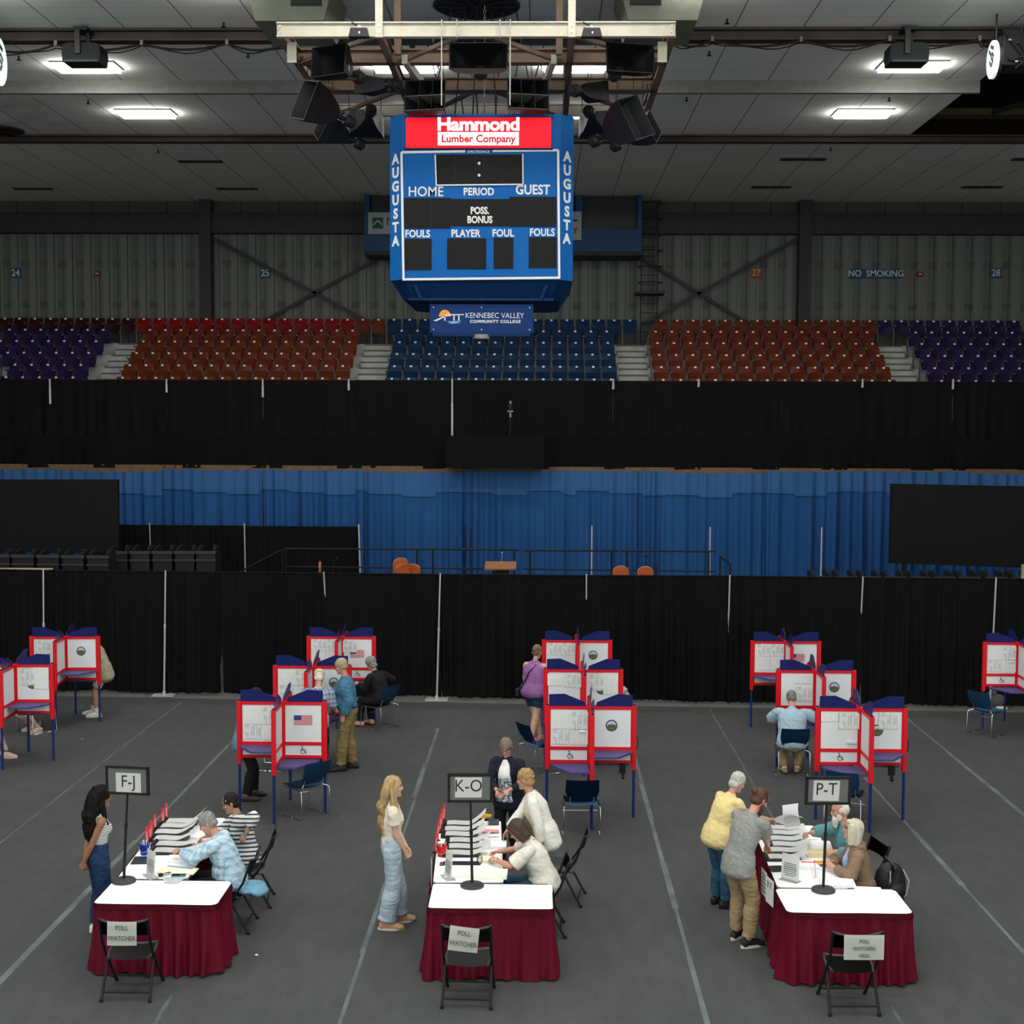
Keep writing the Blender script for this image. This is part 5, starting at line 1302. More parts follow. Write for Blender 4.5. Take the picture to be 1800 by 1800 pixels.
# letter signs on stands
MATTE = mat('grey_sign_backing', (0.105, 0.108, 0.105), 0.5)
def letter_sign(px, py, txt, fc, fw_, fh_, rz, label, lean=0.0, paper=(0, 0), ptilt=0.0):
    q = atz(px, py, TZ); t = thing('letter_sign_stand', label, 'sign', (q.x, q.y, TZ), 0)
    MB().lathe([(0.02, 0.0), (0.126, 0.0), (0.128, 0.016), (0.115, 0.030), (0.04, 0.036), (0.02, 0.042)], 32).build('base', mat('black_rubber_base', (0.035, 0.037, 0.037), 0.55), t, 'auto')
    top = aty(*fc, q.y); dx = top.x - q.x; zc = top.z - TZ
    MB().cyl((0, 0, 0.03), (dx * 0.5, 0, zc * 0.55), 0.0155).cyl((dx * 0.5, 0, zc * 0.55), (dx, 0, zc), 0.012).cyl((dx * .5, 0, zc * 0.53), (dx * .52, 0, zc * 0.58), 0.019).build('pole', BLACK, t, 'auto')
    me = MB().between((-fw_ / 2, -0.01, -fh_ / 2), (fw_ / 2, 0.006, fh_ / 2)).mesh('sign_panel')
    f = put('sign_panel', me, MATTE, t); f.location = (dx, -0.02, zc); f.rotation_euler = (0, R_(lean), R_(rz))
    m = MB(); b_ = 0.018
    for lo, hi in (((-fw_ / 2 - b_ / 2, -0.018, fh_ / 2 - b_), (fw_ / 2 + b_ / 2, 0.012, fh_ / 2 + b_ / 2)), ((-fw_ / 2 - b_ / 2, -0.018, -fh_ / 2 - b_ / 2), (fw_ / 2 + b_ / 2, 0.012, -fh_ / 2 + b_)), ((-fw_ / 2 - b_ / 2, -0.018, -fh_ / 2), (-fw_ / 2 + b_, 0.012, fh_ / 2)), ((fw_ / 2 - b_, -0.018, -fh_ / 2), (fw_ / 2 + b_ / 2, 0.012, fh_ / 2))): m.between(lo, hi)
    m.build('panel_frame', BLACK, f)
    pw, ph_ = 0.285, 0.218
    p = MB().between((-pw / 2, -0.0125, -ph_ / 2), (pw / 2, -0.0105, ph_ / 2)).build('paper', mat('sign_paper', (0.50, 0.48, 0.46), 0.6), f); p.location = (*paper[:1], 0, paper[1]); p.rotation_euler = (0, R_(ptilt), 0)
    o_ = text(txt, 0.185, INK, f, (paper[0], -0.0135, paper[1] + 0.012), 0.0, 0.001, 0.90)
    return t
letter_sign(218, 1550, 'F-J', (225.5, 1370.5), 0.475, 0.292, -9, 'F-J letter sign on a black stand on the front table', -0.6, (0.012, -0.028))
letter_sign(830, 1558, 'K-O', (826.5, 1384), 0.46, 0.292, 3, 'K-O letter sign on a black stand on the front table', 0.3, (-0.018, 0.008))
letter_sign(1447, 1566, 'P-T', (1454.5, 1388.5), 0.475, 0.282, 8, 'P-T letter sign on a black stand on the front table', 1.6, (-0.02, 0.0), 1.0)

# ================================================================== things on the tables
BIND = mat('black_binder', (0.010, 0.010, 0.014), 0.4)
PAGE = printed('printed_voter_page', 0.35, 2)
def pagemat(nt, vec, s):
    ln = line_f(nt, s[1], 0.014, 0.004); n = noise_f(nt, vec, 30.0, 0.5, 0.55, (1, 0.1, 1))
    return mixc(nt, mth(nt, 'MULTIPLY', mth(nt, 'MULTIPLY', ln, n), 0.10), (0.88, 0.89, 0.90), (0.25, 0.25, 0.28))
PAGEM = expr_mat('voter_list_page', pagemat, 0.7, 0.2)
def binder(px, py, rz, label, group, curl=0.10, wd=0.50, dp=0.175):
    q = atz(px, py, TZ + 0.03); t = thing('voter_list_binder', label, 'binder', (q.x, q.y, TZ + 0.001), R_(rz), group)
    MB().between((-0.035, -dp / 2 - 0.02, 0), (wd * 0.78, dp / 2 + 0.02, 0.026)).between((-0.05, -dp / 2 - 0.02, 0.0), (-0.02, dp / 2 + 0.02, 0.05)).build('cover', BIND, t, bevel=0.004)
    m = MB()
    def f(u, v):
        x = u * wd; k_ = max(0.0, (u - 0.52) / 0.48)
        return V((x - 0.02 * k_, (v - 0.5) * dp + 0.02 * k_ * k_, 0.03 + curl * k_ ** 1.7 + 0.004 * math.sin(u * 9)))
    m.grid(f, 16, 4); m.build('pages', PAGEM, t, True, solid=-0.012)
    return t
fjb = [(293.6, 1442.4), (283.9, 1450.7), (273.8, 1461.1), (272.7, 1472.2), (276.3, 1482), (271.7, 1493.8)]
kob = [(785.6, 1446), (782, 1456), (783, 1465), (790.6, 1476), (789, 1486.7), (785, 1498)]
ptb = [(1351, 1453.7), (1352, 1462.4), (1354, 1472.5), (1358, 1482.5), (1354, 1493), (1351, 1505)]
for nm, L_, rz, cu in (('F-J', fjb, 1.5, (0.16, 0.11, 0.10, 0.09, 0.03, 0.02)), ('K-O', kob, 1.5, (0.15, 0.10, 0.06, 0.07, 0.03, 0.05)), ('P-T', ptb, -1.0, (0.02, 0.015, 0.04, 0.035, 0.03, 0.06))):
    for i, (px, py) in enumerate(L_):
        binder(px, py, rz + random.uniform(-1.5, 1.5), 'open voter list binder on the %s check-in table, %s from its back end' % (nm, ORD[i]), 'open voter list binders', cu[i], 0.50 if nm != 'P-T' else 0.46)
STRIPR = mat('red_translucent_plastic', (0.70, 0.035, 0.05), 0.3); STRIPP = mat('pink_card', (0.75, 0.28, 0.30), 0.6)
def marker(px, py, h_, label, group, lean=0.0):
    q = atz(px, py, TZ); t = thing('upright_marker', label, 'marker', (q.x, q.y, TZ), R_(62), group)
    t.rotation_euler = (0, R_(lean), R_(48))
    MB().prism([(-0.019, 0.0), (0.019, 0.0), (0.019, h_ - 0.012), (0.010, h_), (-0.010, h_), (-0.019, h_ - 0.012)], 'y', -0.003, 0.003).build('strip', STRIPR, t)
    MB().between((-0.010, -0.0045, 0.03), (0.010, 0.0045, h_ * 0.72)).build('card', STRIPP, t)
    MB().between((-0.03, -0.025, 0.0), (0.03, 0.025, 0.012)).build('foot', BLACKP, t)
for i, (px, py) in enumerate(((292.5, 1440.5), (286.5, 1449.5), (272.4, 1460), (266, 1473), (264, 1479), (258, 1484))):
    marker(px, py, 0.205 if i < 3 else 0.21, 'tall red marker at the edge of the F-J table, %s from its back end' % ORD[i], 'red markers on the tables')
for i, (px, py) in enumerate(((779, 1446), (775, 1455), (772.5, 1464), (768.5, 1478), (765, 1499))):
    marker(px, py, 0.235, 'tall red marker at the edge of the K-O table, %s from its back end' % ORD[i], 'red markers on the tables', 6)
def cup(px, py, col, label):
    q = atz(px, py, TZ); t = thing('pen_bucket', label, 'pen bucket', (q.x, q.y, TZ))
    MB().rings([[V((r * math.cos(a), r * math.sin(a), z)) for a in np.linspace(0, 2 * math.pi, 21)[:-1]] for r, z in ((0.045, 0.0), (0.062, 0.125), (0.066, 0.128), (0.058, 0.122), (0.043, 0.01))]).build('bucket', col, t, 'auto')
    MB().tube([(-0.064, 0, 0.12), (-0.05, -0.05, 0.06), (0, -0.072, 0.04), (0.05, -0.05, 0.06), (0.064, 0, 0.12)], 0.0025, 5).build('handle', ALU, t)
    rr = random.Random(int(px))
    for i in range(7):
        a = rr.uniform(0, 6.28); x, y = 0.03 * math.cos(a), 0.03 * math.sin(a)
        MB().cyl((x * 0.6, y * 0.6, 0.02), (x * 1.6, y * 1.6, rr.uniform(0.14, 0.18)), 0.006, n=6).build('pen', ALU if i % 3 else WHITE, t)
cup(254.5, 1502, mat('blue_tin', (0.006, 0.03, 0.32), 0.3), 'small blue bucket of pens on the F-J table')
cup(776.5, 1505, mat('red_tin', (0.60, 0.008, 0.012), 0.3), 'small red bucket of pens on the K-O table')
ACR = mat('clear_acrylic_edge', (0.6, 0.62, 0.62), 0.1, alpha=0.45)
def card(px, py, rz, label, w_=0.215, h_=0.285):
    q = atz(px, py, TZ); t = thing('table_sign', label, 'sign', (q.x, q.y, TZ), R_(rz))
    f = MB().between((-w_ / 2, -0.003, 0.012), (w_ / 2, 0.003, h_)).build('card', mat('table_card_paper', (0.58, 0.58, 0.57), 0.6), t)
    f.rotation_euler = (R_(-4), 0, 0)
    m = MB(); rr = random.Random(5)
    for i in range(7): L_ = rr.uniform(0.06, 0.085) * w_ / 0.215; m.between((-L_, -0.0042, h_ * 0.63 - i * 0.021), (L_, -0.003, h_ * 0.63 - i * 0.021 + (0.008 if i not in (2, 3) else 0.010)))
    m.build('print', GREYI, f)
    MB().between((-w_ / 2 - 0.004, -0.05, 0.0), (w_ / 2 + 0.004, 0.06, 0.004)).build('holder_foot', ACR, t)
card(264, 1541, -52, 'upright printed card in a clear holder on the F-J table')
card(787, 1543, -68, 'upright printed card in a clear holder on the K-O table')
card(1388, 1548, -42, 'upright printed card in a clear holder on the P-T table')
def flat(name, px, py, w_, d, rz, m, label, cat, th=0.002, z=TZ, group=None, bevel=0.0):
    q = atz(px, py, z); o_ = MB().between((-w_ / 2, -d / 2, 0), (w_ / 2, d / 2, th)).build(name, m, None, bevel=bevel)
    o_.location = (q.x, q.y, z + 0.0015); o_.rotation_euler = (0, 0, R_(rz)); tag(o_, label, cat, group); return o_
NAVYF = mat('dark_navy_folder', (0.018, 0.022, 0.035), 0.45)
flat('folder', 249, 1513, 0.20, 0.26, 6, NAVYF, 'dark navy folder lying by the card on the F-J table', 'folder', 0.008)
flat('paper_stack', 312, 1532, 0.42, 0.20, -4, CREAM, 'cream sheets under a blue pen near the front of the F-J table', 'paper stack', 0.012)
flat('paper_stack', 318, 1512, 0.30, 0.2, 2, PAGEM, 'open white booklet in front of the seated man in plaid', 'paper stack', 0.03)
flat('paper_sheet', 330, 1487, 0.24, 0.30, -8, WHITE, 'white sheet with a yellow highlighter, between the F-J binders and the sitters', 'paper', 0.004)
flat('paper_sheet', 341, 1466, 0.24, 0.34, -10, WHITE, 'white sheet before the person in stripes on the F-J table', 'paper', 0.004)
def pen(px, py, L_, rz, col, label, z=TZ + 0.02, r=0.006):
    q = atz(px, py, z); t = thing('pen', label, 'pen', (q.x, q.y, z + r), R_(rz))
    MB().cyl((-L_ / 2, 0, 0), (L_ / 2, 0, 0), r, n=8).build('barrel', col, t, 'auto'); MB().cyl((L_ / 2, 0, 0), (L_ / 2 + 0.012, 0, 0), r * 0.7, 0.001, n=8).build('tip', BLACKP, t, 'auto')
pen(316, 1525, 0.30, -14, mat('blue_pencil', (0.08, 0.28, 0.6), 0.4), 'long blue pencil on the cream sheets of the F-J table', TZ + 0.014)
pen(333, 1481, 0.14, 55, mat('yellow_highlighter', (0.75, 0.72, 0.05), 0.4), 'yellow highlighter on the F-J table', TZ + 0.007, 0.011)
pen(338, 1485, 0.10, 75, RED, 'thin red pen right of the yellow highlighter on the F-J table', TZ + 0.007, 0.004)
q = atz(314, 1540, TZ); t = thing('phone', 'smartphone in a teal case on the F-J table', 'phone', (q.x, q.y, TZ + 0.001), R_(8))
MB().between((-0.078, -0.038, 0), (0.078, 0.038, 0.014)).build('case', mat('teal_case', (0.03, 0.22, 0.28), 0.4), t, bevel=0.005)
MB().between((-0.072, -0.033, 0.013), (0.072, 0.033, 0.0155)).build('screen', mat('black_glass', (0.012, 0.012, 0.013), 0.08), t)
q = atz(285, 1540, TZ); t = thing('key_bunch', 'small bunch of keys with a black fob on the F-J table', 'keys', (q.x, q.y, TZ + 0.001))
MB().sph((-0.01, -0.02, 0.02), 0.025, 6, (1.2, 1.2, 0.8)).build('fob', BLACKP, t, 'auto')
rr = random.Random(9)
for i in range(6):
    a = rr.uniform(0.2, 1.6); e = V((0.02 + 0.07 * math.cos(a), 0.02 + 0.07 * math.sin(a), rr.uniform(0.008, 0.03)))
    MB().bar((0.01, 0.01, 0.018), e, 0.016, 0.003).build('key', STEEL, t)
MB().tube([(0.02 * math.cos(a), 0.02 * math.sin(a), 0.02) for a in np.linspace(0, 6.28, 13)[:-1]], 0.0025, 5, True).build('ring', STEEL, t)
# sheet hanging over the front edge of the long F-J table
q = atz(305, 1548, TZ); o_ = MB().grid(lambda u, v: V(((u - 0.5) * 0.28 * (1 - 0.5 * (1 - v)), (v - 0.5) * 0.18, 0.012 - 0.002 * math.sin(5 * u))), 8, 5).build('paper_sheet', WHITE, None, True, solid=0.002)
o_.location = (q.x, q.y - 0.02, TZ + 0.004); tag(o_, 'cream-edged sheet lying across the gap between the two F-J tables', 'paper')
# K-O table
flat('folder', 812, 1518, 0.42, 0.12, 1, NAVYF, 'dark slate folder lying across the K-O table', 'folder', 0.008)
flat('folder', 777, 1519, 0.05, 0.13, 1, mat('dark_maroon_card', (0.11, 0.045, 0.05), 0.5), 'small dark maroon card by the table sign on the K-O table', 'card', 0.004)
flat('paper_stack', 861, 1513, 0.25, 0.17, 1, CREAM, 'cream pad under the hands of the seated woman with brown hair', 'paper stack', 0.03)
flat('paper_stack', 866, 1488, 0.32, 0.24, 0, WHITE, 'thick white paper stack in the middle of the K-O table', 'paper stack', 0.035)
flat('paper_stack', 858, 1540, 0.42, 0.22, -2, mat('pale_yellow_white_paper', (0.85, 0.84, 0.72), 0.7), 'pale stack of papers with yellow sheets at the front of the K-O table', 'paper stack', 0.05, bevel=0.003)
flat('paper_sheet', 810, 1538, 0.36, 0.2, 3, WHITE, 'loose white sheet behind the K-O sign base', 'paper', 0.006)
flat('folder', 862, 1461, 0.21, 0.10, -1, STRIPP, 'pink slip on the K-O table by the leaning hand', 'card', 0.006, TZ + 0.02)
flat('plastic_box', 868, 1449, 0.13, 0.11, 0, mat('smoky_plastic', (0.06, 0.06, 0.065), 0.2), 'smoky plastic box at the back of the K-O table', 'box', 0.05, bevel=0.004)
q = atz(853, 1442, TZ)
t = thing('stapler', 'yellow stapler at the back of the K-O table', 'stapler', (q.x, q.y, TZ + 0.001), R_(-15))
YEL = mat('yellow_plastic', (0.62, 0.36, 0.03), 0.4)
MB().between((-0.08, -0.02, 0), (0.08, 0.02, 0.012)).build('base', BLACKP, t, bevel=0.003)
MB().prism([(-0.085, 0.02), (0.075, 0.05), (0.085, 0.075), (-0.02, 0.078), (-0.085, 0.05)], 'y', -0.02, 0.02).build('arm', YEL, t, bevel=0.006)
pen(867, 1472, 0.13, 8, INK, 'black pen by the leaning hand on the K-O table', TZ + 0.036, 0.004)
# curled clear rings of a spiral bound pad
q = atz(843, 1516, TZ); m = MB()
for i in range(5): m.tube([(0.03 * math.cos(a), -0.07 + i * 0.035, 0.032 + 0.03 * math.sin(a)) for a in np.linspace(0, 6.28, 15)[:-1]], 0.0025, 5, True)
o_ = m.build('spiral_binding', BLACK); o_.location = (q.x, q.y, TZ + 0.002); tag(o_, 'loose black spiral rings beside the cream pad on the K-O table', 'spiral binding')
# sheets taped to the outer skirts
def side_sheet(px, py, Y, w_, h_, rz, label, txt=None):
    q = aty(px, py, Y); t = thing('paper_sign', label, 'paper sign', q, R_(rz))
    sh = MB().between((-w_ / 2, -0.002, -h_ / 2), (w_ / 2, 0.001, h_ / 2)).build('sheet', mat('hanging_sheet', (0.62, 0.63, 0.62), 0.6), t)
    if txt: text(txt, 0.11, INK, sh, (0, -0.004, 0.06), 0.0, 0.001, 0.8)
    else:
        m = MB()
        for i in range(5): m.between((-w_ * 0.36, -0.0035, h_ * 0.3 - i * 0.045), (w_ * 0.33, -0.002, h_ * 0.3 - i * 0.045 + 0.012))
        m.build('print', GREYI, sh)
side_sheet(1353, 1567, 14.28, 0.215, 0.28, -78, 'P-T sheet taped on the outer side skirt of the P-T table', 'P-T')
side_sheet(1343, 1552, 14.58, 0.215, 0.28, -84, 'printed sheet taped behind the P-T sheet on the side skirt', None)
side_sheet(758.5, 1535, 14.46, 0.215, 0.28, -84, 'grey printed sheet taped to the outer edge of the K-O table', None)
# P-T table
flat('folder', 1365, 1528, 0.16, 0.2, 8, NAVYF, 'dark folder half under the card on the P-T table', 'folder', 0.008)
flat('paper_stack', 1447, 1504, 0.40, 0.16, -3, mat('manila_folder', (0.72, 0.60, 0.36), 0.7), 'manila folders in front of the bearded man on the P-T table', 'paper stack', 0.05)
flat('paper_stack', 1412, 1523, 0.34, 0.24, -2, WHITE, 'white paper stack behind the plastic cup on the P-T table', 'paper stack', 0.03)
flat('paper_sheet', 1420, 1488, 0.55, 0.42, -6, WHITE, 'scattered white sheets in the middle of the P-T table', 'paper', 0.012)
flat('paper_sheet', 1408, 1468, 0.3, 0.4, 3, WHITE, 'white sheets under the bearded man\'s reaching hand', 'paper', 0.01)
flat('paper_stack', 1472, 1554, 0.36, 0.24, -4, WHITE, 'white paper stack beside the P-T sign base', 'paper stack', 0.025)
flat('paper_stack', 1527, 1568, 0.28, 0.22, -5, PAGEM, 'printed white sheets at the right of the P-T front table', 'paper stack', 0.018)
flat('envelope', 1447, 1516, 0.18, 0.12, 14, mat('orange_envelope', (0.72, 0.40, 0.12), 0.6), 'orange envelope under the hands of the woman in the brown hoodie', 'envelope', 0.006, TZ + 0.03)
pen(1427, 1516, 0.24, -3, RED, 'long red pencil by the hands of the woman in the brown hoodie', TZ + 0.034, 0.005)
flat('tape_roll_box', 1383, 1449, 0.08, 0.05, 0, mat('bright_blue_box', (0.01, 0.06, 0.5), 0.4), 'small bright blue box at the back of the P-T table', 'box', 0.03)
q = atz(1432, 1543, TZ); t = thing('plastic_cup', 'clear plastic cup with a red straw on the P-T table', 'cup', (q.x, q.y, TZ + 0.001))
MB().rings([[V((r * math.cos(a), r * math.sin(a), z)) for a in np.linspace(0, 2 * math.pi, 21)[:-1]] for r, z in ((0.032, 0.0), (0.046, 0.13), (0.048, 0.132), (0.044, 0.13), (0.03, 0.004))]).build('cup_wall', mat('clear_plastic', (0.9, 0.92, 0.92), 0.05, alpha=0.16), t, True)
MB().cyl((0.0, 0, 0.13), (0, 0, 0.136), 0.049, n=20).build('lid', mat('clear_plastic', (0.9, 0.92, 0.92)), t)
MB().cyl((0.01, 0, 0.01), (-0.005, -0.005, 0.2), 0.004, n=8).build('straw', RED, t)
# black backpack beside the woman in the hoodie
q = atz(1555, 1592)
t = thing('backpack', 'black backpack with pale straps on the chair behind the brown hoodie', 'backpack', (3.92, 15.02, 0.48), R_(20))
BAGM = mat('black_nylon', (0.012, 0.012, 0.013), 0.5, bump=0.3, bs=14)
m = MB()
m.rings([[V((0.19 * sx * c1, 0.15 * sy * c1, z)) for sx, sy in [(math.cos(a), math.sin(a)) for a in np.linspace(0, 2 * math.pi, 17)[:-1]]] for z, c1 in ((-0.10, 0.7), (-0.06, 0.98), (0.1, 1.0), (0.22, 0.85), (0.30, 0.55), (0.33, 0.15))]); m.build('bag_body', BAGM, t, True)
for sx in (-1, 1): MB().tube([(sx * 0.08, -0.13, 0.28), (sx * 0.12, -0.19, 0.16), (sx * 0.10, -0.17, 0.0), (sx * 0.05, -0.14, -0.06)], 0.008, 6).build('strap', mat('pale_strap_piping', (0.4, 0.4, 0.38), 0.6), t, 'auto')
MB().rings([[V((0.11 * math.cos(a), -0.13 + 0.05 * math.sin(a), z)) for a in np.linspace(0, 2 * math.pi, 13)[:-1]] for z in (-0.05, 0.12)]).build('front_pocket', BAGM, t, True)
# litter
for i, (px, py, c_) in enumerate(((451, 1679, WHITE), (144, 1299, mat('green_scrap', (0.2, 0.6, 0.3), 0.6)))):
    flat('paper_scrap', px, py, 0.03, 0.03, 20, c_, ['tiny white paper scrap on the carpet right of the F-J table', 'tiny green scrap on the carpet by the white sneakers'][i], 'litter', 0.006, 0.0)
# ================================================================== people
TMP = bpy.data.scenes.new('workbench_scene')
def remesh(bm, voxel, smooth=4, name='body', wrinkle=0.0, wscale=(9, 9, 5), strands=0.0, sscale=(60, 60, 8), drop_below=None):
    """weld overlapping closed lofts into one continuous skin"""
    me = bpy.data.meshes.new(name)
    bmesh.ops.recalc_face_normals(bm, faces=bm.faces[:]); bm.to_mesh(me); bm.free()
    o = bpy.data.objects.new('workpiece', me); TMP.collection.objects.link(o)
    r = o.modifiers.new('r', 'REMESH'); r.mode = 'VOXEL'; r.voxel_size = voxel; r.use_smooth_shade = True
    s = o.modifiers.new('s', 'SMOOTH'); s.factor = 0.5; s.iterations = smooth
    vl = TMP.view_layers[0]; vl.update(); dg = vl.depsgraph
    out = bpy.data.meshes.new_from_object(o.evaluated_get(dg), depsgraph=dg); out.name = name
    bpy.data.objects.remove(o); bpy.data.meshes.remove(me)
    if wrinkle or strands:
        n = len(out.vertices); co = np.empty(n * 3, np.float32); out.vertices.foreach_get('co', co); co = co.reshape(-1, 3)
        no = np.empty(n * 3, np.float32); out.vertex_normals.foreach_get('vector', no); no = no.reshape(-1, 3)
        d = np.zeros(n, np.float32); a = V(wscale); b = V(sscale)
        for i in range(n):
            p = V(co[i])
            if wrinkle:
                n1 = noise.noise(V((p.x * a.x + p.z * 2.5, p.y * a.y, p.z * a.z + p.x * 3)))
                n2 = 0.5 - abs(noise.noise(V((p.x * a.x * 1.7 + p.z * 6, p.y * a.y * 1.7, p.z * a.z * 2.6 + p.x * 4)))) * 1.6
                n3 = noise.noise(V((p.x * 34, p.y * 34, p.z * 26)))
                d[i] += wrinkle * (n1 + 0.7 * n2 + 0.12 * n3)
            if strands: d[i] += strands * (noise.noise(V((p.x * b.x, p.y * b.y, p.z * b.z))) + 0.6 * noise.noise(p * 22))
        co += no * d[:, None]; out.vertices.foreach_set('co', co.ravel()); out.update()
    out.shade_smooth()
    return out
def smooth_path(pts, n):
    """Catmull-Rom through (vector, a, b) stations"""
    out = []; k = len(pts)
    g = lambda i: pts[max(0, min(k - 1, i))]
    for i in range(k - 1):
        for j in range(n):
            t = j / n; q = []
            for c in range(3):
                p0, p1, p2, p3 = g(i - 1)[c], g(i)[c], g(i + 1)[c], g(i + 2)[c]
                q.append(p1 * 1.0 + (p2 - p0) * (0.5 * t) + (p0 * 2 - p1 * 5 + p2 * 4 - p3) * (0.5 * t * t) + (p1 * 3 - p0 - p2 * 3 + p3) * (0.5 * t * t * t))
            out.append(tuple(q))
    out.append(pts[-1]); return out
def loft(bm, st, side=V((1, 0, 0)), n=16, sub=4, dome=0.6):
    """closed lofted limb: stations (centre, half width along side, half depth); rounded ends"""
    st = smooth_path(st, sub)
    P = [V(s[0]) for s in st]; k = len(P); rings = []; sd = V(side)
    for i in range(k):
        t = (P[min(i + 1, k - 1)] - P[max(i - 1, 0)])
        t = t.normalized() if t.length > 1e-6 else V((0, 0, 1))
        sd2 = sd - t * sd.dot(t)
        if sd2.length < 0.05: sd2 = t.cross(V((0, 1, 0.1)))
        sd2.normalize(); o = t.cross(sd2); sd = sd2
        rings.append((P[i], sd2, o, max(1e-4, st[i][1]), max(1e-4, st[i][2]), t))
    R = []
    def add(c, s, o, a, b): R.append([bm.verts.new(c + s * (a * math.cos(2 * math.pi * j / n)) + o * (b * math.sin(2 * math.pi * j / n))) for j in range(n)])
    c, s, o, a, b, t = rings[0]; m = min(a, b) * dome
    for f in (0.15, 0.6, 0.88): q = math.sqrt(1 - (1 - (1 - math.sqrt(1 - f * f))) ** 2) if False else f; add(c - t * m * math.sqrt(1 - f * f), s, o, a * f, b * f)
    for c, s, o, a, b, t in rings: add(c, s, o, a, b)
    c, s, o, a, b, t = rings[-1]; m = min(a, b) * dome
    for f in (0.88, 0.6, 0.15): add(c + t * m * math.sqrt(1 - f * f), s, o, a * f, b * f)
    for A, B in zip(R, R[1:]):
        for j in range(n): bm.faces.new((A[j], A[(j + 1) % n], B[(j + 1) % n], B[j]))
    bm.faces.new(R[0][::-1]); bm.faces.new(R[-1])
def blob(bm, c, r, rot=None, n=10):
    m = Matrix.Translation(V(c))
    if rot is not None: m = m @ rot.to_4x4()
    bmesh.ops.create_uvsphere(bm, u_segments=2 * n, v_segments=n, radius=1.0, matrix=m @ Matrix.Diagonal((*r, 1)))
def ik(a, b, la, lb, pole):
    """mid joint of a two-bone limb and the reachable end"""
    d = b - a; L = d.length; mx = (la + lb) * 0.998
    if L > mx: b = a + d * (mx / L); d = b - a; L = mx
    L = max(L, abs(la - lb) + 0.02)
    t = d.normalized(); x = (la * la - lb * lb + L * L) / (2 * L); h = math.sqrt(max(0, la * la - x * x))
    p = V(pole); p = p - t * p.dot(t)
    if p.length < 1e-4: p = t.orthogonal()
    return a + t * x + p.normalized() * h, b
SKIN = {'pale': (0.56, 0.33, 0.245), 'pink': (0.52, 0.26, 0.19), 'tan': (0.42, 0.225, 0.145), 'brown': (0.27, 0.125, 0.065)}
EYEM = mat('eye_dark', (0.03, 0.02, 0.015), 0.3); LIPM = mat('lip_rose', (0.36, 0.13, 0.11), 0.5); BROWM = mat('brow_hair', (0.10, 0.07, 0.05), 0.8)
GLASSM = mat('spectacle_frame', (0.05, 0.035, 0.03), 0.3)
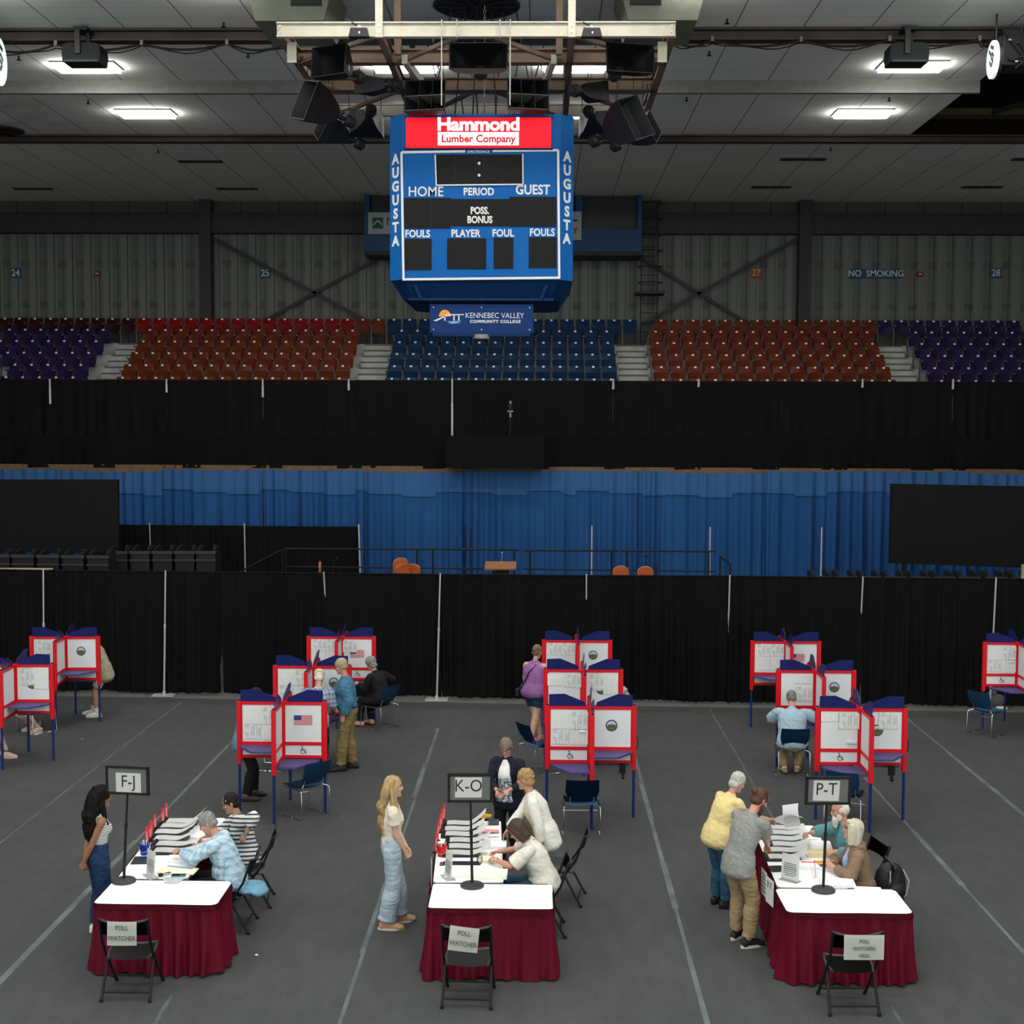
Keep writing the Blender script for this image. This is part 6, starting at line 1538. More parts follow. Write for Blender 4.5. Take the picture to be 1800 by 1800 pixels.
def person(label, at, face, h=1.70, girth=1.0, female=False, skin='pale', pel=None, lean=0, lean2=0, bend=0, twist=0, head=(0, 0), L=None, Rr=None,
           legs=None, top=None, pants=None, shoes=None, hair=None, sit=None, curl=(35, 35), pole_l=None, pole_r=None, extras=None, roll_head=0, hdir_l=None, hdir_r=None, brow=None):
    """standing or sitting figure; local +y is where it faces, lengths scale with h; L / Rr: wrist targets, legs: two ankle points"""
    s = h / 1.75
    root = thing('person', label, 'person', (at[0], at[1], at[2] if len(at) > 2 else 0.0), R_(face - 90))
    W = lambda x, y, z: V((x * s, y * s, z * s))
    P = V(pel) if pel is not None else V((0, 0, (sit + 0.09) if sit else 0.95 * s))
    ca, sa = math.cos(R_(lean)), math.sin(R_(lean)); c2, s2 = math.cos(R_(lean + lean2)), math.sin(R_(lean + lean2))
    bx = math.sin(R_(bend))
    u1 = V((bx * 0.5, sa, ca)).normalized(); u2 = V((bx, math.sin(R_(lean + lean2 * 0.6)), math.cos(R_(lean + lean2 * 0.6)))).normalized(); u3 = V((bx, s2, c2)).normalized()
    r1 = V((1, 0, 0)); tw = R_(twist); r3 = V((math.cos(tw), math.sin(tw), 0)); r3 = (r3 - u3 * r3.dot(u3)).normalized(); r2 = (r1 + r3).normalized()
    wst = P + u1 * 0.145 * s; chs = wst + u2 * 0.182 * s; nck = chs + u3 * 0.19 * s
    shw = (0.165 if female else 0.185) * s * (0.75 + 0.25 * girth)
    f3 = u3.cross(r3)                             # forward of the chest
    SL, SR = nck - u3 * 0.055 * s - r3 * shw, nck - u3 * 0.055 * s + r3 * shw
    # arms
    ua, fa = 0.285 * s, 0.255 * s
    dl = V(L) if L is not None else SL + V((-0.07, 0.05, -0.53)) * s
    dr = V(Rr) if Rr is not None else SR + V((0.07, 0.05, -0.53)) * s
    EL, WL = ik(SL, dl, ua, fa, pole_l or (-0.5, -1, -0.4)); ER, WR = ik(SR, dr, ua, fa, pole_r or (0.5, -1, -0.4))
    # legs
    hx = 0.092 * s * (0.8 + 0.2 * girth); tl, sl_ = 0.43 * s, 0.42 * s
    HL, HR = P - r1 * hx - V((0, 0, 0.02 * s)), P + r1 * hx - V((0, 0, 0.02 * s))
    if legs is None:
        legs = ((-0.10 * s, 0.0, 0.085 * s), (0.10 * s, 0.0, 0.085 * s)) if not sit else ((-0.12, 0.42, 0.09), (0.12, 0.42, 0.09))
    KL, AL = ik(HL, V(legs[0][:3]), tl, sl_, (-0.12, 1, 0.25)); KR, AR = ik(HR, V(legs[1][:3]), tl, sl_, (0.12, 1, 0.25))
    toes = [R_(legs[i][3]) if len(legs[i]) > 3 else R_(12 if i == 0 else -12) for i in (0, 1)]
    # head frame
    hp, hyw = R_(head[0]), R_(head[1])
    hm = Matrix.Rotation(tw * 0.6 + hyw, 3, 'Z') @ Matrix.Rotation(R_(roll_head), 3, 'Y') @ Matrix.Rotation(-hp - R_(lean + lean2) * 0.35, 3, 'X')
    hc = nck + u3 * 0.075 * s + hm @ V((0, 0.018, 0.120)) * s; hs = s ** 0.5 * 1.0
    HH = lambda x, y, z: hc + hm @ (V((x, y, z)) * hs)
    g = girth; fem = female
    def torso(bm, k=0.0, low=-0.09, hi=0.50, w_=1.0):
        B_ = 0.105 * g
        st = [(P + u1 * low * s, ((0.135 * g if not k else 0.176 * (0.5 + 0.5 * g)) + k) * s, ((0.095 if not k else 0.122) * g + k) * s), (P - u1 * 0.01 * s, ((0.178 if fem else 0.165) * (0.5 + 0.5 * g) + k) * s, (0.118 * g + k) * s),
              (P + u1 * 0.07 * s, ((0.165 if fem else 0.160) * (0.45 + 0.55 * g) + k) * s, (0.115 * g + k) * s),
              (wst, ((0.132 if fem else 0.148) * (0.25 + 0.75 * g) + k) * s, (0.098 * g + k) * s), (wst + u2 * 0.10 * s, ((0.140 if fem else 0.158) * (0.4 + 0.6 * g) + k) * s, (0.105 * (0.3 + 0.7 * g) + k) * s),
              (chs + f3 * 0.008 * s, ((0.152 if fem else 0.172) * (0.55 + 0.45 * g) + k) * s, ((0.118 if fem else 0.117) * (0.5 + 0.5 * g) + k) * s),
              (chs + u3 * 0.09 * s, ((0.155 if fem else 0.178) * (0.65 + 0.35 * g) + k) * s, (0.095 * (0.6 + 0.4 * g) + k) * s), (chs + u3 * 0.155 * s, ((0.120 if fem else 0.138) + k) * s, (0.070 + k) * s), (chs + u3 * 0.195 * s, (0.066 + k * 0.5) * s, (0.058 + k * 0.5) * s)]
        if k:
            offs = [low, -0.01, 0.07]; wd = (0.186 if not fem else 0.188) * (0.5 + 0.5 * g)
            new = [(P + u1 * f_ * s, (w9 + k) * s, (d9 * g + k) * s) for f_, w9, d9 in ((low, wd if low < 0 else wd * (0.97 - low * 2.2), 0.124 if low < 0 else 0.112), (-0.01, wd, 0.126), (0.07, wd * 0.93, 0.118)) if f_ >= low and (f_ == low or f_ > low + 0.03)]
            st = new + st[3:]
        loft(bm, st, r1.lerp(r3, 0.5), 20, 4, 0.5)
    def arm(bm, S, E, Wd, k=0.0, upto=2.0, g_=1.0):
        gg = (0.75 + 0.25 * g) * (0.9 if fem else 1.0)
        inn = nck - u3 * 0.07 * s + (S - nck).normalized() * 0.08 * s
        kk = min(k, 0.020)
        st = [(inn, (0.052 * gg + kk * 0.9) * s, (0.058 * gg + kk) * s), (S + (E - S) * 0.03, (0.053 * gg + kk * 0.9) * s, (0.059 * gg + kk) * s), (S.lerp(E, 0.35), (0.049 * gg + k) * s, (0.050 * gg + k) * s)]
        if upto <= 1.0:
            e = S.lerp(E, max(0.42, upto)); st.append((e, (0.047 * gg + k * 1.25) * s, (0.047 * gg + k * 1.25) * s)); loft(bm, st, r3, 14, 4, 0.12); return
        st += [(S.lerp(E, 0.8), (0.043 * gg + k) * s, (0.043 * gg + k) * s), (E, (0.041 * gg + k) * s, (0.041 * gg + k) * s)]
        f = upto - 1.0
        if f > 0.3: st.append((E.lerp(Wd, 0.25), (0.043 * gg + k) * s, (0.042 * gg + k) * s))
        e = E.lerp(Wd, f); st.append((e, (0.043 - 0.017 * f + k) * s, (0.043 - 0.019 * f + k) * s))
        loft(bm, st, r3, 14, 4, 0.15 if f < 0.99 else 0.5)
    def leg(bm, Hp, K, A, k=0.0, upto=2.0, flare=0.0, g_=1.0):
        gg = (0.55 + 0.45 * g)
        st = [(Hp + V((0, 0, 0.03 * s)), (0.088 * gg + k) * s, (0.095 * gg + k) * s), (Hp.lerp(K, 0.15), (0.086 * gg + k) * s, (0.094 * gg + k) * s), (Hp.lerp(K, 0.55), (0.068 * gg + k + flare * 0.2) * s, (0.072 * gg + k + flare * 0.2) * s)]
        if upto <= 1.0:
            st.append((Hp.lerp(K, upto), (0.060 * gg + k * 1.5) * s, (0.062 * gg + k * 1.5) * s)); loft(bm, st, r1, 16, 4, 0.1); return
        st += [(K, (0.054 * gg + k + flare * 0.5) * s, (0.056 * gg + k + flare * 0.5) * s), (K.lerp(A, 0.3), (0.055 * gg + k + flare * 0.7) * s, (0.058 * gg + k + flare * 0.7) * s), (K.lerp(A, 0.7), (0.042 * gg + k + flare * 0.85) * s, (0.043 * gg + k + flare * 0.9) * s)]
        e = K.lerp(A, min(1.0, upto - 1.0)); st.append((e, (0.036 + k + flare) * s, (0.040 + k + flare) * s)); loft(bm, st, r1, 16, 4, 0.1)
    def foot(bm, A, ang, k=0.0):
        d = V((-math.sin(ang), math.cos(ang), 0)); fl = 0.26 * s
        st = [(V((A.x, A.y, 0.045)) - d * 0.055 * s, 0.03 + k, 0.040 + k), (V((A.x, A.y, 0.05)) + d * 0.01, 0.036 + k, 0.048 + k), (V((A.x, A.y, 0.042)) + d * 0.09 * s, 0.042 + k, 0.036 + k), (V((A.x, A.y, 0.03)) + d * 0.155 * s, 0.045 + k, 0.026 + k), (V((A.x, A.y, 0.026)) + d * (fl - 0.075 * s), 0.034 + k, 0.020 + k)]
        loft(bm, st, V((d.y, -d.x, 0)), 14, 4, 0.8)
    def hand(bm, E, Wd, left, crl, hd=None):
        d = (Wd - E).normalized() if hd is None else V(hd).normalized()
        # palm faces the body / downwards
        inward = (r3 if left else -r3); pn = (inward * 0.55 + V((0, 0, -1)) * 0.8 - u3 * 0.0); pn = (pn - d * pn.dot(d))
        if pn.length < 0.1: pn = d.orthogonal()
        pn.normalize(); sd = d.cross(pn).normalized()       # across the knuckles
        if left: sd = -sd
        # thumb side is -sd for consistency: toward the front of the body
        if sd.dot(f3) > 0: sd = -sd
        hl = 0.185 * s; pc = Wd + d * 0.045 * s
        loft(bm, [(Wd - d * 0.02 * s, 0.024 * s, 0.020 * s), (Wd + d * 0.03 * s, 0.034 * s, 0.016 * s), (Wd + d * 0.08 * s, 0.040 * s, 0.014 * s), (Wd + d * 0.095 * s, 0.038 * s, 0.012 * s)], sd, 12, 3, 0.5)
        for i, (off, ln) in enumerate(((-0.030, 0.070), (-0.010, 0.080), (0.010, 0.074), (0.029, 0.058))):
            b0 = Wd + d * (0.085 - 0.004 * abs(i - 1)) * s + sd * off * s; pts = [b0 - d * 0.02 * s, b0]; dirv = d.copy(); a = R_(crl) * (0.75 + 0.12 * i)
            for seg in (0.45, 0.32, 0.23):
                dirv = (dirv * math.cos(a) + pn * math.sin(a)).normalized() if False else (Matrix.Rotation(a if sd.cross(dirv).dot(pn) > 0 else -a, 3, sd) @ dirv).normalized()
                pts.append(pts[-1] + dirv * ln * seg * s)
            loft(bm, [(p, (0.0098 - 0.0008 * j) * s, (0.0098 - 0.0008 * j) * s) for j, p in enumerate(pts)], sd, 8, 2, 0.8)
        b0 = Wd + d * 0.03 * s - sd * 0.030 * s
        t1 = (d * 0.75 - sd * 0.6 + pn * 0.25).normalized(); t2 = (d * 0.9 - sd * 0.15 + pn * 0.45).normalized()
        loft(bm, [(b0 - t1 * 0.01 * s, 0.014 * s, 0.013 * s), (b0 + t1 * 0.035 * s, 0.0115 * s, 0.011 * s), (b0 + t1 * 0.035 * s + t2 * 0.03 * s, 0.0095 * s, 0.0095 * s)], pn, 8, 3, 0.8)
    # ---- one continuous body
    bm = bmesh.new()
    torso(bm)
    loft(bm, [(chs + u3 * 0.16 * s, 0.075 * s, 0.062 * s), (nck, (0.054 if not fem else 0.047) * s, 0.055 * s), (nck + (HH(0, -0.012, -0.08) - nck) * 0.6, (0.053 if not fem else 0.045) * s, 0.052 * s), (HH(0, -0.015, -0.04), 0.05 * s, 0.05 * s)], r3, 14, 3, 0.5)
    def hring(z, wd, yf, yb, n=18): return [HH(wd * math.cos(2 * math.pi * j / n), (yf + yb) / 2 + (yf - yb) / 2 * math.sin(2 * math.pi * j / n), z) for j in range(n)]
    prof = [(-0.122, 0.012, 0.070, 0.045), (-0.116, 0.030, 0.086, 0.020), (-0.095, 0.046 if not fem else 0.042, 0.093, -0.02), (-0.065, 0.060 if not fem else 0.055, 0.090, -0.065), (-0.035, 0.067 if not fem else 0.064, 0.088, -0.085), (0.0, 0.071, 0.087, -0.095), (0.03, 0.0745, 0.088, -0.100), (0.06, 0.074, 0.086, -0.099), (0.088, 0.064, 0.070, -0.086), (0.108, 0.044, 0.042, -0.060), (0.118, 0.015, 0.008, -0.025)]
    rs = [[bm.verts.new(p) for p in hring(*q)] for q in prof]
    for A, B_ in zip(rs, rs[1:]):
        for j in range(18): bm.faces.new((A[j], A[(j + 1) % 18], B_[(j + 1) % 18], B_[j]))
    bm.faces.new(rs[0][::-1]); bm.faces.new(rs[-1])
    loft(bm, [(HH(0, 0.083, 0.022), 0.008, 0.008), (HH(0, 0.098, -0.005), 0.010, 0.010), (HH(0, 0.108, -0.026), 0.0155, 0.011), (HH(0, 0.094, -0.036), 0.013, 0.007)], hm @ V((1, 0, 0)), 8, 3, 0.7)    # nose
    blob(bm, HH(0, 0.080, 0.032), (0.052, 0.014, 0.009), hm, 6)                                          # brow ridge
    blob(bm, HH(0, 0.087, -0.060), (0.022, 0.012, 0.010), hm, 6); blob(bm, HH(0, 0.085, -0.105), (0.02, 0.015, 0.014), hm, 6)   # lips, chin
    for sx in (-1, 1):
        blob(bm, HH(sx * 0.042, 0.070, -0.022), (0.020, 0.016, 0.018), hm, 6)                             # cheek
        blob(bm, HH(sx * 0.076, -0.008, -0.008), (0.010, 0.018, 0.031), hm @ Matrix.Rotation(sx * 0.35, 3, 'Z'), 6)   # ear
        blob(bm, HH(sx * 0.030, 0.0805, 0.010), (0.013, 0.010, 0.009), hm, 6)                             # eyeball under the lid
    arm(bm, SL, EL, WL); arm(bm, SR, ER, WR); hand(bm, EL, WL, True, curl[0], hdir_l); hand(bm, ER, WR, False, curl[1], hdir_r)
    leg(bm, HL, KL, AL); leg(bm, HR, KR, AR); foot(bm, AL, toes[0]); foot(bm, AR, toes[1])
    me = remesh(bm, 0.0068, 3)
    sm = mat('skin_' + skin, SKIN[skin], 0.5, var=0.10, vs=18)
    body = put('body', me, [sm, EYEM, LIPM, BROWM], root)
    # painted features: eyes, lips, brows by face position
    nf = len(me.polygons); cen = np.empty(nf * 3, np.float32); me.polygons.foreach_get('center', cen); cen = cen.reshape(-1, 3)
    idx = np.zeros(nf, np.int32)
    inv = np.array(hm.transposed()); loc = (cen - np.array(hc)) @ inv.T / hs
    for sx in (-1, 1):
        e = ((loc[:, 0] - sx * 0.031) / 0.0125) ** 2 + ((loc[:, 2] - 0.010) / 0.006) ** 2; idx[(e < 1) & (loc[:, 1] > 0.06)] = 1
        e = ((loc[:, 0] - sx * 0.032) / 0.021) ** 2 + ((loc[:, 2] - 0.032) / 0.0055) ** 2; idx[(e < 1) & (loc[:, 1] > 0.06)] = 3
    e = (loc[:, 0] / 0.023) ** 2 + ((loc[:, 2] + 0.060) / 0.0085) ** 2; idx[(e < 1) & (loc[:, 1] > 0.06)] = 2
    me.polygons.foreach_set('material_index', idx)
    # ---- clothes
    if pants:
        bm = bmesh.new(); k = pants.get('k', 0.012)
        st = [(P - V((0, 0, 0.11 * s)), (0.12 * g + k) * s, (0.09 * g + k) * s), (P - u1 * 0.02 * s, ((0.178 if fem else 0.168) * (0.5 + 0.5 * g) + k) * s, (0.120 * g + k) * s), (P + u1 * 0.07 * s, ((0.162 if fem else 0.160) * (0.45 + 0.55 * g) + k) * s, (0.114 * g + k) * s), (P + u1 * pants.get('waist', 0.11) * s, ((0.140 if fem else 0.150) * (0.3 + 0.7 * g) + k * 0.8) * s, (0.102 * g + k * 0.8) * s)]
        loft(bm, st, r1, 20, 4, 0.2)
        for a, b, c in ((HL, KL, AL), (HR, KR, AR)): leg(bm, a, b, c, k, pants.get('to', 1.93), pants.get('flare', 0.008))
        put('trousers' if pants.get('to', 2) > 1.2 else 'shorts', remesh(bm, 0.009, 3, 'trousers', 0.010, (6, 6, 10)), pants['m'], root)
    if shoes:
        for A, tn in ((AL, toes[0]), (AR, toes[1])):
            bm = bmesh.new(); foot(bm, A, tn, 0.010)
            if shoes.get('high'): loft(bm, [(V((A.x, A.y, 0.05)), 0.04, 0.045), (V((A.x, A.y, 0.12)), 0.042, 0.048)], V((1, 0, 0)), 12, 3)
            sh = put('shoe', remesh(bm, 0.008, 2, 'shoe'), shoes['m'], root)
            bm = bmesh.new(); d = V((-math.sin(tn), math.cos(tn), 0)); sd = V((d.y, -d.x, 0)); c = V((A.x, A.y, 0)); out = []
            for a in np.linspace(0, 2 * math.pi, 21)[:-1]:
                y = math.cos(a); x = math.sin(a) * (0.050 + 0.006 * y); out.append(c + d * (0.055 + 0.155 * s * y * 1.0) * 1.0 + sd * x)
            r0 = [bm.verts.new(p + V((0, 0, 0.002))) for p in out]; r9 = [bm.verts.new(p + V((0, 0, shoes.get('sole_h', 0.026)))) for p in out]
            for j in range(20): bm.faces.new((r0[j], r0[(j + 1) % 20], r9[(j + 1) % 20], r9[j]))
            bm.faces.new(r0[::-1]); bm.faces.new(r9); me2 = bpy.data.meshes.new('sole'); bm.to_mesh(me2); bm.free()
            put('sole', me2, shoes.get('sole', BLACKP), sh)
            if shoes.get('sock'):
                bm = bmesh.new(); loft(bm, [(V((A.x, A.y, 0.07)), 0.042, 0.046), (A.lerp(KL if A is AL else KR, 0.22), 0.045, 0.048)], V((1, 0, 0)), 12, 3, 0.2); put('sock', remesh(bm, 0.009, 2, 'sock'), shoes['sock'], root)
    if top:
        bm = bmesh.new(); k = top.get('k', 0.016)
        torso(bm, k, top.get('hem', -0.10))
        nk = top.get('neck', 0.0)
        if nk: loft(bm, [(chs + u3 * 0.15 * s, (0.085) * s, 0.075 * s), (chs + u3 * (0.20 + nk) * s, 0.066 * s, 0.066 * s)], r3, 14, 3, 0.1)
        if top.get('sleeve', 2) > 0:
            for S_, E_, W_ in ((SL, EL, WL), (SR, ER, WR)): arm(bm, S_, E_, W_, k + top.get('sk', 0.0), top.get('sleeve', 1.9))
        else:
            for S_ in (SL, SR): loft(bm, [(nck - u3 * 0.06 * s, 0.05 * s, 0.06 * s), (nck.lerp(S_, 0.72) - u3 * 0.012 * s, 0.036 * s, 0.062 * s)], f3, 12, 3, 0.3)
        if top.get('belly'): blob(bm, wst + f3 * 0.06 * s - u1 * 0.02, (0.16 * s * g, top['belly'] * s, 0.17 * s), None, 12)
        if fem and top.get('bust', 0.03):
            for sx in (-1, 1): blob(bm, chs + f3 * (0.085 * (0.5 + 0.5 * g)) * s + r3 * sx * 0.07 * s + u3 * 0.01 * s, (0.07 * s * (0.6 + .4 * g), (0.03 + top.get('bust', 0.03)) * s, 0.065 * s), None, 10)
        put(top.get('name', 'shirt'), remesh(bm, 0.009, 3, 'shirt', top.get('wr', 0.008), (7, 7, 7)), top['m'], root)
        if top.get('open'):                       # garment under an open front
            bm = bmesh.new(); loft(bm, [(wst - u1 * 0.20 * s + f3 * 0.115 * g * s, 0.10 * g * s, 0.05 * s), (wst + f3 * 0.105 * g * s, 0.085 * g * s, 0.05 * s), (chs + f3 * (0.10 * g + top.get('bust', 0.0)) * s, 0.072 * g * s, 0.055 * s), (chs + u3 * 0.10 * s + f3 * 0.075 * g * s, 0.060 * g * s, 0.045 * s), (nck - u3 * 0.02 * s + f3 * 0.045 * s, 0.050 * s, 0.035 * s)], r3, 16, 4, 0.4)
            put('blouse', remesh(bm, 0.009, 3, 'blouse', 0.004), top['open'], root)
    if hair: hair(root, HH, hm, hc, nck, u3, f3, r3, s)
    J = dict(HH=HH, hm=hm, WL=WL, WR=WR, EL=EL, ER=ER, SL=SL, SR=SR, nck=nck, chs=chs, wst=wst, P=P, u3=u3, f3=f3, r3=r3, s=s, root=root, AL=AL, AR=AR, KL=KL, KR=KR, u1=u1)
    if extras:
        for e in extras: e(J)
    return root, J
# hair styles ---------------------------------------------------------
def hair_cap(col, vol=1.0, strands=0.004, front=0.0, low=-0.045, extra=None, voxel=0.0075, sscale=(55, 55, 12), name='hair'):
    m_ = mat(*col) if isinstance(col, tuple) else col
    def go(root, HH, hm, hc, nck, u3, f3, r3, s):
        bm = bmesh.new()
        blob(bm, HH(0, -0.014 + front, 0.036), (0.083 * vol * s, 0.098 * vol * s, 0.092 * vol * s), hm, 12)
        blob(bm, HH(0, -0.045, low), (0.074 * vol * s, 0.062 * vol * s, 0.062 * s), hm, 10)
        for sx in (-1, 1): blob(bm, HH(sx * 0.066, -0.01, low * 0.25 + 0.012), (0.016 * vol, 0.036, 0.042), hm, 8)
        if extra: extra(bm, HH, hm, nck, u3, f3, r3, s)
        put(name, remesh(bm, voxel, 2, 'hair', 0.0, strands=strands, sscale=sscale), m_, root)
    return go
def bald_fringe(col):
    m_ = mat(*col)
    def go(root, HH, hm, hc, nck, u3, f3, r3, s):
        bm = bmesh.new()
        blob(bm, HH(0, -0.050, 0.012), (0.080, 0.062, 0.080), hm, 10); blob(bm, HH(0, -0.02, 0.055), (0.072, 0.082, 0.062), hm, 10)
        for sx in (-1, 1): blob(bm, HH(sx * 0.068, -0.012, 0.012), (0.014, 0.036, 0.045), hm, 8)
        put('hair', remesh(bm, 0.0075, 2, 'hair', strands=0.003, sscale=(60, 60, 20)), m_, root)
    return go
def glasses(J):
    HH = J['HH']; m = MB()
    for sx in (-1, 1): m.tube([HH(sx * 0.033 + 0.021 * math.cos(a), 0.098, 0.008 + 0.016 * math.sin(a)) for a in np.linspace(0, 6.28, 13)[:-1]], 0.0022, 5, True).tube([HH(sx * 0.054, 0.096, 0.012), HH(sx * 0.076, 0.05, 0.012), HH(sx * 0.08, -0.005, 0.008)], 0.002, 5)
    m.tube([HH(-0.012, 0.099, 0.011), HH(0, 0.104, 0.012), HH(0.012, 0.099, 0.011)], 0.002, 5); m.build('spectacles', GLASSM, J['root'])
def beard(col, ln=0.05, wd=0.055):
    m_ = mat(*col)
    def go(J):
        HH, hm = J['HH'], J['hm']; bm = bmesh.new()
        blob(bm, HH(0, 0.070, -0.105), (wd, 0.042, 0.032 + ln * 0.4), hm, 10); blob(bm, HH(0, 0.082, -0.125 - ln * 0.4), (wd * 0.65, 0.03, 0.02 + ln * 0.5), hm, 10); blob(bm, HH(0, 0.092, -0.047), (0.03, 0.012, 0.008), hm, 8)
        for sx in (-1, 1): blob(bm, HH(sx * 0.060, 0.030, -0.068), (0.014, 0.036, 0.042), hm, 8)
        put('beard', remesh(bm, 0.007, 2, 'beard', strands=0.003), m_, J['root'])
    return go
def held(J_hand, name, m_, label, cat, mesh_fn): ...
def lanyard(col, z0=-0.30):
    def go(J):
        n, f, r, s = J['nck'], J['f3'], J['r3'], J['s']; end = J['chs'] + f * 0.155 * s - J['u3'] * 0.1 * s
        pts = [n - r * 0.075 * s - f * 0.03 * s + J['u3'] * 0.0, n - r * 0.068 * s + f * 0.06 * s - J['u3'] * 0.03 * s, J['chs'] + f * 0.15 * s - r * 0.03 * s, end, J['chs'] + f * 0.15 * s + r * 0.03 * s, n + r * 0.068 * s + f * 0.06 * s - J['u3'] * 0.03 * s, n + r * 0.075 * s - f * 0.03 * s, n - f * 0.085 * s + J['u3'] * 0.0]
        MB().tube(pts, 0.006, 6, True).build('lanyard', col, J['root'])
    return go
def watch(side, m_=None):
    def go(J):
        W, E = J['W' + side], J['E' + side]; d = (W - E).normalized(); c = E.lerp(W, 0.92)
        MB().cyl(c - d * 0.011, c + d * 0.011, 0.033 * J['s'], n=16).build('wristwatch', m_ or BLACKP, J['root'], 'auto')
    return go
# cloth patterns ------------------------------------------------------
def stripes(name, base, bands, period, axis=2, rough=0.8, wob=0.0):
    def f(nt, vec, s):
        k = base; src = s[axis]
        if wob: src = mth(nt, 'ADD', src, mth(nt, 'MULTIPLY', s[0], wob))
        for off, wd, col in bands: k = mixc(nt, line_f(nt, src, period, wd, off), k, col)
        return k
    return expr_mat(name, f, rough, 0.2)
def plaid(name, base, c1, c2, p, w_, ang=0.0):
    def f(nt, vec, s):
        x = mth(nt, 'ADD', s[0], mth(nt, 'MULTIPLY', s[1], 1.0)); k = base
        k = mixc(nt, mth(nt, 'MULTIPLY', line_f(nt, x, p, w_), 0.55), k, c1); k = mixc(nt, mth(nt, 'MULTIPLY', line_f(nt, s[2], p, w_), 0.55), k, c1)
        k = mixc(nt, mth(nt, 'MULTIPLY', line_f(nt, x, p, w_ * 0.25, p * 0.3), 0.7), k, c2); return mixc(nt, mth(nt, 'MULTIPLY', line_f(nt, s[2], p, w_ * 0.25, p * 0.3), 0.7), k, c2)
    return expr_mat(name, f, 0.85, 0.2)
def cloth(name, c, var=0.12, vs=12, rough=0.88): return mat(name, c, rough, var=var, vs=vs, sheen=0.0, spec=0.2)
# ---------------------------------------------------------------- the people in the hall
def to_local(at, face, wpt):
    return Matrix.Rotation(-R_(face - 90), 3, 'Z') @ (V(wpt) - V((at[0], at[1], 0)))
HBLK = ('hair_black', (0.006, 0.005, 0.005), 0.7, 0.0, 0.0, 6, 0.0, 40, 0.0, 0.12); HGREY = ('hair_grey', (0.21, 0.20, 0.185), 0.7, 0.0, 0.3, 30); HDK = ('hair_dark_brown', (0.016, 0.011, 0.009), 0.7, 0.0, 0.0, 6, 0.0, 40, 0.0, 0.15)
HBLONDE = ('hair_long_blonde', (0.35, 0.225, 0.105), 0.6, 0.0, 0.5, 26, 0.0, 40, 0.0, 0.4, (1, 1, 0.15)); HSAND = ('hair_sandy', (0.33, 0.20, 0.085), 0.7, 0.0, 0.3, 26); HBRN = ('hair_brown_bob', (0.045, 0.023, 0.013), 0.6, 0.0, 0.3, 30, 0.0, 40, 0.0, 0.4, (1, 1, 0.15))
HSILV = ('hair_silver', (0.42, 0.41, 0.38), 0.7, 0.0, 0.2, 30); HPALE = ('hair_pale_blonde_grey', (0.50, 0.45, 0.34), 0.6, 0.0, 0.22, 30, 0.0, 40, 0.0, 0.4, (1, 1, 0.15)); HWHITE = ('hair_white', (0.62, 0.58, 0.48), 0.7, 0.0, 0.15, 30); HAUB = ('hair_auburn', (0.075, 0.035, 0.018), 0.6, 0.0, 0.3, 30); HGRN = ('hair_grey_brown', (0.17, 0.135, 0.105), 0.7, 0.0, 0.3, 30)
DENIM = cloth('dark_blue_denim', (0.012, 0.032, 0.085), 0.3, 20); DENIMP = cloth('pale_washed_denim', (0.33, 0.41, 0.46), 0.18, 6); DENIMM = cloth('mid_blue_denim', (0.022, 0.070, 0.115), 0.3, 16)
BLKT = cloth('black_trouser_cloth', (0.010, 0.010, 0.011)); KHAKI = cloth('khaki_cloth', (0.30, 0.215, 0.115)); OLIVE = cloth('olive_khaki_cloth', (0.215, 0.155, 0.065), 0.18, 8)
SHWHITE = mat('white_shoe', (0.62, 0.61, 0.58), 0.6); SHBLK = mat('black_shoe', (0.014, 0.014, 0.015), 0.55); SHTAN = mat('tan_suede', (0.42, 0.25, 0.15), 0.8); SOLEW = mat('pale_rubber_sole', (0.6, 0.57, 0.50), 0.6)

def long_hair(drop, wd, depth, back=-0.07, wave=0.012, front=True):
    def ex(bm, HH, hm, nck, u3, f3, r3, s):
        top = HH(0, -0.06, 0.03); mid = nck - f3 * (0.085 * s) + u3 * 0.02; n = 7; st = [(top, wd * 0.85, depth), (top.lerp(mid, 0.5) - f3 * 0.012, wd, depth), (mid, wd * 1.1, depth)]
        for i in range(1, n + 1):
            q = mid - u3 * drop * i / n + V((0, 0, 0)) - f3 * (0.035 * s - abs(back) * 0.15 + wave * math.sin(i * 1.7)); st.append((q, wd * (1.15 - 0.25 * (i / n) ** 2), depth * (1.0 - 0.4 * i / n)))
        loft(bm, st, r3, 16, 3, 0.6)
        if front:
            for sx in (-1, 1):
                a = HH(sx * 0.068, 0.012, 0.035); b = nck + r3 * sx * 0.09 * s + f3 * 0.02 * s + u3 * 0.015
                loft(bm, [(a, 0.018, 0.034), (HH(sx * 0.080, 0.0, -0.05), 0.021, 0.040), (b, 0.030, 0.042), (b - u3 * 0.17 * s + f3 * 0.04 * s + r3 * sx * 0.012, 0.028, 0.034), (b - u3 * drop * 0.62 + f3 * 0.05 * s, 0.012, 0.018)], hm @ V((1, 0, 0)), 10, 3, 0.7)
    return ex
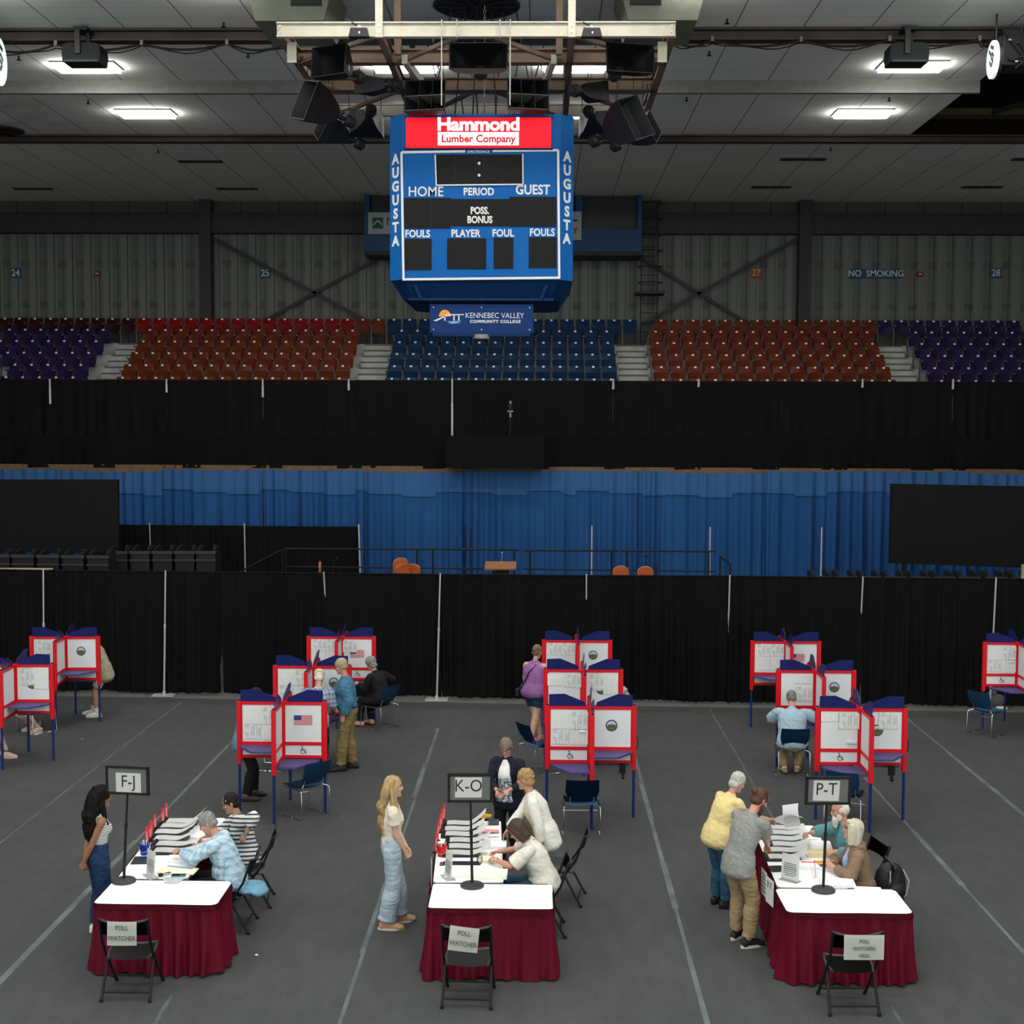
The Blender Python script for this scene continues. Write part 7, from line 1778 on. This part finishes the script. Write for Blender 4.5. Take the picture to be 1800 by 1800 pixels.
def bob(length, wd=0.088, fwd=0.02):
    def ex(bm, HH, hm, nck, u3, f3, r3, s):
        loft(bm, [(HH(0, -0.03, 0.05), wd * 0.96, 0.082), (HH(0, -0.035, -0.02), wd * 1.02, 0.078), (HH(0, -0.045, -0.08), wd * 1.04, 0.066), (HH(0, -0.050, -length), wd * 0.98, 0.052)], hm @ V((1, 0, 0)), 18, 4, 0.2)
        for sx in (-1, 1): loft(bm, [(HH(sx * 0.062, fwd + 0.02, 0.055), 0.022, 0.036), (HH(sx * 0.078, fwd + 0.012, 0.0), 0.018, 0.038), (HH(sx * 0.080, fwd, -0.06), 0.018, 0.040), (HH(sx * 0.074, fwd - 0.008, -length), 0.014, 0.036)], hm @ V((1, 0, 0)), 10, 3, 0.3)
        blob(bm, HH(0, 0.062, 0.080), (0.060, 0.030, 0.024), hm, 8)
    return ex

# 1 black-haired woman at F-J
a = atz(174, 1641)
person('woman with long black wavy hair, hands clasped behind her, by the F-J table', a, 33, 1.63, 0.92, True, 'brown', lean=2, head=(6, -8),
       L=(-0.0, -0.15, 0.81), Rr=(0.05, -0.17, 0.83), pole_l=(-1, -0.5, 0), pole_r=(1, -0.5, 0), curl=(55, 55),
       top=dict(m=stripes('grey_cream_fine_stripes', (0.60, 0.60, 0.54), [(0, 0.010, (0.24, 0.25, 0.24))], 0.026), sleeve=0, hem=0.06, k=0.010, bust=0.03, name='sleeveless_top'),
       pants=dict(m=DENIM, flare=0.026, waist=0.15, k=0.020), shoes=dict(m=SHWHITE, sole=SOLEW), hair=hair_cap(HBLK, 1.14, 0.016, 0.0, -0.05, long_hair(0.30, 0.125, 0.072), 0.010, (26, 26, 16)), brow=None)
# 2 blonde at K-O
a = atz(688, 1628)
person('young woman with long blonde hair, cream tee and wide pale jeans, at the K-O table', a, 14, 1.69, 0.86, True, 'pale', head=(4, 0),
       L=(-0.0, 0.17, 0.90), Rr=(0.08, 0.14, 0.88), pole_l=(-0.6, -1, 0), pole_r=(0.6, -1, 0), curl=(40, 40), legs=((-0.09, 0.10, 0.085), (0.09, -0.07, 0.085)),
       top=dict(m=cloth('cream_tee', (0.66, 0.58, 0.48), 0.08, 30), sleeve=0.55, hem=0.06, k=0.024, bust=0.025, sk=0.006), pants=dict(m=DENIMP, flare=0.048, waist=0.14, k=0.018), shoes=dict(m=SHTAN, sole=SOLEW),
       hair=hair_cap(HBLONDE, 1.05, 0.006, 0.0, -0.05, long_hair(0.36, 0.092, 0.050, wave=0.016), 0.0085, (48, 48, 6)))
# 3 woman in navy cardigan behind K-O
a = V((aty(893, 1526, 17.42).x, 17.42, 0)); fc = 252
person('grey-haired woman in navy cardigan looking down at a phone behind the K-O table', a, fc, 1.63, 1.22, True, 'pink', lean=3, lean2=5, head=(26, 8),
       L=(-0.10, 0.27, 1.0), Rr=(0.05, 0.29, 0.985), pole_l=(-1, -0.5, -0.4), pole_r=(1, -0.5, -0.4), curl=(30, 30),
       top=dict(m=cloth('navy_cardigan', (0.012, 0.014, 0.024)), sleeve=1.78, hem=-0.16, k=0.020, name='cardigan', bust=0.03,
                open=expr_mat('white_tee_with_blue_flowers', lambda nt, vec, s: mixc(nt, mth(nt, 'MULTIPLY', mth(nt, 'GREATER_THAN', noise_f(nt, vec, 42, 0.42, 0.55), 0.5), mth(nt, 'LESS_THAN', s[2], 1.13)), (0.72, 0.70, 0.66), (0.09, 0.13, 0.24)), 0.85, 0.2)),
       pants=dict(m=BLKT), shoes=dict(m=SHBLK), hair=hair_cap(HGRN, 1.08, 0.006, 0.004, -0.03), extras=[glasses])
pp = a + Matrix.Rotation(R_(fc - 90), 3, 'Z') @ V((-0.02, 0.36, 1.005))
t = thing('phone', 'pale phone held by the woman in the navy cardigan', 'phone', pp, R_(fc - 90)); t.rotation_euler = (R_(35), 0, R_(fc - 100))
MB().box((0, 0, 0), (0.075, 0.15, 0.009)).build('case', mat('pale_pink_case', (0.6, 0.42, 0.38), 0.5), t, bevel=0.003); MB().box((0, 0, 0.005), (0.066, 0.138, 0.002)).build('screen', MATS['black_glass'], t)
# 4 woman in white cardigan leaning on K-O
a = V((0.05, 15.78, 0)); fc = 178
person('woman with curly sandy hair in a white cardigan, leaning one hand on the K-O table', a, fc, 1.64, 1.02, True, 'pink', lean=19, lean2=6, head=(2, -14), pel=(0.0, -0.04, 0.885),
       L=(-0.22, 0.02, 0.80), Rr=to_local(a, fc, atz(882, 1474, 0.80)), pole_l=(-1, -1, 0), pole_r=(0.7, -0.6, 0.4), curl=(25, 20),
       top=dict(m=cloth('white_knit_cardigan', (0.70, 0.68, 0.62), 0.06, 30), sleeve=1.86, hem=-0.17, k=0.024, name='cardigan', bust=0.025, sk=0.006, open=cloth('pale_yellow_blouse', (0.62, 0.55, 0.32), 0.15, 30)),
       pants=dict(m=BLKT), shoes=dict(m=SHBLK), hair=hair_cap(HSAND, 1.12, 0.013, 0.0, -0.04, None, 0.008, (30, 30, 28)), extras=[watch('L', ALU), lanyard(mat('yellow_lanyard', (0.6, 0.5, 0.12), 0.6))])
# 5 seated woman brown bob at K-O
a = V((0.05, 14.97, 0)); fc = 179
CHF = {}
CHF['k1'] = folding_chair(V((0.03, 14.97, 0)), 181, 'black folding chair under the seated woman with brown hair', 'staff folding chairs')
person('seated woman with a brown bob in a cream short-sleeved sweater, writing at the K-O table', a, fc, 1.66, 1.32, True, 'pink', sit=0.46, pel=(0, -0.02, 0.555), lean=17, lean2=10, head=(28, 6),
       L=to_local(a, fc, atz(872, 1512, 0.80)), Rr=to_local(a, fc, atz(876, 1497, 0.80)), pole_l=(-1, -0.4, -0.5), pole_r=(1, -0.4, -0.5), curl=(45, 50), legs=((-0.11, 0.40, 0.085), (0.12, 0.44, 0.085)),
       top=dict(m=cloth('cream_sweater', (0.66, 0.63, 0.55), 0.06, 30), sleeve=0.85, hem=-0.05, k=0.026, name='sweater', bust=0.035, sk=0.012), pants=dict(m=DENIMM), shoes=dict(m=SHBLK),
       hair=hair_cap(HBRN, 1.08, 0.004, 0.0, -0.05, bob(0.135, 0.092), 0.008, (50, 50, 6)), extras=[watch('L', STEEL), glasses, lanyard(RED)])
folding_chair(V((0.27, 15.98, 0)), 172, 'empty black folding chair behind the woman in the white cardigan', 'staff folding chairs')
# 6 light plaid at F-J
PLB = plaid('pale_blue_plaid', (0.30, 0.47, 0.60), (0.58, 0.66, 0.70), (0.16, 0.33, 0.50), 0.085, 0.034)
a = V((-3.47, 14.98, 0)); fc = 178
folding_chair(V((-3.48, 14.98, 0)), 180, 'black folding chair under the person in pale blue plaid', 'staff folding chairs')
person('grey-haired person in a pale blue plaid shirt seated writing at the F-J table', a, fc, 1.70, 1.28, False, 'pink', sit=0.46, pel=(0, -0.02, 0.555), lean=13, lean2=10, head=(24, 4),
       L=to_local(a, fc, atz(316, 1497, 0.86)), Rr=to_local(a, fc, atz(353, 1497, 0.79)), pole_l=(-1, -0.4, -0.6), pole_r=(1, -0.2, -0.6), curl=(60, 50), legs=((-0.12, 0.38, 0.085), (0.12, 0.40, 0.085)),
       top=dict(m=PLB, sleeve=1.82, hem=-0.05, k=0.024, sk=0.006, neck=0.012, wr=0.010, belly=0.14), pants=dict(m=BLKT), shoes=dict(m=SHBLK), hair=hair_cap(HGREY, 1.04, 0.005, 0.0, -0.03), extras=[watch('L')])
t = thing('denim_jacket', 'light blue denim jacket lying on the seat behind the person in plaid', 'jacket', (-3.24, 14.95, 0.445)); bm = bmesh.new(); blob(bm, (0, 0, 0.02), (0.19, 0.20, 0.045)); blob(bm, (0.1, -0.05, 0.0), (0.12, 0.14, 0.06)); put('folded_cloth', remesh(bm, 0.012, 2, 'folded_cloth', 0.015, (14, 14, 14)), cloth('light_denim', (0.14, 0.29, 0.40), 0.2, 12), t)
# 7 stripes at F-J
STR = stripes('white_navy_stripes', (0.68, 0.66, 0.60), [(0, 0.016, (0.03, 0.035, 0.07)), (0.035, 0.007, (0.12, 0.14, 0.2))], 0.050, 2, wob=0.25)
a = V((-3.46, 15.78, 0)); fc = 190
folding_chair(V((-3.42, 15.76, 0)), 186, 'black folding chair under the person in the striped sweater', 'staff folding chairs')
person('dark-haired person in a navy-striped sweater, one arm over the chair, at the F-J table', a, fc, 1.66, 1.15, True, 'tan', sit=0.46, pel=(0, -0.02, 0.555), lean=10, lean2=6, head=(16, -4), twist=8,
       L=to_local(a, fc, V((-3.40, 15.48, 0.90))), Rr=to_local(a, fc, atz(362, 1470, 0.79)), pole_l=(-1, -1, 0.6), pole_r=(1, -0.2, -0.4), curl=(40, 30), legs=((-0.10, 0.40, 0.085), (0.12, 0.42, 0.085)),
       top=dict(m=STR, sleeve=1.5, hem=-0.05, k=0.022, bust=0.02, sk=0.008, name='sweater'), pants=dict(m=BLKT), shoes=dict(m=SHBLK), hair=hair_cap(HDK, 1.03, 0.006, 0.0, -0.025), extras=[glasses, watch('L', STEEL)])
pen(353, 1494, 0.13, 60, mat('green_pen', (0.2, 0.6, 0.08), 0.4), 'green marker in the hand of the person in plaid', TZ + 0.06, 0.006)
# 8 yellow tee at P-T
a = atz(1267, 1592); fc = 28
person('grey-haired woman in a pale yellow tee and jeans bending at the P-T table', a, fc, 1.61, 1.30, True, 'pink', lean=15, lean2=12, head=(20, 0), pel=(0, -0.06, 0.87),
       L=(-0.12, 0.38, 1.0), Rr=(0.2, 0.40, 1.0), curl=(30, 30), top=dict(m=cloth('pale_yellow_tee', (0.68, 0.54, 0.25), 0.05, 14), sleeve=1.35, hem=-0.10, k=0.024, sk=0.008, wr=0.010), pants=dict(m=DENIMM, flare=0.014), shoes=dict(m=SHBLK),
       hair=hair_cap(HSILV, 1.06, 0.006, 0.0, -0.045))
pw = a + V((-0.10, 0.10, 0.80)); t = thing('waist_bag', 'small black bag at the hip of the woman in yellow', 'bag', pw); MB().sph((0, 0, 0), 0.11, 8, (0.7, 0.9, 1.15)).build('pouch', BAGM, t, True); MB().box((0.0, -0.09, 0.03), (0.1, 0.012, 0.012)).build('zip', DARKST, t)
# 9 man bun
a = atz(1303, 1658); fc = 36
person('man with a hair bun in a grey tee holding papers at the P-T table', a, fc, 1.74, 1.02, False, 'pink', lean=13, lean2=14, head=(26, -6), pel=(0, -0.06, 0.935), legs=((-0.13, 0.05, 0.088), (0.13, -0.02, 0.088)),
       L=to_local(a, fc, V((2.72, 15.35, 1.17))), Rr=to_local(a, fc, atz(1350, 1488, 0.98)), pole_l=(-1, -0.6, -0.4), pole_r=(1, -0.9, -0.3), curl=(45, 50),
       top=dict(m=cloth('heather_grey_tee', (0.235, 0.235, 0.225), 0.22, 60), sleeve=0.72, hem=-0.13, k=0.024, sk=0.012, wr=0.010), pants=dict(m=KHAKI, flare=0.020, k=0.016), shoes=dict(m=SHBLK, sole=SOLEW, sole_h=0.034),
       hair=hair_cap(HAUB, 1.02, 0.004, -0.004, -0.03, lambda bm, HH, hm, nck, u3, f3, r3, s: blob(bm, HH(0, -0.125, 0.045), (0.040, 0.038, 0.036), hm, 8)), extras=[beard(HAUB, 0.035, 0.05), glasses, watch('R', ALU)])
PAP = mat('bright_white_paper', (0.86, 0.87, 0.88), 0.7)
def loose(q, w_, d, rot, label):
    o_ = MB().grid(lambda u, v: V(((u - 0.5) * w_, (v - 0.5) * d, 0.05 * math.sin(math.pi * v) * (0.4 + u))), 6, 8).build('ballot_sheet', PAP, None, True, solid=0.0015)
    o_.location = q; o_.rotation_euler = rot; tag(o_, label, 'paper', 'sheets held over the P-T table')
loose(V((2.84, 15.40, 1.17)), 0.22, 0.30, (R_(-30), R_(20), R_(30)), 'large white sheet held up by the man with the bun')
loose(V((2.90, 15.46, 1.20)), 0.19, 0.26, (R_(62), R_(-14), R_(-20)), 'second white sheet folded behind the one held up over the P-T table')
q = a + Matrix.Rotation(R_(fc - 90), 3, 'Z') @ V((0, 0, 0)); q = atz(1350, 1482, 1.0)
pen(1351, 1480, 0.15, 60, ALU, 'silver pen in the right hand of the man with the bun', 1.0, 0.007)
# 10 bearded man at P-T
a = V((3.62, 15.62, 0)); fc = 183
folding_chair(V((3.69, 15.64, 0)), 192, 'black folding chair under the white-bearded man', 'staff folding chairs')
person('white-bearded man in a teal shirt, seated with one hand held out over the P-T table', a, fc, 1.70, 1.2, False, 'pink', sit=0.46, pel=(0, -0.04, 0.55), lean=10, lean2=6, head=(4, -6),
       L=(-0.28, 0.26, 0.82), Rr=to_local(a, fc, atz(1415, 1466, 0.99)), pole_l=(-1, -0.6, -0.4), pole_r=(0.6, -0.6, -1), curl=(40, 55), legs=((-0.12, 0.42, 0.085), (0.12, 0.42, 0.085)),
       top=dict(m=cloth('teal_button_shirt', (0.105, 0.245, 0.275), 0.10, 12), sleeve=1.80, hem=-0.05, k=0.024, sk=0.012, neck=0.016, wr=0.010, belly=0.14), pants=dict(m=BLKT), shoes=dict(m=SHBLK), hair=bald_fringe(HWHITE), extras=[beard(('beard_white', (0.60, 0.56, 0.50), 0.8, 0.0, 0.15, 40), 0.07, 0.056), lanyard(mat('blue_lanyard', (0.03, 0.16, 0.32), 0.6))])
# 11 hoodie at P-T
a = V((3.55, 14.90, 0)); fc = 176
folding_chair(V((3.60, 14.90, 0)), 180, 'black folding chair under the woman in the brown hoodie', 'staff folding chairs')
person('woman in a brown hoodie and glasses seated looking up at the P-T table', a, fc, 1.64, 1.15, True, 'pink', sit=0.46, pel=(0, -0.04, 0.555), lean=8, lean2=5, head=(-12, -6),
       L=to_local(a, fc, atz(1466, 1524, 0.81)), Rr=to_local(a, fc, atz(1462, 1515, 0.81)), pole_l=(-1, -0.5, -0.7), pole_r=(1, -0.5, -0.7), curl=(40, 40), legs=((-0.10, 0.42, 0.085), (0.10, 0.42, 0.085)),
       top=dict(m=cloth('brown_hoodie', (0.215, 0.135, 0.088), 0.08, 14), sleeve=1.84, hem=-0.05, k=0.022, sk=0.008, bust=0.02, name='hoodie', wr=0.010, open=cloth('lilac_blue_tee', (0.34, 0.40, 0.62), 0.06)), pants=dict(m=BLKT), shoes=dict(m=SHBLK),
       hair=hair_cap(HPALE, 1.06, 0.004, 0.0, -0.05, bob(0.165, 0.088), 0.008, (50, 50, 6)), extras=[glasses, lambda J: (lambda bm: (loft(bm, [(J['nck'] - J['f3'] * 0.09 * J['s'] - J['u3'] * 0.05, 0.10, 0.035), (J['nck'] - J['f3'] * 0.085 * J['s'] + J['u3'] * 0.01, 0.085, 0.038)], J['r3'], 14, 3, 0.6), loft(bm, [(J['nck'] - J['r3'] * 0.085 + J['u3'] * 0.0 - J['f3'] * 0.05, 0.03, 0.03), (J['nck'] - J['r3'] * 0.08 + J['f3'] * 0.05 - J['u3'] * 0.04, 0.022, 0.025)], J['f3'], 10, 3), loft(bm, [(J['nck'] + J['r3'] * 0.085 + J['u3'] * 0.0 - J['f3'] * 0.05, 0.03, 0.03), (J['nck'] + J['r3'] * 0.08 + J['f3'] * 0.05 - J['u3'] * 0.04, 0.022, 0.025)], J['f3'], 10, 3), put('hood', remesh(bm, 0.01, 3, 'hood'), MATS['brown_hoodie'], J['root'])))(bmesh.new())])
# 12 man in teal shirt standing at the booth
a = atz(613, 1353); fc = 184
person('standing man in blue-teal shirt and khaki trousers with a lanyard beside the F-J booths', a, fc, 1.82, 1.08, False, 'pink', lean=2, lean2=6, head=(16, -4),
       L=(-0.22, 0.06, 0.93), Rr=(0.06, 0.42, 1.0), pole_l=(-0.5, -1, 0), pole_r=(0.6, -0.8, -0.5), curl=(60, 35), legs=((-0.10, 0.12, 0.088), (0.10, -0.06, 0.088)),
       top=dict(m=cloth('blue_teal_shirt', (0.055, 0.165, 0.265), 0.14, 10), sleeve=1.82, hem=0.05, k=0.028, sk=0.014, neck=0.014, wr=0.012, belly=0.13), pants=dict(m=OLIVE, flare=0.020, k=0.018, waist=0.10), shoes=dict(m=SHBLK), hair=hair_cap(HSAND if False else ('hair_thin_sandy_grey', (0.36, 0.28, 0.18), 0.7, 0.0, 0.2, 30), 1.0, 0.003, -0.006, -0.02),
       extras=[lanyard(mat('red_lanyard', (0.5, 0.06, 0.08), 0.6)), glasses, lambda J: MB().tube([J['P'] + J['u1'] * 0.075 + V((0.192 * math.cos(t_), 0.142 * math.sin(t_), 0)) for t_ in np.linspace(0, 6.28, 25)[:-1]], 0.018, 6, True).build('belt', BLACKP, J['root'], 'auto')])
# 13 man in cap and plaid
b4 = B[3].location; a = V((b4.x + 0.20, b4.y - 0.78, 0)); fc = 88
person('man in tan cap and blue plaid shirt voting at the middle F-J booth', a, fc, 1.70, 1.12, False, 'pink', lean=10, lean2=14, head=(22, 4), pel=(0, -0.02, 0.90),
       L=(-0.10, 0.38, 0.95), Rr=(0.20, 0.36, 0.93), curl=(40, 40), top=dict(m=plaid('navy_white_plaid', (0.55, 0.57, 0.60), (0.02, 0.045, 0.16), (0.10, 0.16, 0.32), 0.075, 0.036), sleeve=0.9, hem=-0.10, k=0.022, sk=0.01), pants=dict(m=BLKT), shoes=dict(m=SHBLK),
       hair=hair_cap(HWHITE, 0.98, 0.002, -0.004, -0.03), extras=[lambda J: (lambda bm: (blob(bm, J['HH'](0, -0.008, 0.070), (0.090, 0.108, 0.068), J['hm'], 12), loft(bm, [(J['HH'](0, 0.09, 0.055), 0.075, 0.012), (J['HH'](0, 0.15, 0.045), 0.055, 0.008)], J['hm'] @ V((1, 0, 0)), 14, 3), put('cap', remesh(bm, 0.008, 2, 'cap'), cloth('tan_cap', (0.55, 0.45, 0.32)), J['root'])))(bmesh.new())])
# 14 woman in black at the rear booth
c_ = CH['gran'].location; a = V((c_.x, c_.y, 0)); fc = 150
person('woman with curly grey hair all in black, seated at the rearmost F-J booth', a, fc, 1.66, 1.2, True, 'pink', sit=0.45, pel=(0, -0.06, 0.57), lean=14, lean2=10, head=(20, 4), legs=((-0.1, 0.38, 0.085), (0.12, 0.30, 0.085)), L=(-0.12, 0.42, 0.80), Rr=(0.22, 0.16, 0.80), pole_r=(1, -1, 0),
       top=dict(m=cloth('black_knit', (0.010, 0.010, 0.011)), sleeve=1.7, hem=-0.05, k=0.024, sk=0.01), pants=dict(m=BLKT), shoes=dict(m=mat('pink_slip_shoe', (0.45, 0.26, 0.22), 0.6)), hair=hair_cap(HGREY, 1.16, 0.014, 0.0, -0.055, None, 0.009, (26, 26, 24)))
# 15 woman in purple
a = atz(938, 1303); fc = 62
person('woman in a purple sleeveless top and denim shorts at the K-O booths', a, fc, 1.70, 1.42, True, 'pale', lean=2, lean2=6, head=(14, -10), legs=((0.06, 0.12, 0.085), (0.04, -0.16, 0.085)),
       L=(-0.14, 0.30, 1.06), Rr=(0.24, 0.34, 1.02), pole_r=(1, -0.6, -0.4), top=dict(m=cloth('purple_tank', (0.27, 0.115, 0.30), 0.12, 9), sleeve=0, hem=-0.06, k=0.034, name='tank_top', wr=0.009), pants=dict(m=DENIM, to=0.62, k=0.018, flare=0.02), shoes=dict(m=mat('coral_sandal', (0.50, 0.16, 0.12), 0.5), sole=SOLEW),
       hair=hair_cap(('hair_ash_brown', (0.16, 0.10, 0.06), 0.6, 0.0, 0.3, 26), 1.03, 0.005, -0.004, -0.03, lambda bm, HH, hm, nck, u3, f3, r3, s: blob(bm, HH(0, -0.105, 0.02), (0.042, 0.034, 0.040), hm, 8)),
       extras=[glasses, lambda J: MB().tube([J['nck'] + J['r3'] * 0.09 - J['u3'] * 0.015 + J['f3'] * 0.02, J['nck'] + J['r3'] * 0.07 - J['u3'] * 0.05 - J['f3'] * 0.095, J['chs'] - J['f3'] * 0.175 - J['r3'] * 0.02, J['wst'] - J['f3'] * 0.175 - J['r3'] * 0.10, J['P'] - J['f3'] * 0.14 - J['r3'] * 0.20], 0.012, 6).build('shoulder_strap', BLACKP, J['root'], 'auto')])
q = a + Matrix.Rotation(R_(fc - 90), 3, 'Z') @ V((-0.25, -0.10, 0.88)); t = thing('shoulder_bag', 'small black bag at the left hip of the woman in purple', 'bag', q, R_(fc - 90)); MB().box((0, 0, 0), (0.07, 0.17, 0.15)).build('pouch', BAGM, t, bevel=0.02); MB().box((-0.037, 0, 0.03), (0.006, 0.15, 0.01)).build('zip', DARKST, t)
# 16 man in pale blue tee, back to us
c_ = CH['pale'].location; a = V((c_.x, c_.y, 0)); fc = 84
person('man in a pale blue tee seated with his back turned at the middle P-T booth', a, fc, 1.78, 1.42, False, 'pink', sit=0.45, pel=(0, -0.04, 0.555), lean=14, lean2=10, head=(28, 0), legs=((-0.10, 0.10, 0.085), (0.10, 0.16, 0.085)), L=(-0.14, 0.46, 0.80), Rr=(0.32, 0.36, 0.80), pole_l=(-1, -0.7, 0), pole_r=(1, -0.7, 0),
       top=dict(m=cloth('pale_blue_tee', (0.32, 0.44, 0.52), 0.06, 8), sleeve=0.75, hem=-0.05, k=0.024, sk=0.014, wr=0.010), pants=dict(m=KHAKI, k=0.018), shoes=dict(m=mat('tan_boot', (0.25, 0.20, 0.12), 0.7), sock=SHWHITE), hair=hair_cap(('hair_short_grey', (0.15, 0.14, 0.125), 0.7, 0.0, 0.25, 40), 0.985, 0.002, -0.006, -0.02))
# 17 person behind the flag booth
a = atz(437, 1405); fc = 20
person('person in black trousers mostly hidden behind the flag booth, only legs showing', a, fc, 1.72, 1.05, False, 'pink', lean=6, lean2=10, head=(24, 0), L=(-0.1, 0.3, 1.0), Rr=(0.16, 0.26, 1.0), pel=(0, -0.08, 0.91), legs=((-0.10, 0.10, 0.088), (0.10, -0.05, 0.088)),
       top=dict(m=cloth('denim_shirt', (0.10, 0.22, 0.33), 0.18, 10), sleeve=1.8, hem=-0.12, k=0.024, sk=0.01), pants=dict(m=BLKT, flare=0.02), shoes=dict(m=mat('dark_grey_shoe', (0.03, 0.03, 0.032), 0.5)), hair=hair_cap(HDK))
# 18 person behind the rear left booth
a = atz(173, 1258); fc = 192
person('person in a sand jacket, pale shorts and white sneakers, bending behind the rear left booth', a, fc, 1.72, 1.1, False, 'tan', lean=14, lean2=14, head=(30, 0), pel=(0, -0.10, 0.92), legs=((-0.11, 0.02, 0.09), (0.11, 0.12, 0.09)), L=(-0.12, 0.36, 1.0), Rr=(0.14, 0.36, 1.0),
       top=dict(m=cloth('sand_jacket', (0.36, 0.33, 0.22), 0.10, 10), sleeve=1.85, hem=-0.20, k=0.032, sk=0.016, wr=0.012, name='jacket'), pants=dict(m=cloth('pale_grey_shorts', (0.48, 0.48, 0.45)), to=0.80, k=0.02, flare=0.01), shoes=dict(m=SHWHITE, sole=SOLEW, sock=SHWHITE), hair=hair_cap(HDK))
# 19 seated person behind the near left booth
c_ = CH['left'].location; a = V((c_.x, c_.y, 0)); fc = 235
person('person in sandals seated behind the near booth of the far left pair', a, fc, 1.64, 1.0, True, 'pale', sit=0.45, pel=(0, -0.06, 0.57), lean=10, lean2=8, head=(22, 0), legs=((-0.14, 0.05, 0.085), (0.10, 0.02, 0.085)), L=(-0.12, 0.4, 0.80), Rr=(0.14, 0.4, 0.80),
       top=dict(m=cloth('grey_tee', (0.25, 0.25, 0.26)), sleeve=0.7, hem=-0.05), pants=dict(m=DENIM, to=0.7), shoes=dict(m=mat('pale_sandal', (0.45, 0.33, 0.25), 0.6), sole=SOLEW), hair=hair_cap(HBRN))
# 20 person in pink clogs at the left edge
a = atz(10, 1330); fc = 8
person('person in pale pink clogs at the far left edge, one bare leg showing', a, fc, 1.55, 1.0, True, 'pale', lean=16, head=(20, 0), pel=(-0.0, -0.26, 0.84), legs=((-0.10, -0.25, 0.085), (0.10, 0.06, 0.085)), L=(-0.1, 0.1, 1.0), Rr=(0.14, 0.1, 1.0),
       top=dict(m=cloth('white_tee', (0.6, 0.6, 0.6)), sleeve=0.7, hem=-0.12), pants=dict(m=DENIM, to=0.7), shoes=dict(m=mat('pink_clog', (0.55, 0.36, 0.30), 0.6), sole=mat('pink_clog', (0.55, 0.36, 0.30))), hair=hair_cap(HBRN))
# 21 person in pale sleeve behind the middle K-O booth
b7 = B[6].location; a = V((b7.x + 0.48, b7.y + 0.46, 0)); fc = 225
person('person in a pale grey-blue tee behind the middle K-O booth, only an elbow showing', a, fc, 1.68, 1.1, False, 'pink', lean=14, lean2=12, head=(30, 0), pel=(0, -0.04, 0.90), L=(-0.28, 0.12, 0.98), Rr=(0.12, 0.3, 0.98), pole_l=(-1, -0.4, 0),
       top=dict(m=cloth('grey_blue_tee', (0.36, 0.44, 0.48)), sleeve=0.8, hem=-0.12, k=0.024, sk=0.012), pants=dict(m=DENIM), shoes=dict(m=SHBLK), hair=hair_cap(HDK))
# grey bundle at the far right drapes
q = atz(1748, 1243); t = thing('cloth_bundle', 'crumpled grey bundle at the foot of the drapes behind the far right booth', 'bundle', (q.x, q.y, 0)); bm = bmesh.new(); blob(bm, (0, 0, 0.14), (0.20, 0.16, 0.14)); blob(bm, (-0.08, 0.02, 0.28), (0.13, 0.12, 0.12)); put('cloth', remesh(bm, 0.015, 2, 'cloth', 0.03, (10, 10, 10)), cloth('grey_canvas', (0.09, 0.09, 0.085)), t)
MB().between((-0.02, -0.24, 0.0), (0.18, -0.12, 0.05)).build('pale_strap', SOLEW, t, bevel=0.01)
bpy.data.scenes.remove(TMP)
